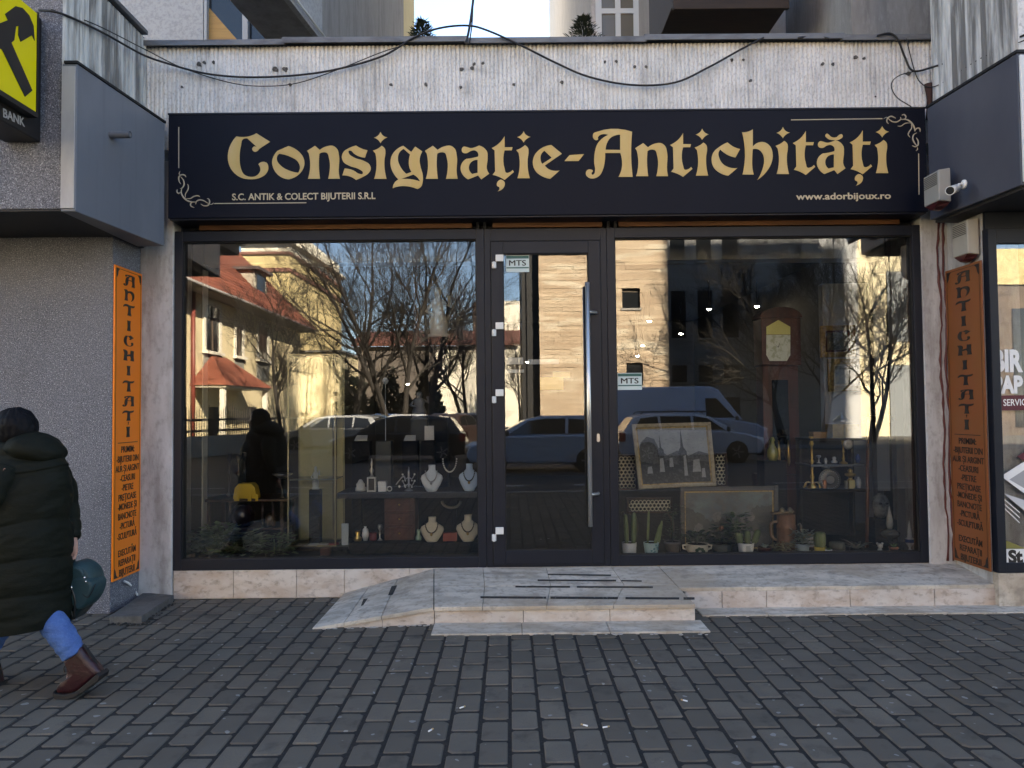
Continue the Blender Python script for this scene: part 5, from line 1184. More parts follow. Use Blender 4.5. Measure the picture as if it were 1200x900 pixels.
vehicle('hatchback', 'white hatchback parked between the two darker rear parked hatchbacks', 'car', put(484, 37), R(-78), paint('white_paint', (.5, .5, .5)), 4.0, 1.75, hat_body, hat_cab, hat_win, (-1.25, 1.25), .32, (1.95, .68), (-1.97, .85), G_CAR)

vehicle('estate_car', 'dull silver estate car parked behind the low iron fence end, side on', 'car', put(392, 31), math.pi, paint('dull_silver_paint', (.26, .27, .28)), 4.4, 1.8, est_body, est_cab, est_win, (-1.35, 1.38), .33, (2.2, .68), (-2.15, .80), G_CAR)
vehicle('hatchback', 'deep red hatchback parked in the back row beyond the white hatchback', 'car', put(512, 44), R(-80), paint('deep_red_paint', (.13, .012, .012)), 4.0, 1.75, hat_body, hat_cab, hat_win, (-1.25, 1.25), .32, (1.95, .68), (-1.97, .85), G_CAR)
vehicle('hatchback', 'blue hatchback parked in the back row nearest the annex', 'car', put(458, 45), R(-80), paint('strong_blue_paint', (.03, .07, .20)), 4.0, 1.75, hat_body, hat_cab, hat_win, (-1.25, 1.25), .32, (1.95, .68), (-1.97, .85), G_CAR)
vehicle('hatchback', 'pale grey hatchback parked in the back row in front of the white house wall', 'car', put(552, 43), R(-84), paint('pale_grey_paint', (.36, .37, .38)), 4.0, 1.75, hat_body, hat_cab, hat_win, (-1.25, 1.25), .32, (1.95, .68), (-1.97, .85), G_CAR)
bare_tree(mg(607, 60), 9, 33, .12, 'small bare tree in front of the white facade seen in the door glass', stems=2)
bare_tree(mg(545, 55), 11, 36, .15, 'bare tree standing before the white end wall of the low house', stems=2)
# ------------------------------------------------------------------ goods in the shop windows
mBLACKWOOD = mat('ebonised_wood', (.012, .010, .009), .4); mVELVET = mat('black_display_cloth', (.006, .006, .007), .9)
mPOTW = mat('white_glaze', (.80, .80, .78), .3); mCREAMGL = mat('cream_glaze', (.75, .68, .54), .35); mSOIL = mat('potting_soil', (.02, .016, .012), .95)
mCACTUS = mat('cactus_green', (.17, .21, .09), .7, [((30, 30, 6), .45, .65, (.27, .30, .16), .7)]); mLEAF = mat('leaf_green', (.13, .19, .085), .55, [((20, 20, 20), .4, .7, (.20, .27, .13), .7)], island=.35)
mPLEAF = mat('silvery_leaf', (.30, .36, .26), .55, [((20, 20, 20), .4, .7, (.20, .26, .16), .7)], island=.4); mLEAFGREY = mat('grey_green_leaf', (.26, .31, .26), .6, island=.3); mLEAFDRY = mat('dry_moss_leaf', (.30, .27, .15), .8, island=.3); mLEAFDK = mat('dark_leaf', (.07, .10, .055), .5, island=.4)
mPALEBLUE = mat('pale_blue_velvet', (.50, .64, .80), .7); mIVORY = mat('ivory_velvet', (.62, .56, .43), .75); mPEARL = mat('pearl', (.70, .68, .62), .25)
mSILVER = mat('old_silver', (.42, .42, .42), .3, metal=.9); mMARBLE = mat('pale_statuary', (.55, .55, .53), .5); mPAPER = mat('printed_paper', (.5, .48, .43), .7, [((30, 30, 30), .5, .6, (.25, .23, .2), .6)])
mGILT = mat('old_gilt', (.42, .28, .10), .4, [((30, 30, 30), .45, .65, (.16, .10, .04), .8)], metal=.35); mGILTPALE = mat('worn_pale_gilt', (.40, .33, .21), .5, [((30, 30, 30), .45, .65, (.26, .20, .12), .8)])
def span(px0, py0, px1, py1, Y):
    a, b = at(px0, py1, Y), at(px1, py0, Y); return a.x, b.x, a.z, b.z
def tthing(name, label, cat, px, Y, z, group=None): return thing(name, label, cat, (at(px, 640, Y).x, Y, z), group)
PXM = lambda Y: (Y + 6.28) / F                     # metres per photo pixel at that depth
Zs = ZSILL

def leaves(mb, c, n, rx, rz, size, rr, up=.4, narrow=.4):
    for i in range(n):
        a = rr.uniform(0, 6.28); q = rr.random() ** .6
        p = Vector(c) + Vector((math.cos(a) * rx * q, math.sin(a) * rx * q * .8, rr.random() * rz))
        d = Vector((math.cos(a), math.sin(a), rr.uniform(-.3, 1) * up + .1)).normalized() * size * rr.uniform(.6, 1.2); s_ = d.cross(Vector((0, 0, 1))).normalized() * d.length * narrow
        dn = Vector((0, 0, -.15 * d.length))
        mb.add([p, p + d * .45 + s_, p + d + dn, p + d * .45 - s_], [(0, 1, 2), (0, 2, 3)])
def pot_plant(name, label, cat, px, w, h, Y, prof, mp, kind, seed, extra=None, pm=None, group='potted plants in the window', zb=None):
    """w,h: pot size in photo pixels"""
    k = PXM(Y); z0 = Zs if zb is None else zb; t = tthing(name, label, cat, px, Y, z0, group); c = (t.location.x, Y, z0); r = w * k / 2; H = h * k
    mb = MB(); mb.lathe([(r * a, H * b) for a, b in prof], c, 22); mb.build('pot', mp, t)
    mb = MB(); mb.lathe([(r * .88, H * .93), (r * .88, H * .94)], c, 16); mb.build('soil', mSOIL, t)
    rr = random.Random(seed); kind(t, Vector(c) + Vector((0, 0, H * .93)), k, rr)
    if extra: extra(t, Vector(c), r, H)
    return t
P_STR = [(.75, 0), (.78, .02), (1, 1), (.9, 1), (.9, .93)]; P_RIM = [(.70, 0), (.72, .02), (.9, .8), (1.02, .82), (1.02, 1), (.92, 1), (.9, .93)]
P_BOWL = [(.45, 0), (.5, .05), (.9, .35), (1, .6), (.92, .88), (1, 1), (.9, 1), (.86, .93)]; P_MUG = [(.75, 0), (.9, .08), (.95, .6), (1, 1), (.9, 1), (.88, .93)]
def cacti(spec, ribs=9, m_=None):
    def f(t, c, k, rr):
        mb = MB()
        for dx, w, h, lean in spec:
            prof = [(.7, 0), (.95, .15), (1, .5), (.95, .85), (.7, .96), (.05, 1.0)]; r = w * k / 2; H = h * k; n = 18
            rings = []
            for a, b in [(p[0], p[1]) for p in prof]:
                rings.append([c + Vector((dx * k + lean * k * b + r * a * (1 + .12 * math.cos(j * 2 * math.pi / n * ribs)) * math.cos(j * 2 * math.pi / n), r * a * (1 + .12 * math.cos(j * 2 * math.pi / n * ribs)) * math.sin(j * 2 * math.pi / n), H * b)) for j in range(n)])
            mb.rings(rings)
        mb.build('cactus', m_ or mCACTUS, t)
    return f
def leafy(n, rx, rz, size, m_, up=.4, narrow=.4):
    def f(t, c, k, rr):
        mb = MB(); leaves(mb, c + Vector((0, 0, .0)), n, rx * k, rz * k, size * k, rr, up, narrow); 
        for i in range(5): mb.tube([c, c + Vector((rr.uniform(-1, 1) * rx * k * .5, rr.uniform(-.5, .5) * rx * k, rz * k * .8))], .0025, 4)
        mb.build('leaves', m_, t, fixn=False)
    return f
def blades(n, L_, w, m_, spread=.8):
    def f(t, c, k, rr):
        mb = MB()
        for i in range(n):
            a = i * 2.4 + rr.uniform(-.3, .3); d = Vector((math.cos(a), math.sin(a) * .7, 0)); ll = L_ * k * rr.uniform(.7, 1.1); up = rr.uniform(.25, 1.0)
            pts = [c + d * ll * spread * q + Vector((0, 0, ll * up * (q - .55 * q * q))) for q in (0, .3, .6, .85, 1)]; sd = d.cross(Vector((0, 0, 1))) * w * k * .5
            rings = [[p - sd * (1 - q) ** .6, p + Vector((0, 0, -w * k * .18)) * (1 - q), p + sd * (1 - q) ** .6, p + Vector((0, 0, w * k * .08)) * (1 - q)] for p, q in zip(pts, (0, .3, .6, .85, .99))]
            mb.rings(rings, smooth=True)
        mb.build('leaves', m_, t)
    return f
def leaf_emblem(t, c, r, H):
    mb = MB()
    for i in range(7):
        a = i * .9; p = Vector((c.x + r * .30 * math.cos(a), c.y - r * 1.0, c.z + H * .52 + H * .2 * math.sin(a))); mb.ball(p, r * .17, 8, 5, (1, .25, .8))
    mb.build('painted_leaves', mat('painted_dark_green', (.02, .06, .025), .4), t)
    for s_ in (-1, 1):
        mb = MB(); mb.tube([Vector((c.x + s_ * r * .9, c.y, c.z + H * .5)), Vector((c.x + s_ * r * 1.25, c.y, c.z + H * .6)), Vector((c.x + s_ * r * 1.3, c.y, c.z + H * .85)), Vector((c.x + s_ * r * .95, c.y, c.z + H * .9))], r * .09, 6); mb.build('handle', mCREAMGL, t)
def blue_print(t, c, r, H):
    mb = MB(); rr = random.Random(2)
    for i in range(9):
        a = rr.uniform(-2.6, -.5); q = rr.uniform(.2, .85); rad = r * (.78 + .22 * q) * 1.0; mb.ball(c + Vector((rad * math.cos(a), rad * math.sin(a), H * q)), r * .14, 6, 4, (1, .5, 1))
    mb.build('painted_flowers', mat('teal_paint', (.12, .30, .34), .4), t)
def saucer(mm):
    def f(t, c, r, H): mb = MB(); mb.lathe([(r * 1.05, 0.0), (r * 1.35, H * .28), (r * 1.28, H * .28), (r * .9, .005)], c, 22); mb.build('saucer', mm, t)
    return f
mGREYTEAL = mat('grey_blue_glaze', (.26, .32, .34), .4)
pot_plant('cactus_pot', 'white mug shaped pot with two tall brown green cactus columns by the door frame', 'plant', 737.5, 17, 16, .26, P_MUG, mPOTW, cacti([(-3, 5, 34, -1), (5, 6, 36, 1)]), 1)
pot_plant('cactus_pot', 'pale blue flowered pot with leaning cactus stem and long thin leaf', 'plant', 763, 18, 16, .26, P_STR, mat('pale_blue_glaze', (.40, .56, .58), .35), cacti([(-4, 3, 38, 2), (5, 5, 22, 7), (9, 3, 26, 4)], 5), 2, blue_print)
pot_plant('bonsai_pot', 'grey brown wide rimmed pot with dark twiggy plant', 'plant', 788, 19, 17, .26, P_RIM, mat('grey_brown_clay', (.16, .14, .13), .8), leafy(90, 10, 42, 7, mLEAFDK, .8, .25), 3)
pot_plant('tureen_pot', 'cream two handled bowl painted with a dark leaf, holding low plants', 'plant', 817, 26, 14, .26, P_BOWL, mCREAMGL, leafy(60, 11, 14, 8, mLEAFDK, .8, .35), 4, leaf_emblem)
pot_plant('flower_pot', 'low dark green pot with one orange flower', 'plant', 845, 25, 13, .30, P_STR, mat('dark_green_glaze', (.025, .035, .03), .5), leafy(70, 11, 22, 8, mLEAFDK), 5, lambda t, c, r, H: (lambda mb: (mb.ball(c + Vector((0, -.02, H * 2.35)), .024, 10, 6, (1, .8, 1)), mb.build('flower', mat('orange_petal', (.42, .18, .10), .7), t)))(MB()))
pot_plant('cactus_pot', 'white bucket pot with a label and three stubby round cacti', 'plant', 874, 19, 15, .24, P_STR, mPOTW, cacti([(-7, 8, 13, -1), (2, 7, 15, 0), (10, 7, 16, 5)], 7), 6, lambda t, c, r, H: (lambda mb: (mb.box(c.x - .018, c.x + .018, c.y - r * .98, c.y - r * .9, c.z + H * .35, c.z + H * .85), mb.build('label_patch', mat('pale_label', (.5, .52, .53), .6), t)))(MB()))
pot_plant('succulent_pot', 'low dark red pot with a pale grey rosette succulent', 'plant', 896, 17, 9, .27, P_BOWL, mat('dark_red_glaze', (.06, .010, .012), .4), blades(16, 11, 6, mLEAFGREY, .6), 7)
pot_plant('trailing_plant', 'trailing mossy dry plant spilling over its low pot', 'plant', 918, 16, 9, .26, P_BOWL, mat('brown_clay', (.10, .07, .05), .8), lambda t, c, k, rr: (lambda mb: (leaves(mb, c + Vector((0, 0, -.055)), 260, 13 * k, 14 * k, 6 * k, rr, -.5, .3), mb.build('leaves', mLEAFDRY, t, fixn=False)))(MB()), 8)
pot_plant('succulent_pot', 'grey blue pot with a dense grey green succulent and saucer', 'plant', 940, 17, 13, .26, P_STR, mGREYTEAL, leafy(150, 11, 15, 6, mLEAFGREY, .9, .4), 9, saucer(mGREYTEAL))
pot_plant('cactus_pot', 'small yellow pot with one ribbed barrel cactus on a white saucer', 'plant', 961, 14, 9, .26, P_STR, mat('yellow_glaze', (.58, .46, .10), .4), cacti([(0, 13, 18, 0)], 11), 10, saucer(mPOTW))
pot_plant('stone_cactus_pot', 'low bowl with a flattened round grey cactus', 'plant', 981, 18, 6, .26, P_BOWL, mat('grey_clay', (.14, .13, .12), .8), cacti([(0, 17, 9, 0)], 8, mat('grey_cactus', (.15, .145, .11), .8)), 11)
pot_plant('aloe_pot', 'spreading dark spotted aloe in a shallow black bowl', 'plant', 1004, 16, 6, .30, P_BOWL, mBLACKWOOD, blades(22, 20, 7, mat('purple_green_leaf', (.16, .145, .12), .5, island=.3), .95), 12)
for px, w, sd, lab, m_ in ((239, 18, 21, 'leftmost leafy plant in a dark bowl beside the fluted pilaster', mLEAF), (283, 20, 23, 'round leaved plant in a dark bowl, furthest from the pilaster of the three', mLEAF)):
    pot_plant('leafy_plant', lab, 'plant', px, w, 8, .30, P_BOWL, mBLACKWOOD, leafy(170, 20, 25, 13, mPLEAF, .6, .45), sd)
pot_plant('leafy_plant', 'twiggy leafy plant in a pale grey trough between the two dark bowls', 'plant', 259, 27, 7, .22, P_RIM, mat('pale_grey_trough', (.42, .44, .42), .6), leafy(220, 18, 36, 9, mLEAF, .8, .38), 22)
pot_plant('leafy_plant', 'low dark foliage plant next to the round leaved plant', 'plant', 322, 22, 5, .34, P_BOWL, mBLACKWOOD, leafy(190, 24, 22, 9, mLEAF, .5, .4), 24)

# pictures
def picture(name, label, quad, Y0_, Y1_, fw, mf, mc, cat='picture', depth=.03, inner=None, extra=None):
    """quad: photo corners tl, tr, br, bl; top at depth Y0_, bottom at Y1_"""
    tl, tr, br, bl = [at(*q, (Y0_ if i < 2 else Y1_)) for i, q in enumerate(quad)]
    t = thing(name, label, cat, tuple((bl + br) / 2)); u = (tr - tl).normalized(); v = (tl - bl).normalized(); n = u.cross(v).normalized()
    if n.y > 0: n = -n
    W_, H_ = (tr - tl).length, (tl - bl).length
    pos = lambda a, b, d=0: bl + (br - bl) * a + ((tl + (tr - tl) * a) - (bl + (br - bl) * a)) * b + n * d
    fa, fb = fw / W_, fw / H_; mb = MB()
    for (a0, a1, b0, b1) in ((0, fa, 0, 1), (1 - fa, 1, 0, 1), (fa, 1 - fa, 0, fb), (fa, 1 - fa, 1 - fb, 1)):
        q = [pos(a0, b0), pos(a1, b0), pos(a1, b1), pos(a0, b1)]; mb.prism(q, n * depth)
    mb.build('frame', mf, t, bevel=.004)
    if inner:
        mb = MB(); g_ = inner[0]; ga, gb = g_ / W_, g_ / H_
        for (a0, a1, b0, b1) in ((fa, fa + ga, fb, 1 - fb), (1 - fa - ga, 1 - fa, fb, 1 - fb), (fa + ga, 1 - fa - ga, fb, fb + gb), (fa + ga, 1 - fa - ga, 1 - fb - gb, 1 - fb)):
            mb.prism([pos(a0, b0), pos(a1, b0), pos(a1, b1), pos(a0, b1)], n * depth * .6)
        mb.build('inner_slip', inner[1], t)
    mb = MB(); mb.prism([pos(.01, .01), pos(.99, .01), pos(.99, .99), pos(.01, .99)], n * depth * .3); mb.build('canvas', mc, t)
    if extra: extra(t, lambda a, b, d=0: pos(lerp(fa, 1 - fa, a), lerp(fb, 1 - fb, b), depth * .3 + .0008 + d), n)
    return t
mPRINT = mat('grey_print_sky', (.30, .31, .30), .6, [((9, 9, 9), .42, .65, (.40, .41, .40), .7), ((25, 25, 60), .55, .7, (.16, .16, .155), .5)])
def townscape(t, pos, n):
    rr = random.Random(4); dk, md, lt = mat('print_dark', (.045, .045, .042), .6, [((40, 40, 40), .5, .65, (.13, .13, .12), .7)]), mat('print_mid', (.12, .12, .115), .6, [((50, 50, 50), .45, .65, (.05, .05, .048), .8)]), mat('print_light', (.34, .34, .33), .6, [((50, 50, 50), .5, .7, (.2, .2, .19), .7)])
    def poly(pts, m_, nm, d): mb = MB(); mb.prism([pos(a, b, d) for a, b in pts], n * .0004); mb.build(nm, m_, t)
    poly([(0, 0), (1, 0), (1, .50), (.85, .56), (.7, .48), (.55, .58), (.4, .5), (.3, .62), (.24, .80), (.14, .84), (.05, .74), (0, .55)], md, 'printed_trees', .0)
    poly([(0, 0), (1, 0), (1, .36), (.8, .40), (.6, .34), (.4, .42), (.2, .36), (0, .42)], dk, 'printed_crowd', .0005)
    poly([(.27, .3), (.36, .3), (.36, .6), (.33, .64), (.318, .88), (.306, .64), (.27, .6)], dk, 'printed_spire', .001)
    poly([(.56, .3), (.68, .3), (.68, .56), (.64, .64), (.62, .98), (.60, .64), (.56, .56)], dk, 'printed_spire', .001)
    for a, b, w, h in ((.28, .22, .07, .24), (.62, .14, .05, .36), (.74, .2, .12, .22), (.42, .3, .06, .16), (.1, .2, .08, .12), (.86, .1, .06, .16)):
        poly([(a, b), (a + w, b), (a + w * .9, b + h), (a + w * .2, b + h * .95)], lt, 'printed_house', .0015)
picture('framed_print', 'large grey town print with two spires in a pale gilt frame leaning by the door', [(740, 498), (832, 495.5), (839, 570), (748, 574)], .95, .75, .035, mGILTPALE, mPRINT, inner=(.012, mGILT), extra=townscape)
mOILSKY = mat('oil_painting', (.075, .095, .10), .45, [((2.5, 2.5, 5), .45, .62, (.14, .18, .18), .8), ((9, 9, 9), .48, .62, (.055, .055, .045), .8), ((30, 30, 30), .5, .66, (.12, .095, .07), .6)])
def landscape(t, pos, n):
    rr = random.Random(6); m1 = mat('oil_dark_trees', (.012, .014, .009), .4, [((14, 14, 14), .45, .62, (.04, .038, .026), .8), ((45, 45, 45), .56, .68, (.12, .105, .08), .6)])
    top = [(1 - i / 60, .46 + .30 * (abs(i / 60 - .55) * 1.9) ** 1.2 + .16 * noise.noise(Vector((i * .13, 2.2, 0))) + .05 * noise.noise(Vector((i * .6, 7, 0)))) for i in range(0, 61)]
    mb = MB(); mb.prism([pos(a, b) for a, b in [(0, 0), (1, 0)] + top], n * .0004); mb.build('painted_trees', m1, t)
    m2 = mat('oil_pale_rocks', (.17, .155, .14), .45, [((40, 40, 40), .45, .6, (.07, .06, .05), .8)])
    for i in range(11):
        a, b, w, h = rr.uniform(.12, .8), rr.uniform(.18, .58), rr.uniform(.02, .06), rr.uniform(.05, .16); mb = MB(); mb.prism([pos(a + w * rr.uniform(.6, 1.2) * math.cos(q), b + h * rr.uniform(.6, 1.2) * math.sin(q), .0006) for q in (0, .8, 1.6, 2.5, 3.4, 4.3, 5.3)], n * .0003); mb.build('painted_rock', m2, t)
picture('landscape_painting', 'wide dark landscape oil painting in a black frame behind the pots', [(796, 571), (911, 569.5), (911, 648), (797, 650)], .62, .50, .042, mBLACKWOOD, mOILSKY, inner=(.010, mGILT), extra=landscape)
mPAINT = mat('small_oil_painting', (.07, .07, .045), .4, [((8, 8, 14), .42, .6, (.20, .17, .10), .8), ((25, 25, 25), .5, .65, (.03, .03, .025), .7)])
picture('gilt_picture', 'upper small gilt framed picture hanging on the pale partition', [(960, 382), (1001, 381), (1002, 418), (961, 419)], 1.72, 1.72, .055, mGILT, mPAINT, inner=(.02, mREDWOOD))
picture('gilt_picture', 'lower small gilt framed landscape hanging on the pale partition', [(969, 421), (1011, 420), (1012, 458), (970, 459)], 1.72, 1.72, .060, mGILT, mPAINT, inner=(.018, mGILTPALE))
picture('large_frame', 'large maroon picture frame hung high near the door inside the left window', [(484, 307), (559, 306), (560, 404), (486, 406)], 1.6, 1.6, .05, mat('maroon_frame', (.05, .015, .014), .5), mat('dim_canvas', (.03, .03, .032), .5, [((5, 5, 5), .45, .6, (.05, .05, .055), .7)]))

# caned chairs
def caned(name, label, panels, Y, legs, rail):
    t = thing(name, label, 'chair', (at(panels[0][0], 640, Y).x, Y, Zs)); k = PXM(Y); mC = mat('pale_cane', (.60, .54, .38), .6)
    for (x0, y0, x1, y1, dY) in panels:
        a0, a1, b0, b1 = span(x0, y0, x1, y1, Y + dY); pitch = 4.6 * k; mb = MB(); r = 0; z = b0 + pitch / 2
        while z < b1:
            x = a0 + pitch * (.5 if r % 2 else 1.0)
            while x < a1:
                mb.tube([(x + pitch * .47 * math.cos(q * .7854), Y + dY, z + pitch * .47 * math.sin(q * .7854)) for q in range(9)], .0042, 4, cap=False); x += pitch
            z += pitch * .87; r += 1
        mb.build('cane_panel', mC, t)
        mb = MB(); frame_rect(mb, a0 - .02, a1 + .02, b0 - .02, b1 + .02, .018, Y + dY - .02, Y + dY + .02); mb.build('panel_frame', mDARKWOOD, t, bevel=.004)
    for pts, r in legs:
        mb = MB(); mb.tube(spline([at(*p) if len(p) > 2 else at(p[0], p[1], Y) for p in pts]), r, 8); mb.build('leg', rail, t)
    return t
caned('caned_chair', 'dark wooden chair with round caned back panels behind the town print', [(724, 535, 744, 572, .0), (839, 533, 849, 568, .05)], 1.05, [([(722, 575), (722, 600), (723, 648)], .02), ([(846, 575), (846, 600), (846, 640)], .02)], mDARKWOOD)
caned('caned_bench', 'low bench with caned seat and bowed pale legs behind the mug cactus', [(737, 585, 785, 599, 0)], .55, [([(738, 600), (744, 606), (746, 618), (744, 634), (742, 652)], .016), ([(729, 600), (734, 612), (735, 630), (733, 652)], .016), ([(783, 600), (788, 612), (788, 632), (787, 652)], .016)], mat('pale_carved_wood', (.13, .105, .07), .5))

# grandfather clock
Yc = 1.35; k = PXM(Yc)
t = thing('grandfather_clock', 'mahogany grandfather clock with pale yellow arched dial standing by the small pictures', 'clock', (at(915, 640, Yc).x, Yc, .155))
a0, a1, b0, b1 = span(893, 372, 938, 424, Yc)
m = MB(); m.box(a0, a1, Yc, Yc + .25, at(915, 428, Yc).z, b1); m.build('hood', mREDWOOD, t, bevel=.006)
m = MB(); c0, c1, _, _ = span(897, 430, 936, 560, Yc); m.box(c0, c1, Yc + .02, Yc + .23, at(915, 556, Yc).z, at(915, 428, Yc).z - .002); m.build('trunk_case', mREDWOOD, t, bevel=.005)
m = MB(); d0, d1, _, _ = span(893, 560, 940, 640, Yc); m.box(d0, d1, Yc - .01, Yc + .25, .16, at(915, 556, Yc).z - .002); m.build('plinth', mREDWOOD, t, bevel=.006)
m = MB(); cx = (a0 + a1) / 2; cz = b1; m.prism([(cx + (a1 - a0) / 2 * 1.08 * math.cos(q), Yc - .01, cz + .11 * math.sin(q)) for q in [i * math.pi / 12 for i in range(13)]], (0, .26, 0)); m.build('arched_top', mREDWOOD, t)
m = MB(); m.prism([at(x, y, Yc - .004) for x, y in ((898, 392), (898, 383), (905, 379), (912, 375), (919, 379), (926, 383), (926, 392))], (0, -.004, 0)); m.build('dial_arch', mat('pale_yellow_dial', (.78, .74, .26), .5), t)
m = MB(); m.prism([at(x, y, Yc - .004) for x, y in ((898, 392.5), (926, 392.5), (926, 416), (922, 423), (902, 423), (898, 416))], (0, -.004, 0)); m.build('dial', mat('aged_white_dial', (.75, .78, .66), .5, [((20, 20, 20), .5, .6, (.40, .43, .22), .7)]), t)
m = MB(); cd = at(912, 407, Yc - .009)
for ang, ll in ((1.2, .07), (2.4, .05)): m.prism([(cd.x - .003, cd.y, cd.z), (cd.x + .003, cd.y, cd.z), (cd.x + ll * math.cos(ang), cd.y, cd.z + ll * math.sin(ang))], (0, -.002, 0))
m.build('hands', mINK, t)
m = MB(); q = span(907, 445, 924, 540, Yc); m.box(q[0], q[1], Yc + .012, Yc + .019, q[2], q[3]); m.build('glass_door', mAUTOGL, t)
for px in (902, 913, 924):
    m = MB(); p = at(px, 530, Yc - .02); m.tube([(p.x, p.y, p.z + .12), (p.x, p.y, p.z + .02), (p.x, p.y, p.z - .10), (p.x, p.y, p.z - .14)], [.004, .016, .016, .005], 10); m.build('weight', mBRASS, t)

# shelf of brassware in the right window
Yb = .95; k = PXM(Yb)
def zy(py, Y): return at(900, py, Y).z
def xq(px, Y): return at(px, 560, Y).x
t = thing('black_shelf_unit', 'tall black shelf unit holding brassware, books and a plate', 'shelf', (xq(980, Yb), Yb, Zs))
for py, nm in ((573.5, 'shelf_board'), (544, 'shelf_board'), (514, 'shelf_board')):
    m = MB(); z = zy(py, Yb); m.box(xq(946, Yb), xq(1013, Yb), Yb - .1, Yb + .3, z - .022, z); m.build(nm, mBLACKWOOD if py > 560 or py < 520 else mat('smoked_glass_shelf', (.20, .22, .23), .15), t, bevel=.003)
for px in (948, 1011):
    m = MB(); m.box(xq(px, Yb) - .012, xq(px, Yb) + .012, Yb + .2, Yb + .29, Zs + .001, zy(514, Yb) - .023); m.build('upright', mBLACKWOOD, t)
m = MB(); m.box(xq(946, Yb) + .01, xq(1013, Yb) - .01, Yb + .291, Yb + .30, Zs + .001, zy(514, Yb) - .03); m.build('back_board', mVELVET, t)
def turned(name, label, cat, px, y0, y1, wpx, Y, prof, m_, group=None, parts=()):
    z0, z1 = zy(y1, Y), zy(y0, Y); kk = PXM(Y); t = thing(name, label, cat, (xq(px, Y), Y, z0), group); mb = MB(); mb.lathe([(r * wpx * kk / 2, (z1 - z0) * h) for r, h in prof], (xq(px, Y), Y, z0), 18); mb.build(parts[0] if parts else 'body', m_, t); return t, (xq(px, Y), Y, z0), z1 - z0, kk
CS = [(1, 0), (1, .03), (.4, .10), (.28, .16), (.42, .22), (.25, .30), (.22, .48), (.42, .52), (.22, .56), (.2, .8), (.45, .86), (.3, .90), (.5, .97), (.5, 1), (.3, 1)]
G_C = 'brass candlesticks on the black shelf'
tt, c, H, kk = turned('candlestick', 'tall brass candlestick with branching foot at the end of the black shelf near the clock', 'candlestick', 952, 512, 573, 12, Yb - .02, CS, mBRASS, G_C, ('stem',))
m = MB()
for q in range(6): a = q * 1.047; m.tube(spline([Vector(c) + Vector((0, 0, .05)), Vector(c) + Vector((.06 * math.cos(a), .06 * math.sin(a), .06)), Vector(c) + Vector((.085 * math.cos(a), .085 * math.sin(a), .008))]), .006, 6)
m.build('foot', mBRASS, tt)
turned('candlestick', 'brass candlestick on the upper glass shelf beneath the silver clock face', 'candlestick', 989, 517, 544, 9, Yb, CS, mBRASS, G_C, ('stem',))
t = thing('silver_watch_stand', 'round silver watch face on a small stand beneath the yellow books', 'clock', (xq(990, Yb - .03), Yb - .03, zy(514, Yb)))
m = MB(); m.lathe([(.045, 0), (.05, .01), (.045, .02), (.035, .022)], (xq(990, Yb), Yb - .08, zy(521, Yb)), 20, axis='Y'); m.build('case', mSILVER, t); m = MB(); m.lathe([(.036, .0221), (.03, .0235)], (xq(990, Yb), Yb - .08, zy(521, Yb)), 20, axis='Y'); m.build('dial', mPAPER, t)
t = thing('pewter_plate', 'round embossed pewter plate propped upright on the black shelf', 'plate', (xq(972, Yb - .06), Yb - .06, zy(574, Yb)))
cx_, cz_ = xq(972.5, Yb - .06), zy(563, Yb - .06); rP = 12.8 * PXM(Yb)
m = MB(); m.lathe([(rP, 0), (rP, .010), (rP * .6, .004), (rP * .42, .012), (rP * .40, .016), (.01, .02)], (cx_, Yb - .05, cz_), 36, axis='Y'); m.build('plate', mat('dull_pewter', (.16, .155, .145), .45, metal=.6), t)
m = MB()
for i in range(28): a = i * .2244; m.ball((cx_ + rP * .8 * math.cos(a), Yb - .06, cz_ + rP * .8 * math.sin(a)), rP * .06, 6, 4)
m.build('embossing', mSILVER, t)
m = MB(); m.lathe([(rP * .36, .0), (rP * .36, .006)], (cx_, Yb - .069, cz_), 20, axis='Y'); m.build('medallion', mSILVER, t)
tt, c, H, kk = turned('small_lamp', 'small brass lamp with a pale yellow square base beside the pewter plate', 'lamp', 996.5, 550, 573.5, 13, Yb - .04, [(.55, 0), (.55, .44), (.3, .5), (.4, .58), (.95, .66), (.9, .74), (.35, .8), (.45, .9), (.2, 1)], mBRASS, None, ('body',))
m = MB(); m.box(c[0] - .028, c[0] + .028, c[1] - .034, c[1] - .026, c[2] + .005, c[2] + H * .42); m.build('pale_glass_panel', mat('pale_yellow_glass', (.65, .58, .28), .4), tt)  # plain pale yellow panel, no emission
m = MB(); m.box(c[0] - .062, c[0] - .040, c[1] - .03, c[1], c[2] + .003, c[2] + H * .40); o = m.build('ivory_block', mat('dull_ivory', (.30, .28, .22), .5)); stand_alone(o, (c[0] - .05, c[1], c[2])); tag(o, 'small dull ivory block beside the brass lamp on the black shelf', 'ornament')
tt, c, H, kk = turned('glass_stopper', 'small clear stopper ornament above the pewter plate', 'ornament', 968, 537, 551, 9, Yb, [(.8, 0), (1, .2), (.9, .4), (.3, .5), (.45, .7), (.3, .95), (.1, 1)], mSILVER)
m = MB()
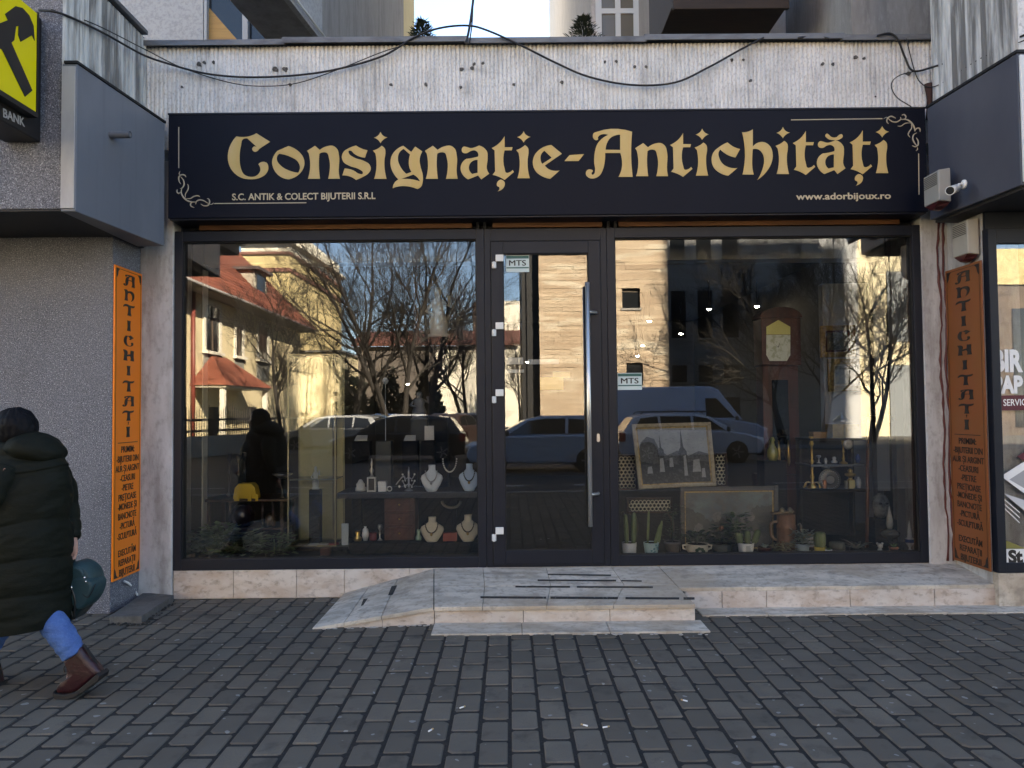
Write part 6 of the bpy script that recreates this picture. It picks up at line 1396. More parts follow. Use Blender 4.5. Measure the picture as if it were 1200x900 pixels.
for (x0, x1) in ((973.5, 986), (987, 1004.5)):
    t_ = thing('old_book', ('wider' if x0 > 980 else 'narrower') + ' yellowed book standing on top of the black shelf unit', 'book', (xq((x0 + x1) / 2, Yb), Yb, zy(514, Yb)), 'yellowed books on the shelf')
    q = span(x0, 497, x1, 513.5, Yb); m = MB(); m.box(q[0], q[1], Yb - .05, Yb + .12, zy(514, Yb) + .001, q[3]); m.build('cover', mat('yellowed_cover', (.42, .31, .13), .7, [((25, 25, 25), .5, .65, (.30, .21, .08), .7)]), t_, bevel=.003); m = MB(); m.box(q[0] + .005, q[1] - .005, Yb - .046, Yb + .115, q[3], q[3] + .002); m.build('pages', mPAPER, t_)
q = span(951, 506, 966, 513.5, Yb)
t_ = thing('wooden_box', 'small tan wooden box on top of the black shelf unit', 'box', (xq(958, Yb), Yb, zy(514, Yb))); m = MB(); m.box(q[0], q[1], Yb - .05, Yb + .06, zy(514, Yb) + .001, q[3] - .012); m.build('box', mat('tan_wood', (.30, .18, .09), .5), t_, bevel=.003); m = MB(); m.box(q[0] - .003, q[1] + .003, Yb - .053, Yb + .063, q[3] - .011, q[3]); m.build('lid', mat('tan_wood', (.3, .18, .09), .5), t_, bevel=.003)
tt, c, H, kk = turned('inkwell', 'dark lidded inkwell standing on the yellowed books', 'inkwell', 988, 483, 496.5, 20, Yb, [(.9, 0), (1, .15), (.9, .3), (.5, .45), (.55, .55), (.15, .7), (.2, .85), (.05, 1)], mSILVER)

# pedestal, vase, pole, bust, curtains, oil lamp at the right end
Yp_ = 1.0
t = thing('carved_pedestal', 'dark carved wooden pedestal column under the glossy vase', 'pedestal', (xq(1029, Yp_), Yp_, Zs))
m = MB(); q = span(1017, 487, 1042, 494, Yp_); m.box(q[0], q[1], Yp_ - .1, Yp_ + .1, q[2], q[3]); m.build('top', mDARKWOOD, t, bevel=.006)
m = MB(); m.lathe([(.075, 0), (.075, .05), (.05, .09), (.045, .5), (.055, .7), (.045, zy(496, Yp_) - Zs)], (xq(1029, Yp_), Yp_, Zs + .001), 18); m.build('column', mat('grey_marbled_column', (.10, .10, .10), .4), t)
tt, c, H, kk = turned('glossy_vase', 'round dark red vase with white shine and blue rim on the carved pedestal', 'vase', 1034, 462, 487, 19, Yp_, [(.4, 0), (.5, .03), (.95, .28), (1, .48), (.8, .7), (.5, .8), (.42, .86), (.5, 1), (.42, 1)], mat('oxblood_glaze', (.055, .008, .012), .08, spec=.8))
m = MB(); m.lathe([(10 * kk * .5, H * .80), (9.3 * kk * .5, H * .99)], c, 18, cap=False); m.build('rim', mPOTW, tt)
m = MB(); rr = random.Random(8)
for i in range(4):
    p0 = Vector(c) + Vector((0, 0, H)); m.tube(spline([p0, p0 + Vector((-.04 - .02 * i, 0, .06)), p0 + Vector((-.10 - .03 * i, .02, .02 + .03 * i)), p0 + Vector((-.15, .02 * i, .10 - .02 * i))]), .003, 4)
m.build('twig', mIRON, tt)
m = MB(); p0, p1 = at(1017, 490, .8), at(1016, 652, .55); m.tube([p0, p1], .017, 8); o = m.build('wooden_pole', mat('chestnut_pole', (.14, .05, .022), .45)); stand_alone(o, p1); tag(o, 'thin reddish wooden pole leaning beside the carved pedestal', 'pole')
mCURT = mat('pale_curtain', (.34, .36, .38), .85)
for px0, px1, lab in ((1030, 1043, 'pale curtain strip hanging beside the carved pedestal'), (1053, 1066, 'pale curtain strip hanging against the frame of the right window')):
    a, b = xq(px0, .75), xq(px1, .75); n = 10; rings = []
    for z in (Zs + .01 if px0 > 1050 else .75, 2.8):
        fr_ = [Vector((lerp(a, b, i / n), .75 + .022 * (-1) ** i, z)) for i in range(n + 1)]; rings.append(fr_ + [v + Vector((0, .006, 0)) for v in fr_[::-1]])
    mb = MB(); mb.rings(rings, smooth=False); o = mb.build('curtain', mCURT); stand_alone(o, (a, .75, Zs)); tag(o, lab, 'curtain', 'pale curtain strips')
t = thing('stone_mask', 'pale weathered carved face on a dark stand near the wooden pole', 'sculpture', (xq(1032, .7), .7, Zs))
m = MB(); cz = zy(594, .7); m.ball((xq(1031, .7), .7, cz), .085, 14, 10, (.95, .6, 1.4)); m.ball((xq(1032, .7), .64, cz - .005), .018, 8, 6, (1, 1, 1.6)); m.build('head', mat('weathered_stone', (.26, .25, .22), .85, [((25, 25, 25), .45, .6, (.12, .115, .10), .8)]), t)
for s_ in (-1, 1):
    m = MB(); m.ball((xq(1032, .7) + s_ * .03, .652, cz + .025), .014, 8, 5, (1.2, .6, .7)); m.build('eye', mINK, t)
m = MB(); q = xq(1032, .7); m.box(q - .10, q + .10, .62, .8, Zs + .001, zy(608, .7) - .01); m.build('stand', mVELVET, t)
tt, c, H, kk = turned('oil_lamp', 'tall glass oil lamp with pointed chimney on a thin stem', 'oil lamp', 1041, 621, 652.5, 22, .36, [(.6, 0), (.6, .04), (.2, .12), (.1, .3), (.14, .5), (.3, .6), (.95, .75), (1, .86), (.5, 1)], mat('smoky_glass', (.06, .06, .055), .08, spec=.8), None, ('font',))
m = MB(); z1 = zy(621, .36); m.lathe([(.022, 0), (.03, .04), (.026, .09), (.010, .17), (.004, .2)], (c[0], c[1], z1), 14); m.build('chimney', mat('milky_glass', (.30, .31, .31), .25), tt)
tt, c, H, kk = turned('lighthouse_bottle', 'small white and blue pointed bottle at the right end of the display', 'ornament', 1064, 612, 648.5, 11, .25, [(.35, 0), (.4, .08), (.15, .12), (.4, .2), (.9, .3), (.95, .42), (.5, .46), (.35, .7), (.05, 1)], mPOTW)
m = MB(); m.lathe([(5.3 * kk, H * .31), (5.4 * kk, H * .42)], c, 16, cap=False); m.build('blue_band', mat('cobalt_glaze', (.02, .06, .22), .2), tt)
t = thing('glass_mouse', 'small clear glass animal figurine with round ears near the oil lamp', 'figurine', (xq(1029, .24), .24, Zs)); m = MB(); q = xq(1029, .24)
m.ball((q, .24, Zs + .030), .024, 10, 7, (.9, .9, 1.25)); m.ball((q, .235, Zs + .072), .024, 10, 7); m.ball((q - .022, .24, Zs + .092), .011, 8, 5); m.ball((q + .022, .24, Zs + .092), .011, 8, 5); m.build('body', mat('frosted_glass', (.45, .46, .46), .2), t)
# wooden tankard and two salt pots
t = thing('wooden_tankard', 'carved wooden tankard with a handle standing behind the trailing plant', 'tankard', (xq(920, .42), .42, Zs)); H = zy(603, .42) - Zs; c = (xq(920, .42), .42, Zs + .001); kk = PXM(.42)
m = MB(); m.lathe([(12 * kk, 0), (12 * kk, .02), (11 * kk, .03), (10.5 * kk, H * .6), (11 * kk, H * .62), (11 * kk, H * .70), (10.3 * kk, H * .72), (10.3 * kk, H), (9 * kk, H)], c, 22); m.build('body', mat('honey_wood', (.28, .14, .075), .5, [((12, 12, 3), .45, .65, (.11, .05, .028), .8)]), t)
m = MB(); m.tube(spline([Vector(c) + Vector((-10 * kk, 0, H * .8)), Vector(c) + Vector((-18 * kk, 0, H * .75)), Vector(c) + Vector((-17 * kk, 0, H * .4)), Vector(c) + Vector((-11 * kk, 0, H * .3))]), .012, 8); m.build('handle', mat('pale_wood', (.26, .17, .10), .5), t)
m = MB(); m.prism([Vector(c) + Vector((-16 * kk, -.02, H * 1.0)), Vector(c) + Vector((9 * kk, -.02, H * 1.06)), Vector(c) + Vector((9 * kk, -.02, H * 1.10)), Vector(c) + Vector((-16 * kk, -.02, H * 1.04))], (0, .06, 0)); m.build('lid', mat('pale_wood', (.26, .17, .10), .5), t)
for i, px in enumerate((916, 925)):
    tt, c2, H2, kk = turned('lidded_jar', 'small jar of a pair on the tankard lid', 'jar', px, 595, 601.5, 7, .42, [(.9, 0), (1, .5), (.7, .8), (.3, 1)], mat('dull_brass', (.22, .19, .13), .4, metal=.5), 'pair of jars on the tankard lid')
m = MB(); q = [at(936, 614, .5), at(941, 640, .35)]; m.tube([q[0], at(938, 616, .5), q[1]], [.016, .014, .008], 8); o = m.build('bottle', mat('dull_glass_bottle', (.15, .13, .10), .3)); stand_alone(o, q[1]); tag(o, 'slim dull bottle leaning behind the grey blue succulent pot', 'bottle')
# perfume bottle beside the clock
tt, c, H, kk = turned('crystal_decanter', 'yellow crystal decanter with stopper hanging beside the clock case', 'decanter', 906, 512, 540, 13, 1.2, [(.7, 0), (1, .2), (.95, .45), (.4, .65), (.3, .8), (.5, .86), (.2, 1)], mat('amber_glass', (.30, .28, .07), .12, spec=.8))
m = MB(); q = xq(906, 1.2); m.box(q - .12, q + .10, 1.1, 1.32, Zs + .001, c[2] - .001); o = m.build('display_plinth', mVELVET); stand_alone(o, (q, 1.2, Zs)); tag(o, 'black cloth covered plinth under the yellow crystal decanter', 'plinth')

# ------------------------------------------------------------------ left window
t = thing('fluted_pilaster', 'white fluted pilaster strip standing at the near end of the left window', 'pilaster', (xq(233, .6), .6, Zs))
a, b = xq(226.5, .6), xq(239, .6); n = 6; outl = []
for i in range(n):
    x = lerp(a, b, i / n); w = (b - a) / n; outl += [(x + w * .1, .6), (x + w * .25, .58), (x + w * .75, .58), (x + w * .9, .6)]
m = MB(); m.prism([(x, y, Zs + .02) for x, y in outl + [(b, .68), (a, .68)]], (0, 0, 2.85 - Zs)); m.build('shaft', mat('white_ribbed_panel', (.60, .62, .61), .6), t)
m = MB(); m.box(a - .02, b + .02, .56, .70, Zs + .001, Zs + .019); m.build('base', mat('white_ribbed_panel', (.6, .62, .61), .6), t)
# side table with a lower shelf
Yt = .75
t = thing('side_table', 'dark wooden two tier table behind the leafy plants', 'table', (xq(290, Yt), Yt, Zs))
m = MB(); z = zy(577, Yt); m.box(xq(241, Yt), xq(341, Yt), Yt - .12, Yt + .35, z - .025, z); m.build('tabletop', mDARKWOOD, t, bevel=.004)
m = MB(); z2 = zy(611, Yt); m.box(xq(246, Yt), xq(335, Yt), Yt - .08, Yt + .3, z2 - .02, z2); m.build('lower_shelf', mDARKWOOD, t, bevel=.004)
for px in (248, 333):
    for yy in (Yt - .06, Yt + .3):
        m = MB(); m.box(xq(px, Yt) - .016, xq(px, Yt) + .016, yy - .016, yy + .016, Zs + .001, z - .026); m.build('leg', mDARKWOOD, t, bevel=.003)
for px in (272, 310, 322):
    m = MB(); m.lathe([(.010, 0), (.016, .03), (.009, .06), (.016, .10), (.010, z - .027 - z2)], (xq(px, Yt), Yt - .05, z2 + .001), 8); m.build('spindle', mDARKWOOD, t)
tt = thing('yellow_casket', 'bright yellow gilt casket clock on the dark side table', 'casket', (xq(289, Yt), Yt - .05, z)); q = span(275, 566, 303, 577, Yt - .05)
m = MB(); m.prism([(q[0], Yt - .10, z + .001), (q[1], Yt - .10, z + .001), (q[1] - .02, Yt - .10, z + (q[3] - z) * .75), (q[1] - .05, Yt - .10, q[3]), (q[0] + .05, Yt - .10, q[3]), (q[0] + .015, Yt - .10, z + (q[3] - z) * .7)], (0, .12, 0)); m.build('casket', mat('yellow_gilt', (.62, .40, .03), .35), tt, bevel=.008)
for a, b in ((275, 281), (291, 295), (300, 303)):
    m = MB(); q2 = span(a, 579, b, 587, Yt - .11); m.box(q2[0], q2[1], Yt - .125, Yt - .121, q2[2], q2[3]); m.build('hanging_tab', mat('yellow_gilt', (.62, .40, .03), .35), tt)
m = MB(); m.lathe([(.05, 0), (.10, .03), (.11, .12), (.07, .2), (.03, .22)], (xq(283, Yt - .05), Yt - .02, z2 + .001), 16); o = m.build('dark_jar', mat('dark_lacquer', (.02, .012, .02), .25)); stand_alone(o, (xq(283, Yt), Yt, z2)); tag(o, 'dark lacquer jar on the lower shelf of the side table', 'jar')
m = MB(); m.lathe([(.03, 0), (.05, .02), (.05, .1), (.02, .13)], (xq(318, Yt), Yt - .02, z2 + .001), 14); o = m.build('brown_jar', mat('brown_lacquer', (.05, .03, .015), .3)); stand_alone(o, (xq(318, Yt), Yt, z2)); tag(o, 'small brown jar among the spindles of the side table', 'jar')
CN = [(1, 0), (.9, .06), (.3, .14), (.22, .5), (.6, .56), (.25, .62), (.22, .8), (.8, .9), (.7, 1), (.3, 1)]
for px, h_, lab in ((269, 525, 'nearest the pilaster'), (280, 527, 'middle one of the row'), (287, 524, 'nearest the dark statue')):
    turned('iron_candlestick', 'black iron candlestick on the side table, ' + lab, 'candlestick', px, h_, 576.8, 9, Yt + .12, CN, mIRON, 'black candlesticks on the side table', ('stem',))
turned('silver_bowl', 'shallow silver bowl beside the draped statue on the side table', 'bowl', 331, 549, 555, 24, Yt, [(.3, 0), (.35, .1), (1, .9), (.95, 1), (.3, .4)], mSILVER)
m = MB(); zz_ = zy(555, Yt); m.lathe([(.03, 0), (.012, .02), (.012, zz_ - z - .004), (.03, zz_ - z - .002)], (xq(331, Yt), Yt, z + .001), 10); o = m.build('bowl_stand', mBLACKWOOD); stand_alone(o, (xq(331, Yt), Yt, z)); tag(o, 'slender black stand carrying the shallow silver bowl', 'stand')

# glass display cabinet on a low black table
Yg = .7
lt = thing('low_table', 'low black table under the glass display cabinet', 'table', (xq(370, Yg), Yg, Zs)); zt_ = zy(632, Yg)
m = MB(); m.box(xq(338, Yg), xq(412, Yg), Yg - .16, Yg + .3, zt_ - .03, zt_); m.build('tabletop', mBLACKWOOD, lt, bevel=.003)
for px in (342, 407):
    for yy in (Yg - .12, Yg + .26): m = MB(); m.box(xq(px, Yg) - .014, xq(px, Yg) + .014, yy - .014, yy + .014, Zs + .001, zt_ - .031); m.build('leg', mBLACKWOOD, lt)
cb = thing('glass_cabinet', 'upright glass display cabinet with thin metal edges on the low black table', 'cabinet', (xq(370, Yg), Yg, zt_)); zt2 = zy(411, Yg); x0, x1 = xq(343, Yg), xq(397, Yg)
m = MB(); e = .006
for x in (x0, x1):
    for yy in (Yg - .14, Yg + .22): m.box(x - e, x + e, yy - e, yy + e, zt_ + .002, zt2)
for zz_ in (zt_ + .002, zt2 - .012):
    for yy in (Yg - .14, Yg + .22): m.box(x0 + e, x1 - e, yy - e, yy + e, zz_, zz_ + .012)
    for x in (x0, x1): m.box(x - e, x + e, Yg - .134, Yg + .214, zz_, zz_ + .012)
m.build('metal_edge', mat('dull_brass_edge', (.30, .27, .17), .4, metal=.6), cb)
m = MB(); m.box(x0 + e, x1 - e, Yg - .142, Yg - .139, zt_ + .015, zt2 - .013); m.build('front_glass', mPANEPLAIN, cb)
for i, py in enumerate((555, 484)):
    m = MB(); zz_ = zy(py, Yg); m.box(x0 + .008, x1 - .008, Yg - .13, Yg + .21, zz_ - .006, zz_); m.build('glass_shelf', mat('greenish_glass_edge', (.22, .27, .25), .15), cb)
m = MB(); m.box(x0 + .01, x1 - .01, Yg + .212, Yg + .218, zt_ + .016, zt2 - .014); m.build('back_panel', mat('pale_yellow_panel', (.42, .37, .20), .7), cb)
m = MB(); m.box(xq(384, Yg), xq(388.5, Yg), Yg + .19, Yg + .208, zt_ + .016, zt2 - .014); m.build('back_stile', mat('brown_stile', (.10, .07, .04), .6), cb)
def statuette(px, y0, y1, wpx, Y, label, m_, seed, group=None, cat='figurine'):
    z0, z1 = zy(y1, Y), zy(y0, Y); kk = PXM(Y); H = z1 - z0; c = Vector((xq(px, Y), Y, z0 + .001)); t = thing('porcelain_figurine' if m_ is not mIRON else 'black_figurine', label, cat, tuple(c), group); w = wpx * kk / 2
    mb = MB(); rings = []
    for i, (a, b) in enumerate([(.9, 0), (.9, .05), (.7, .08), (.75, .3), (.5, .5), (.62, .66), (.55, .72), (.22, .78), (.3, .84), (.33, .9), (.25, .97), (.05, 1)]):
        rings.append([c + Vector((w * a * math.cos(q) * (1 + .1 * math.cos(3 * q + seed)), w * a * .8 * math.sin(q), H * b)) for q in [j * 2 * math.pi / 14 for j in range(14)]])
    mb.rings(rings); mb.tube([c + Vector((-w * .5, 0, H * .68)), c + Vector((-w * 1.0, -.01, H * .52)), c + Vector((-w * .3, -.03, H * .45))], w * .15, 6); mb.tube([c + Vector((w * .5, 0, H * .68)), c + Vector((w * 1.0, -.01, H * .60)), c + Vector((w * .9, -.02, H * .82))], w * .15, 6)
    mb.build('figure', m_, t); return t
statuette(370, 541, 568, 10, Yg - .02, 'pale porcelain figurine on the middle glass shelf of the cabinet', mMARBLE, 2)
m = MB(); q = xq(370, Yg); m.box(q - .05, q + .05, Yg - .05, Yg + .04, zt_ + .013, zy(568, Yg)); o = m.build('riser_block', mVELVET); stand_alone(o, (q, Yg, zt_)); tag(o, 'black riser block inside the glass cabinet under the porcelain figurine', 'block')
rr = random.Random(41)
for i, (px, lab, m_) in enumerate(((355, 'white printed card on the low black table, nearest the side table', mPAPER), (368, 'fanned pale cards in the middle of the low black table', mMARBLE), (380, 'pale card beside the red booklet on the low black table', mPAPER), (392, 'dark red booklet at the end of the low black table', mat('red_booklet', (.25, .03, .04), .5)))):
    q = xq(px, Yg - .1); m = MB(); a = rr.uniform(-.4, .4); m.box(q - .045, q + .045, Yg - .16, Yg - .10, zt_ + .016 + i * .002, zt_ + .021 + i * .002, Euler((R(8), 0, a)).to_matrix()); o = m.build('printed_card', m_, bevel=.001); stand_alone(o, (q, Yg - .1, zt_)); tag(o, lab, 'card', 'cards on the low black table')
q = span(401, 613, 409, 621, Yg - .05); m = MB(); m.box(q[0], q[1], Yg - .08, Yg - .06, zt_ + .001, q[3]); m.box(q[0] - .005, q[1] + .005, Yg - .06, Yg - .02, zt_ + .001, zt_ + .006); o = m.build('price_card', mat('pale_blue_card', (.42, .48, .52), .6), bevel=.002); stand_alone(o, (q[0], Yg, zt_)); tag(o, 'small pale blue price card stand beside the glass cabinet', 'card')
q = span(376, 642, 387, 656, .45); m = MB(); m.box(q[0], q[1], .42, .5, Zs + .001, q[3]); o = m.build('wooden_block', mat('brown_block', (.10, .04, .025), .6), bevel=.004); stand_alone(o, (q[0], .45, Zs)); tag(o, 'small reddish wooden block under the low black table', 'block')

# long black jewellery counter with an upper shelf
Yj = .62
jc = thing('jewellery_counter', 'long black jewellery display counter with an open lower shelf beside the door', 'counter', (xq(480, Yj), Yj, Zs)); x0, x1 = xq(412, Yj), xq(564, Yj)
zl, zu = zy(629, Yj), zy(571, Yj)
m = MB(); m.box(x0, x1, Yj - .12, Yj + .4, Zs + .001, zl); m.build('base', mVELVET, jc, bevel=.004)
m = MB(); m.box(xq(398, Yj), x1, Yj - .1, Yj + .38, zu - .055, zu); m.build('upper_shelf', mat('charcoal_cloth', (.035, .036, .042), .8), jc, bevel=.004)
m = MB(); m.box(x0, x1, Yj + .381, Yj + .40, zl + .001, zu - .056); m.build('back_panel', mVELVET, jc)
for px in (414, 455, 530): m = MB(); m.box(xq(px, Yj) - .012, xq(px, Yj) + .012, Yj + .3, Yj + .38, zl + .001, zu - .056); m.build('post', mVELVET, jc)
dr = thing('drawer_chest', 'reddish brown chest of three drawers on the lower shelf of the jewellery counter', 'chest', (xq(468, Yj), Yj, zl)); q = span(450, 585, 486, 628.5, Yj)
m = MB(); m.box(q[0], q[1], Yj + .02, Yj + .28, zl + .001, zu - .06); m.build('carcass', mREDWOOD, dr, bevel=.003)
for i in range(3):
    m = MB(); za = lerp(zl, zu - .06, i / 3 + .03); zb2 = lerp(zl, zu - .06, (i + 1) / 3 - .03); m.box(q[0] + .01, q[1] - .01, Yj + .005, Yj + .018, za, zb2); d_ = m.build('drawer', mREDWOOD, dr, bevel=.003); m = MB(); m.ball(((q[0] + q[1]) / 2, Yj - .002, (za + zb2) / 2), .008, 8, 6); m.build('knob', mBRASS, d_)
def bust(px, y0, y1, wpx, Y, label, m_, zb, beads, group):
    z1 = zy(y0, Y); c = Vector((xq(px, Y), Y, zb + .001)); H = z1 - c.z; w = wpx * PXM(Y) / 2; t = thing('necklace_bust', label, 'necklace bust', tuple(c), group); mb = MB(); rings = []
    for a, b, d, sh in [(.42, 0, .30, -.02), (.52, .06, .34, -.025), (.82, .28, .34, -.01), (1, .48, .32, .0), (.92, .60, .28, .01), (.5, .72, .24, .02), (.32, .80, .22, .02), (.30, .92, .20, .02), (.32, 1, .2, .02)]:
        rings.append([c + Vector((w * a * math.cos(q), sh + w * d * 1.2 * math.sin(q), H * b)) for q in [j * 2 * math.pi / 20 for j in range(20)]])
    mb.rings(rings); mb.build('bust', m_, t)
    mb = MB()
    for i in range(21):
        q = math.pi * (i / 20); mb.ball(c + Vector((w * .52 * math.cos(q), -w * .36 - .004 - .012 * math.sin(q), H * (.78 - .40 * math.sin(q)))), .0065, 6, 4)
    mb.build('necklace', beads, t)
    mb = MB(); mb.ball(c + Vector((0, -w * .46 - .02, H * .33)), .012, 8, 6, (1, .6, 1.2)); mb.build('pendant', mSILVER if beads is not mINK else mGILT, t); return t
G_B = 'necklace busts on the jewellery counter'
bust(506, 541, 570.5, 26, Yj - .04, 'pale grey blue necklace bust on the upper shelf, further from the door', mat('pale_grey_velvet', (.66, .72, .76), .7), zu, mSILVER, G_B)
bust(550, 540, 570.5, 25, Yj - .04, 'brighter blue necklace bust on the upper shelf beside the door frame', mPALEBLUE, zu, mINK, G_B)
bust(506, 602, 628.5, 28, Yj - .06, 'ivory necklace bust with a black bead band on the lower shelf, further from the door', mIVORY, zl, mINK, G_B)
bust(548, 600, 628.5, 28, Yj - .06, 'ivory necklace bust on the lower shelf beside the door frame', mIVORY, zl, mINK, G_B)
# pearl strand on a hoop stand
t = thing('pearl_necklace', 'white pearl strand hanging between the two blue busts', 'necklace', tuple(at(527, 553, Yj))); m = MB()
for i in range(19):
    q = math.pi * i / 18; m.ball(at(527 + 8 * math.cos(q), 538 + 15 * math.sin(q), Yj), .008, 8, 5)
m.build('pearls', mPEARL, t); m = MB(); m.tube([at(527, 570, Yj + .05), at(527, 530, Yj + .05)], .006, 6); m.tube([at(519, 538, Yj + .02), at(527, 530, Yj + .05), at(535, 538, Yj + .02)], .005, 6); m.build('stand', mSEAM, t)
t = thing('ring_necklace', 'dull brown bead collar on a dark stand between the ivory busts', 'necklace', (xq(528, Yj), Yj, zl)); m = MB()
m.tube([at(529 + 11 * math.cos(q), 587 + 8 * math.sin(q), Yj + .1) for q in [i * math.pi / 10 for i in range(11)]], .013, 8); m.build('beads', mat('brown_beads', (.14, .12, .09), .5), t); m = MB(); m.box(xq(527, Yj) - .012, xq(527, Yj) + .012, Yj + .12, Yj + .14, zl + .001, zy(580, Yj)); m.build('stand', mVELVET, t)
o_ = span(520, 623, 536, 628.5, Yj); m = MB(); m.box(o_[0], o_[1], Yj - .08, Yj - .02, zl + .001, o_[3]); o = m.build('coral_box', mat('coral_box_lacquer', (.32, .07, .05), .45), bevel=.004); stand_alone(o, (o_[0], Yj, zl)); tag(o, 'small coral red box between the ivory busts', 'box')
# little things along the upper shelf
G_S = 'small pieces along the jewellery counter'
tt, c, H, kk = turned('alabaster_box', 'cream round lidded box on the upper shelf, furthest from the door', 'box', 422.5, 557, 570.5, 12, Yj - .03, [(1, 0), (1, .3), (.8, .36), (.85, .6), (.6, .7), (.4, .9), (.2, 1)], mMARBLE, G_S)
tt = thing('table_clock', 'pale framed small table clock with dark face and tall finial', 'clock', (xq(436, Yj), Yj, zu), G_S); q = span(430.5, 559, 440.5, 570.5, Yj - .03); m = MB(); frame_rect(m, q[0], q[1], zu + .001, q[3], .012, Yj - .05, Yj); m.build('case', mMARBLE, tt); m = MB(); m.box(q[0] + .012, q[1] - .012, Yj - .035, Yj - .01, zu + .013, q[3] - .012); m.build('face', mINK, tt); m = MB(); m.lathe([(.02, 0), (.012, .03), (.022, .06), (.008, .09), (.014, .12), (.005, .17)], ((q[0] + q[1]) / 2, Yj - .025, q[3]), 10); m.build('finial', mSILVER, tt)
q = span(443.5, 564, 453, 570.5, Yj - .03); tt = thing('watch_box', 'small white watch box beside the table clock', 'box', (q[0], Yj, zu), G_S); m = MB(); m.box(q[0], q[1], Yj - .06, Yj, zu + .001, q[3]); m.build('box', mPOTW, tt, bevel=.003); m = MB(); m.box(q[0] + .006, q[1] - .006, Yj - .054, Yj - .006, q[3], q[3] + .004); m.build('watch', mSILVER, tt)
tt = thing('wrist_watch', 'round silver watch with white ring on the upper shelf', 'watch', (xq(457, Yj), Yj, zu), G_S); m = MB(); m.lathe([(.024, 0), (.026, .006), (.018, .009), (.018, .002)], (xq(457.5, Yj), Yj - .05, zu + .027), 20, axis='Y'); m.build('case', mPEARL, tt); m = MB(); m.lathe([(.016, .004), (.016, .006)], (xq(457.5, Yj), Yj - .05, zu + .027), 16, axis='Y'); m.build('face', mINK, tt)
tt = thing('silver_brooch', 'curved silver brooch with two beads on the upper shelf', 'brooch', (xq(470, Yj), Yj, zu), G_S); m = MB(); m.tube(spline([at(464, 568, Yj - .05), at(468, 563, Yj - .05), at(473, 558, Yj - .05), at(475, 563, Yj - .05)]), [.006] * 9 + [.008] * 10, 6); m.build('body', mSILVER, tt); m = MB(); m.ball(at(468, 570, Yj - .06), .011, 8, 6); m.ball(at(474.5, 569, Yj - .06), .011, 8, 6); m.build('bead', mPEARL, tt)
tt = thing('candelabra', 'dark metal candelabra with pale drops on the upper shelf', 'candelabra', (xq(479, Yj), Yj, zu), G_S); c = Vector((xq(479, Yj), Yj, zu + .001)); m = MB(); m.lathe([(.04, 0), (.03, .012), (.008, .03), (.01, .16), (.005, .22)], tuple(c), 12)
for s_ in (-1, 1):
    for zz_ in (.07, .13): m.tube(spline([c + Vector((0, 0, zz_)), c + Vector((s_ * .03, -.01, zz_ - .02)), c + Vector((s_ * .055, -.01, zz_ + .02))]), .005, 6)
m.build('frame', mSILVER, tt); m = MB()
for s_ in (-1, 1):
    for zz_ in (.07, .13): m.ball(c + Vector((s_ * .055, -.01, zz_ + .022)), .010, 8, 5); m.ball(c + Vector((s_ * .03, -.014, zz_ - .035)), .008, 8, 5)
m.build('drop', mPEARL, tt)
# raised black stands at the back with white cards
G_R = 'black display stands behind the jewellery counter'
for (x0, x1, y0, lab, card) in ((413, 433, 517, 'black display stand with a white card, nearest the glass cabinet', (415, 430)), (441, 458, 517, 'plain dark grey display stand between two carded stands', None), (472, 489, 517, 'black display stand with a white card, beneath the silver globe', (473, 487)), (494, 509, 517, 'black display stand carrying an upright white card', (497, 508))):
    Yr = 1.05; tt = thing('display_stand', lab, 'stand', (xq((x0 + x1) / 2, Yr), Yr, Zs), G_R); m = MB(); q = span(x0, y0, x1, 640, Yr); m.box(q[0], q[1], Yr, Yr + .15, Zs + .001, q[3]); m.build('block', mVELVET if card else mat('dark_grey_block', (.05, .055, .055), .7), tt)
    if card:
        up_ = 12 if x0 == 494 else 0; q = span(card[0], 511 - up_, card[1], 516, Yr); m = MB()
        if up_: m.box(q[0], q[1], Yr + .04, Yr + .05, q[2], q[3])
        else: m.prism([(q[0], Yr + .005, q[2] - .005), (q[1], Yr + .005, q[2] - .005), (q[1] - .01, Yr + .09, q[3]), (q[0] + .01, Yr + .09, q[3])], (0, 0, .006))
        m.build('card', mMARBLE, tt)
tt, c, H, kk = turned('glass_globe', 'pale glass globe lamp on a thin pole behind the jewellery counter', 'lamp', 452, 438, 520, 8, 1.6, [(.5, 0), (.12, .02), (.1, .9), (.5, .91), (1, .95), (.5, .995), (.1, 1)], mat('milky_globe', (.6, .65, .68), .3))
statuette(515, 333, 392, 28, 1.3, 'large pale figure of a rearing animal on a tall dark plinth', mMARBLE, 1, None, 'sculpture')
q = xq(515, 1.3); m = MB(); m.box(q - .09, q + .09, 1.2, 1.4, Zs + .001, zy(392, 1.3)); o = m.build('tall_plinth', mVELVET); stand_alone(o, (q, 1.3, Zs)); tag(o, 'tall black plinth under the large pale figure', 'plinth')
statuette(492, 455, 488, 22, 1.3, 'grey winged figure standing in the middle of the left display', mat('grey_bronze', (.16, .17, .19), .5), 4, None, 'sculpture')
q = xq(492, 1.3); m = MB(); m.box(q - .08, q + .08, 1.22, 1.38, Zs + .001, zy(488, 1.3)); o = m.build('grey_plinth', mat('dark_grey_block', (.05, .055, .055), .7)); stand_alone(o, (q, 1.3, Zs)); tag(o, 'dark grey plinth under the grey winged figure', 'plinth')
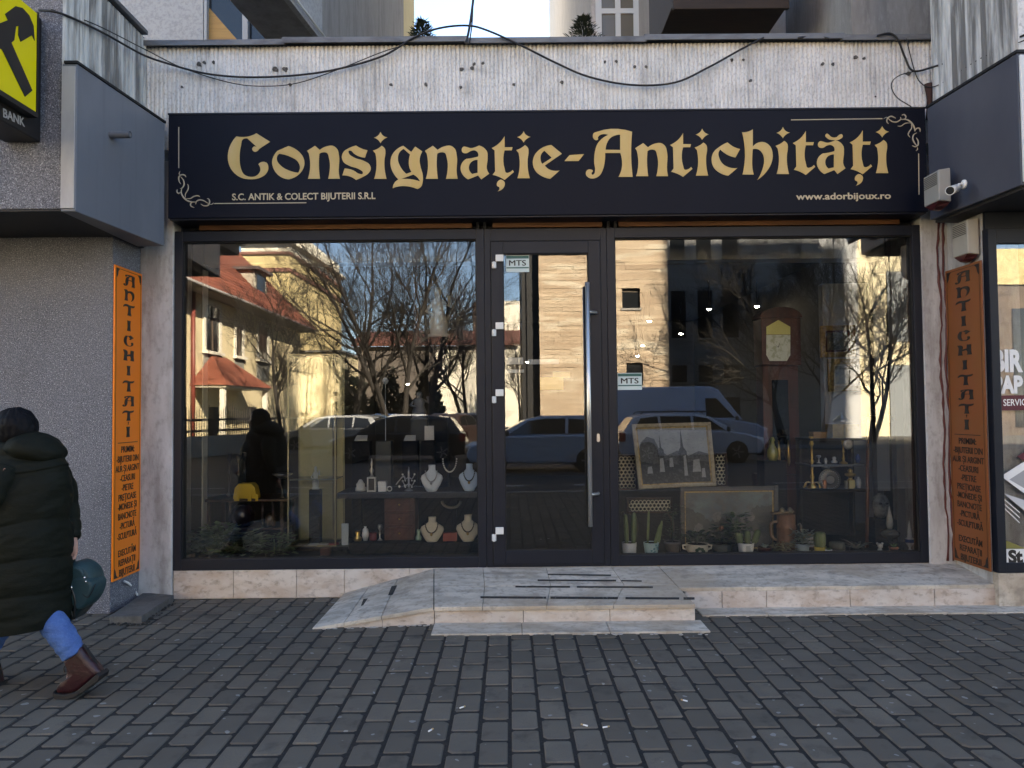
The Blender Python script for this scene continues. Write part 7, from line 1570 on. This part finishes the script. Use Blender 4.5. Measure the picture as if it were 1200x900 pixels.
# crumpled packing cloth along the sill
rr = random.Random(51); m = MB(); rings = []
xs_ = [at(330 + i * 2.4, 658, .16).x for i in range(98)]
for i, x in enumerate(xs_):
    h = .012 + .012 * rr.random() + (.03 if 68 > i * 1 > 60 else 0) * 0 + .022 * math.exp(-((i - 44) / 4) ** 2); w = .035 + .015 * rr.random(); rings.append([(x, .19 - w, Zs + .001), (x, .19 - w * .6, Zs + h * .8), (x, .19, Zs + h), (x, .19 + w * .6, Zs + h * .7), (x, .19 + w, Zs + .001)])
m.rings(rings, smooth=True); o = m.build('packing_cloth', mat('grey_crumpled_cloth', (.19, .20, .205), .85, [((25, 25, 25), .45, .65, (.10, .105, .11), .7)])); stand_alone(o, (xs_[0], .19, Zs)); tag(o, 'long crumpled grey cloth lying along the foot of the left window', 'cloth')
# ceiling spots
mSPOT = mat('lit_lamp', (.9, .85, .75), .5, emit=((1, .93, .82), 22))
sp_ = [(761, 376, 5.2), (798, 391, 6.6), (831, 362, 4.4), (887, 359, 4.3), (871, 392, 6.7), (747, 417, 8.0), (753, 405, 7.4), (941, 405, 7.6), (478, 450, 8.2), (618, 424, 8.0)]
for i, (px, py, Y) in enumerate(sp_):
    p = at(px, py, Y); tt = thing('ceiling_spot', 'small lit ceiling spot lamp inside the dark shop', 'lamp', tuple(p), 'lit ceiling spots deep inside the shop')
    m = MB(); m.tube([(p.x, p.y, p.z + .03), (p.x, p.y, 3.375)], .008, 6); m.lathe([(.03, .03), (.045, .0), (.04, .0), (.02, .025)], tuple(p), 12); m.build('fitting', mSEAM, tt)
    m = MB(); m.ball((p.x, p.y, p.z), .028, 10, 6, (1.2, 1.2, .6)); m.build('bulb', mSPOT, tt)

rr = random.Random(88)
G_T = 'trinkets on the lower shelf of the jewellery counter'
profs = [[(1, 0), (1, .3), (.5, .5), (.7, .8), (.4, 1)], [(.6, 0), (1, .4), (.8, .8), (.3, .9), (.45, 1)], [(1, 0), (.3, .15), (.25, .6), (.9, .8), (.8, 1)], [(.8, 0), (.9, .1), (.9, .9), (.7, 1)]]
tri = [(419, 617, 9, 0, 'squat brass pot', mBRASS), (428, 612, 8, 1, 'small white vase', mPOTW), (437, 619, 10, 3, 'dark red tin', mat('dark_red_tin', (.16, .02, .02), .4)), (445, 610, 6, 2, 'slim silver cup', mSILVER), (490, 616, 7, 0, 'pale green jar', mat('pale_green_jar', (.25, .38, .28), .3))]
for px, y0, w, pi_, lab, m_ in tri: turned('trinket', lab + ' on the lower shelf of the jewellery counter', 'trinket', px, y0, 628.5, w, Yj - .03, profs[pi_], m_, G_T)
G_T2 = 'small ornaments on the black shelf unit'
for px, y0, w, pi_, lab, m_ in ((1006, 533, 6, 1, 'small blue vase on the smoked glass shelf', mat('blue_vase_glaze', (.05, .10, .30), .2)), (960, 534, 6, 2, 'silver goblet on the smoked glass shelf', mSILVER), (978, 536, 7, 0, 'small ivory pot on the smoked glass shelf', mMARBLE), (966, 563, 6, 3, 'little copper tin left of the pewter plate', mat('copper_tin', (.40, .16, .08), .35, metal=.7)), (1006, 560, 6, 1, 'tiny white jug at the end of the lower shelf board', mPOTW)):
    turned('ornament', lab, 'ornament', px, y0, 543.5 if y0 < 545 else 573, w, Yb - .05, profs[pi_], m_, G_T2)
G_BK = 'old books stacked on the display floor'
zb_ = Zs
for i, (c_3, lab) in enumerate((((.18, .05, .03), 'dark red book at the bottom of the stack beside the landscape painting'), ((.05, .09, .06), 'green book in the middle of the stack beside the landscape painting'), ((.32, .24, .13), 'tan book on top of the stack beside the landscape painting'))):
    x = xq(948, .62); t = thing('old_book', lab, 'book', (x, .62, zb_), G_BK); h = .035; a = rr.uniform(-.2, .2)
    m = MB(); m.box(x - .09, x + .09, .56, .68, zb_ + .001, zb_ + h, Euler((0, 0, a)).to_matrix()); m.build('cover', mat('book_cloth_%s' % ('red', 'green', 'tan')[i], c_3, .7), t, bevel=.003); m = MB(); m.box(x - .086, x + .086, .557, .565, zb_ + .006, zb_ + h - .006, Euler((0, 0, a)).to_matrix(), (x, .62, zb_)); m.build('pages', mPAPER, t); zb_ += h
pot_plant('succulent_pot', 'small terracotta pot with upright dark leaves in front of the black shelf', 'plant', 1047, 11, 9, .22, P_RIM, mat('terracotta', (.36, .16, .09), .8), blades(14, 13, 4, mLEAF, .5), 61)
pot_plant('succulent_pot', 'tiny white pot with a green tuft between the yellow pot and the round cactus', 'plant', 971, 8, 7, .20, P_STR, mPOTW, blades(16, 8, 3, mLEAF, .6), 62)
pot_plant('leafy_plant', 'tall dark leafy plant standing behind the white bucket pot', 'plant', 862, 14, 10, .40, P_STR, mBLACKWOOD, leafy(120, 13, 36, 9, mLEAF, .7, .4), 63)
# ------------------------------------------------------------------ the walking woman
YPR = atz(74, 816, 0).y                 # depth of the rear foot
YP = YPR + .09
def P(px, py, dy=0.0): return at(px, py, YP + dy)
KP = (YP + 6.28) / F
per = thing('person', 'woman in long black puffer coat and dark red boots walking along the grey wall', 'person', (P(30, 700).x, YP, 0))
mSKIN = mat('skin', (.52, .27, .20), .5, [((60, 60, 60), .45, .65, (.38, .20, .15), .5)])
mCOAT = mat('black_puffer_nylon', (.0088, .0102, .0072), .65, [((9, 9, 14), .45, .65, (.0118, .0135, .0098), .7)], bump=((11, 11, 24), .4, .015), spec=.10)
mHAIR = mat('black_hair', (.0035, .0035, .0045), .6, [((60, 60, 8), .45, .65, (.006, .006, .008), .7)], bump=((60, 60, 16), .5, .006), spec=.12)
mJEAN = mat('blue_denim', (.055, .135, .36), .85, [((14, 14, 14), .42, .62, (.035, .09, .26), .8), ((120, 120, 120), .5, .7, (.10, .20, .44), .5)], bump=((18, 18, 40), .9, .015))
mBOOT = mat('oxblood_leather', (.030, .0055, .009), .36, [((14, 14, 30), .45, .65, (.013, .004, .005), .8)], bump=((25, 25, 45), .6, .006))
mSOLE = mat('black_rubber_sole', (.012, .010, .010), .7)
mTEAL = mat('teal_leather', (.010, .042, .049), .58, [((9, 9, 9), .45, .65, (.006, .030, .036), .8)], bump=((25, 25, 25), .45, .006))

# body: one skinned figure, with the head and hand shapes merged into the same mesh
J = {}
def j(n, p, r): J[n] = (Vector(p), r)
j('pelvis', P(28, 645), .12); j('waist', P(27, 610), .115); j('chest', P(26, 568), .125); j('neck0', P(22, 535), .06); j('neck1', P(19, 522), .055); j('head0', P(17, 508), .075)
j('sR', P(56, 556, .15), .058); j('eR', P(79, 600, .19), .042); j('wR', P(86, 634, .15), .024); j('pR', P(85.5, 643, .145), .024)
j('sL', P(4, 558, -.16), .058); j('eL', P(-26, 598, -.20), .042); j('wL', P(-50, 622, -.16), .026); j('pL', P(-58, 630, -.15), .026)
j('hN', P(32, 655, -.05), .065); j('kN', P(57, 722, -.055), .052); j('aN', P(92, 772, -.09), .036); j('tN', P(82, 799, -.09), .026)
j('hF', P(22, 655, .05), .065); j('kF', P(2, 722, .09), .052); j('aF', P(-34, 785, .09), .036); j('tF', P(-58, 803, .09), .028)
E = [('pelvis', 'waist'), ('waist', 'chest'), ('chest', 'neck0'), ('neck0', 'neck1'), ('neck1', 'head0'), ('chest', 'sR'), ('sR', 'eR'), ('eR', 'wR'), ('wR', 'pR'), ('chest', 'sL'), ('sL', 'eL'), ('eL', 'wL'), ('wL', 'pL'),
     ('pelvis', 'hN'), ('hN', 'kN'), ('kN', 'aN'), ('aN', 'tN'), ('pelvis', 'hF'), ('hF', 'kF'), ('kF', 'aF'), ('aF', 'tF')]
def skinned(joints, edges, root, sub=1):
    nm = list(joints); me = bpy.data.meshes.new('skin'); me.from_pydata([joints[n][0] for n in nm], [(nm.index(a), nm.index(b)) for a, b in edges], [])
    o = bpy.data.objects.new('skin_tmp', me); COL.objects.link(o)
    o.modifiers.new('skin', 'SKIN'); sk = me.skin_vertices[0].data
    for i, n in enumerate(nm): sk[i].radius = (joints[n][1],) * 2; sk[i].use_root = (n == root)
    s_ = o.modifiers.new('sub', 'SUBSURF'); s_.levels = sub; s_.render_levels = sub
    dg = bpy.context.evaluated_depsgraph_get(); dg.update(); m_ = bpy.data.meshes.new_from_object(o.evaluated_get(dg))
    vs = [v.co.copy() for v in m_.vertices]; fs = [list(p.vertices) for p in m_.polygons]
    bpy.data.objects.remove(o); bpy.data.meshes.remove(me); bpy.data.meshes.remove(m_); return vs, fs
mb = MB(); vs, fs = skinned(J, E, 'pelvis', 2); mb.add(vs, fs, True)
# head, facing -X and slightly down
hc = P(15, 504); rings = []; n = 28; mrows = 22
for i in range(mrows + 1):
    a = -math.pi / 2 + math.pi * i / mrows; ring = []
    for k_ in range(n):
        b = 2 * math.pi * k_ / n; d = Vector((math.cos(a) * math.cos(b), math.cos(a) * math.sin(b), math.sin(a)))   # local: -x is the face
        x, y, z = d.x * .095, d.y * .076, d.z * .115
        f = max(0, -d.x)
        if z < 0: y *= 1 - .30 * min(1, -z / .11); x = x * (1 - .16 * min(1, -z / .11)) - .012 * f
        x -= .026 * math.exp(-((y / .013) ** 2)) * math.exp(-(((z + .010) / .026) ** 2)) * (f > .3)          # nose
        x += .012 * math.exp(-(((abs(y) - .030) / .014) ** 2)) * math.exp(-(((z - .012) / .013) ** 2)) * (f > .3)   # eye sockets
        x -= .006 * math.exp(-((y / .024) ** 2)) * math.exp(-(((z + .052) / .009) ** 2)) * (f > .3)          # lips
        x -= .008 * math.exp(-((y / .022) ** 2)) * math.exp(-(((z + .085) / .016) ** 2)) * (f > .2)          # chin
        ring.append(hc + Matrix.Rotation(R(-6), 3, 'Y') @ Vector((x, y, z)))
    rings.append(ring)
mb.rings(rings)
for s_ in (-1, 1): mb.ball(hc + Vector((.008, s_ * .078, -.005)), .024, 10, 7, (.7, .35, 1.25))      # ears
# right hand closed round the bag loop
def hand(mb, wrist, palm, side):
    d = (palm - wrist).normalized(); mb.rings([[wrist + d * t * .085 + Vector((math.cos(q) * w, math.sin(q) * h, 0)) - d * d.dot(Vector((math.cos(q) * w, math.sin(q) * h, 0))) for q in [k_ * math.pi / 6 for k_ in range(12)]] for t, w, h in ((0, .024, .022), (.3, .030, .018), (.7, .036, .016), (1.0, .033, .015), (1.1, .02, .010))])
    tip = wrist + d * .088
    for i, ll in enumerate((.062, .070, .066, .052)):
        o_ = Vector((-.026 + i * .017, -.004, 0)); b0 = tip + o_ - d * .01; pts = [b0, b0 + d * ll * .42 + Vector((0, side * .010, 0)), b0 + d * ll * .50 + Vector((-.004, side * .034, .006)), b0 + d * ll * .16 + Vector((-.004, side * .044, .012))]
        mb.tube(spline(pts, 3), [.0088] * 4 + [.0080] * 3 + [.0072] * 2 + [.005], 8)
    t0 = wrist + d * .030 + Vector((-.032, side * .004, 0)); mb.tube(spline([t0 + Vector((.010, 0, 0)), t0 + d * .022 + Vector((-.006, side * .014, 0)), t0 + d * .045 + Vector((0, side * .028, 0)), t0 + d * .060 + Vector((.010, side * .034, 0))], 3), [.012] * 3 + [.0105] * 3 + [.009] * 3 + [.006], 8)
hand(mb, P(86, 633, .15), P(84, 648, .14), -1)
hand(mb, J['wL'][0], J['pL'][0], 1)
mb.build('body', mSKIN, per)
for s_ in (-1, 1):
    m = MB(); m.ball(hc + Vector((-.076, s_ * .030, .003)), .012, 10, 7); m.build('eye', mat('eye_white', (.5, .48, .45), .2), per)
m = MB(); m.tube([hc + Vector((-.083, -.02, -.058)), hc + Vector((-.090, 0, -.057)), hc + Vector((-.083, .02, -.058))], [.003, .006, .003], 6); m.build('lips', mat('lip', (.30, .09, .08), .5), per)

# hair: short dark bob, thick at the back
rr = random.Random(3); rings = []
for i in range(33):
    a = -1.05 + (math.pi / 2 + 1.05) * i / 32; ring = []
    for k_ in range(110):
        b = 2 * math.pi * k_ / 110; d = Vector((math.cos(a) * math.cos(b), math.cos(a) * math.sin(b), math.sin(a)))
        lump = 1 + .06 * noise.noise(d * 3.2) + .03 * noise.noise(d * 8) + .040 * noise.noise(Vector((math.cos(b) * 6, math.sin(b) * 6, d.z * 1.6 + .6 * math.sin(b * 2)))) * math.cos(a) ** .5
        p = Vector((d.x * .118 + .016, d.y * .100, d.z * .122 + .008)) * lump
        if d.x < -.35 and d.z < .55: p.x = max(p.x, -.052 + .02 * d.z)          # leave the face free
        ring.append(hc + p)
    rings.append(ring)
m = MB(); m.rings(rings); m.build('hair', mHAIR, per, sub=1)

# coat
spec = [(734, 20, 58, .28), (700, 21, 58, .275), (655, 23, 56, .26), (610, 24, 54, .235), (575, 27, 53, .205), (553, 30, 50, .185), (541, 30, 43, .155), (531, 27, 33, .115), (523, 23, 25, .085)]
seams = [556, 611, 655, 694, 738]
rings = []; rows = 110; rr = random.Random(12)
for i in range(rows + 1):
    py = 734 + (523 - 734) * i / rows
    for q in range(len(spec) - 1):
        if spec[q][0] >= py >= spec[q + 1][0]: break
    t = (spec[q][0] - py) / (spec[q][0] - spec[q + 1][0]); t = t * t * (3 - 2 * t) if q > 3 else t
    cx, hw_, dep = (lerp(spec[q][w], spec[q + 1][w], t) for w in (1, 2, 3))
    ring = []
    for k_ in range(56):
        a = 2 * math.pi * k_ / 56; ca, sa = math.cos(a), math.sin(a)
        tilt = (-.16 * hw_ * ca) * min(1, max(0, (py - 540) / 150.0))          # the hem rides up at the back
        ppy = py + tilt + 3.5 * math.sin(a * 2 + py * .02)
        puff = 0
        for s0, s1 in zip(seams[:-1], seams[1:]):
            if s0 <= py + tilt * .3 <= s1: puff = abs(math.sin(math.pi * (py + tilt * .3 - s0) / (s1 - s0))) ** .42
        nz = noise.noise(Vector((ca * 2.2, sa * 2.2, py * .055))) * .030 + noise.noise(Vector((ca * 4, sa * 4, py * .16 + ca * 2))) * .022 - .020 * max(0, noise.noise(Vector((ca * 3 + py * .03, sa * 3, py * .09 - ca * 1.5)))) 
        sc = (.930 + .080 * puff + nz) if py > 548 else 1 + nz * .5
        p = P(cx + hw_ * ca * sc, ppy); p.y = YP + dep * sa * sc; ring.append(p)
    rings.append(ring)
m = MB(); m.rings(rings, cap=False); cap0 = [v * .97 + Vector((sum((q.x for q in rings[0])) / 56, YP, sum((q.z for q in rings[0])) / 56 + .5)) * .03 for v in rings[0]]
m.rings([rings[0], [lerp(v, Vector((P(22, 700).x, YP, v.z + .05)), .06) for v in rings[0]], [lerp(v, Vector((P(22, 700).x, YP, v.z + .25)), .12) for v in rings[0]]], cap=False)
coat = m.build('coat', mCOAT, per, sub=1)
def sleeve(pts, rads, seams_, name):
    path = spline([Vector(p) for p in pts], 10); n_ = len(path); R_ = []
    for i in range(n_):
        t = i / (n_ - 1) * (len(rads) - 1); k_ = min(len(rads) - 2, int(t)); r = lerp(rads[k_], rads[k_ + 1], t - k_); u = i / (n_ - 1) * seams_
        R_.append(r * (.93 + .10 * abs(math.sin(math.pi * u)) ** .5 + .05 * noise.noise(Vector((i * .5, r * 40, 2)))))
    m = MB(); m.tube(path, R_, 18); return m.build(name, mCOAT, per, sub=1)
sleeve([P(58, 548, .10), P(72, 570, .18), P(79, 602, .19), P(83.5, 622, .170), P(85.5, 632, .152)], [.085, .080, .066, .054, .038], 5, 'sleeve')
sleeve([P(6, 550, -.12), P(-10, 578, -.20), P(-28, 602, -.20), P(-44, 616, -.17), P(-52, 624, -.16)], [.09, .084, .07, .06, .045], 5, 'sleeve')
# hood lying on the back and a raised collar
m = MB(); rings = []; c = P(42, 524, 0)
for i in range(15):
    a = -math.pi / 2 + math.pi * i / 14; ring = []
    for k_ in range(28):
        b = 2 * math.pi * k_ / 28; d = Vector((math.cos(a) * math.cos(b), math.cos(a) * math.sin(b), math.sin(a)))
        l_ = 1 + .10 * noise.noise(d * 2.4 + Vector((3, 1, 0))) + .04 * noise.noise(d * 7); p = Vector((d.x * .162, d.y * .160, d.z * .086)) * l_
        p.z -= .30 * max(0, p.x) ** 1.0 * .30 + .5 * max(0, -p.x - .05) * .5
        ring.append(c + Matrix.Rotation(R(13), 3, 'Y') @ p)
    rings.append(ring)
m.rings(rings); m.build('hood', mCOAT, per, sub=1)
m = MB(); cc_ = P(20, 524, 0); m.rings([[cc_ + Vector((.105 * s_ * math.cos(q), .095 * s_ * math.sin(q), h)) for q in [k_ * 2 * math.pi / 24 for k_ in range(24)]] for s_, h in ((1.15, -.06), (1.2, -.02), (1.0, .03), (.85, .035), (.8, .0))], cap=False); m.build('collar', mCOAT, per, sub=1)

# jeans
def leg(pts, rads, name):
    path = spline([Vector(p) for p in pts], 8); n_ = len(path); rings_r = []
    for i in range(n_):
        t = i / (n_ - 1) * (len(rads) - 1); k_ = min(len(rads) - 2, int(t)); rings_r.append(lerp(rads[k_], rads[k_ + 1], t - k_) * (1 + (.05 * math.sin(i * 1.7) + .04 * math.sin(i * 2.9)) * (i > n_ * .5)))
    m = MB(); m.tube(path, rings_r, 20); return m.build(name, mJEAN, per, sub=1)
leg([P(32, 655, -.02), P(41, 690, -.025), P(57, 722, -.055), P(75, 748, -.09), P(87.5, 768, -.09)], [.07, .072, .074, .070, .060], 'trouser_leg')
leg([P(22, 655, .05), P(12, 690, .06), P(2, 726, .09), P(-14, 756, .09), P(-28, 780, .09)], [.07, .072, .074, .070, .058], 'trouser_leg')
# boots: side outline in photo pixels of the rear foot; the front one is the same boot set flat
boot_o = [(77.5, 769), (79.5, 776), (82.5, 786), (82, 792), (77, 797), (71, 801), (68.5, 806), (70, 811), (82, 812), (94, 809), (106, 800), (116, 793), (121, 787), (117, 780), (109, 771), (102, 763), (97.5, 756.5), (88, 762)]
sole_o = [(68, 806.5), (67.5, 811), (70, 815.5), (82, 816), (94, 813.5), (100, 809), (105, 807), (108, 803.5), (121.5, 794), (123, 789), (120, 785.5), (106, 798), (94, 807.5), (82, 810.5), (70, 809)]
def boot(xf, yb):
    def outline(o, hw, inset):
        c = Vector((sum(p[0] for p in o) / len(o), sum(p[1] for p in o) / len(o))); mid = [xf(*p) for p in o]; ins = [xf(lerp(p[0], c.x, inset), lerp(p[1], c.y, inset)) for p in o]
        return [[Vector((v.x, yb + d, v.z)) for v in w_] for w_, d in ((ins, -hw), (mid, -hw * .62), (mid, hw * .62), (ins, hw))]
    m = MB(); m.rings(outline(smooth2(boot_o), .046, .16)); b_ = m.build('boot', mBOOT, per, sub=1)
    m = MB(); m.rings(outline(sole_o, .052, .02), smooth=False); m.build('sole', mSOLE, b_, bevel=.003)
    m = MB()
    for i in range(5):
        px, py = lerp(81.5, 84, i / 4), lerp(773, 789, i / 4); a = xf(px - .8, py); m.tube([Vector((a.x, yb - .030, a.z)), Vector((a.x - .010, yb, a.z + .004)), Vector((a.x, yb + .030, a.z))], .004, 5)
    a = xf(80, 777); m.tube(spline([Vector((a.x, yb - .01, a.z)), Vector((a.x - .012, yb - .02, a.z - .02)), Vector((a.x - .006, yb - .02, a.z - .045))]), .003, 5)
    m.build('laces', mSOLE, b_)
    m = MB(); m.prism([Vector((xf(*p).x, yb - .012, xf(*p).z)) for p in ((97.5, 755), (100, 758), (121, 786), (118.5, 787.5))], (0, .024, 0)); m.build('back_strip', mSOLE, b_)
def smooth2(o): return [(p.x, p.y) for p in smooth_outline(o, 3)]
boot(lambda x, y: at(x, y, YP - .09), YP - .09)
cA = at(94, 800, YP - .09)
def flat(x, y):
    v = at(x, y, YP - .09) - at(69, 815.5, YP - .09); a = R(-27.0); r_ = Vector((v.x * math.cos(a) - v.z * math.sin(a), 0, v.x * math.sin(a) + v.z * math.cos(a))); return Vector((P(-68, 800).x + r_.x, 0, r_.z + .004))
boot(flat, YP + .09)

# teal bag in her hand
bag = thing('handbag', 'teal leather backpack bag hanging by its loop from the hand of the walking woman', 'bag', tuple(P(96, 727, .16)))
YBG = YP + .16
bo = [(77, 672), (82, 662), (90, 657.5), (98, 656), (106, 659), (113, 666), (116, 676), (113, 692), (105, 707), (95, 716), (86, 722), (78, 718), (75, 700)]
def bagp(o, ins, dy):
    c = (95, 690); return [Vector((lambda v: (v.x, YBG + dy, v.z))(at(lerp(p[0], c[0], ins), lerp(p[1], c[1], ins), YBG))) for p in o]
m = MB(); so = smooth2([tuple(p) for p in bo]); m.rings([bagp(so, .26, -.085), bagp(so, .10, -.075), bagp(so, 0, -.045), bagp(so, 0, .045), bagp(so, .10, .075), bagp(so, .26, .085)]); m.build('shell', mTEAL, bag, bevel=.006)
po = smooth2([(93, 678), (103, 672), (113, 674), (119, 680), (117.5, 692), (111, 704), (103, 710), (95, 703)])
m = MB(); m.rings([bagp(po, .16, -.10), bagp(po, .05, -.095), bagp(po, .0, -.07), bagp(po, 0, .05), bagp(po, .1, .06)]); m.build('front_pocket', mTEAL, bag, bevel=.006)
m = MB(); lp = smooth2([(84, 672), (94, 660), (104, 662), (108, 668), (99, 680), (90, 686)]); m.rings([bagp(lp, .10, -.092), bagp(lp, 0, -.086), bagp(lp, 0, -.07)]); m.build('flap', mTEAL, bag)
m = MB(); dk_ = smooth2([(76, 700), (84, 693), (92, 704), (103, 709), (98, 717), (88, 725), (79, 722)]); m.rings([bagp(dk_, .08, -.088), bagp(dk_, 0, -.07), bagp(dk_, 0, .06)]); m.build('base_panel', mat('dark_teal_leather', (.004, .016, .019), .4), bag)
m = MB(); m.tube(spline([at(82, 668, YBG - .02), at(82.5, 655, YBG - .02), at(83, 646, YBG - .01), at(85.5, 646, YBG + .01), at(87, 655, YBG + .02), at(87.5, 664, YBG + .02)]), .007, 8); m.build('grab_loop', mat('dark_teal_leather', (.004, .016, .019), .4), bag)
m = MB()
for a_, b_, c_2 in (((82, 690), (81, 706), (86, 725)), ((84, 689), (88, 704), (87, 725))): m.tube(spline([at(*a_, YBG - .095), at(*b_, YBG - .10), at(*c_2, YBG - .09)]), .0065, 8)
m.build('shoulder_strap', mat('strap_black', (.008, .011, .012), .45), bag)
m = MB(); m.ball(at(99, 677, YBG - .105), .008, 8, 6); m.ball(at(100.5, 681.5, YBG - .105), .006, 8, 6); m.ball(at(83.5, 689, YBG - .10), .007, 8, 6, (1, .6, 1.8)); m.build('buckle', mCHROME, bag)
m = MB(); m.tube(spline([at(92, 690, YBG - .095), at(103, 700, YBG - .10), at(112, 684, YBG - .10)]), .003, 6); m.build('zip', mSEAM, bag)
# litter on the paving
rr = random.Random(77); litter = [(803, 821), (504, 856), (541, 829), (686, 850), (709, 852), (1130, 887), (212, 709), (331, 738)]
for i, (px, py) in enumerate(litter[:5]):
    p = atz(px, py, .006); a = rr.uniform(0, 3.1); d = Vector((math.cos(a), math.sin(a), 0)); t = thing('cigarette_butt', 'small pale cigarette butt lying on the grey paving', 'litter', tuple(p), 'cigarette butts on the paving')
    m = MB(); m.tube([p - d * .012, p + d * .012], .004, 8); m.build('paper', mVINYL, t); m = MB(); m.tube([p + d * .0125, p + d * .024], .0041, 8); m.build('filter', mat('filter_tan', (.5, .33, .16), .8), t)
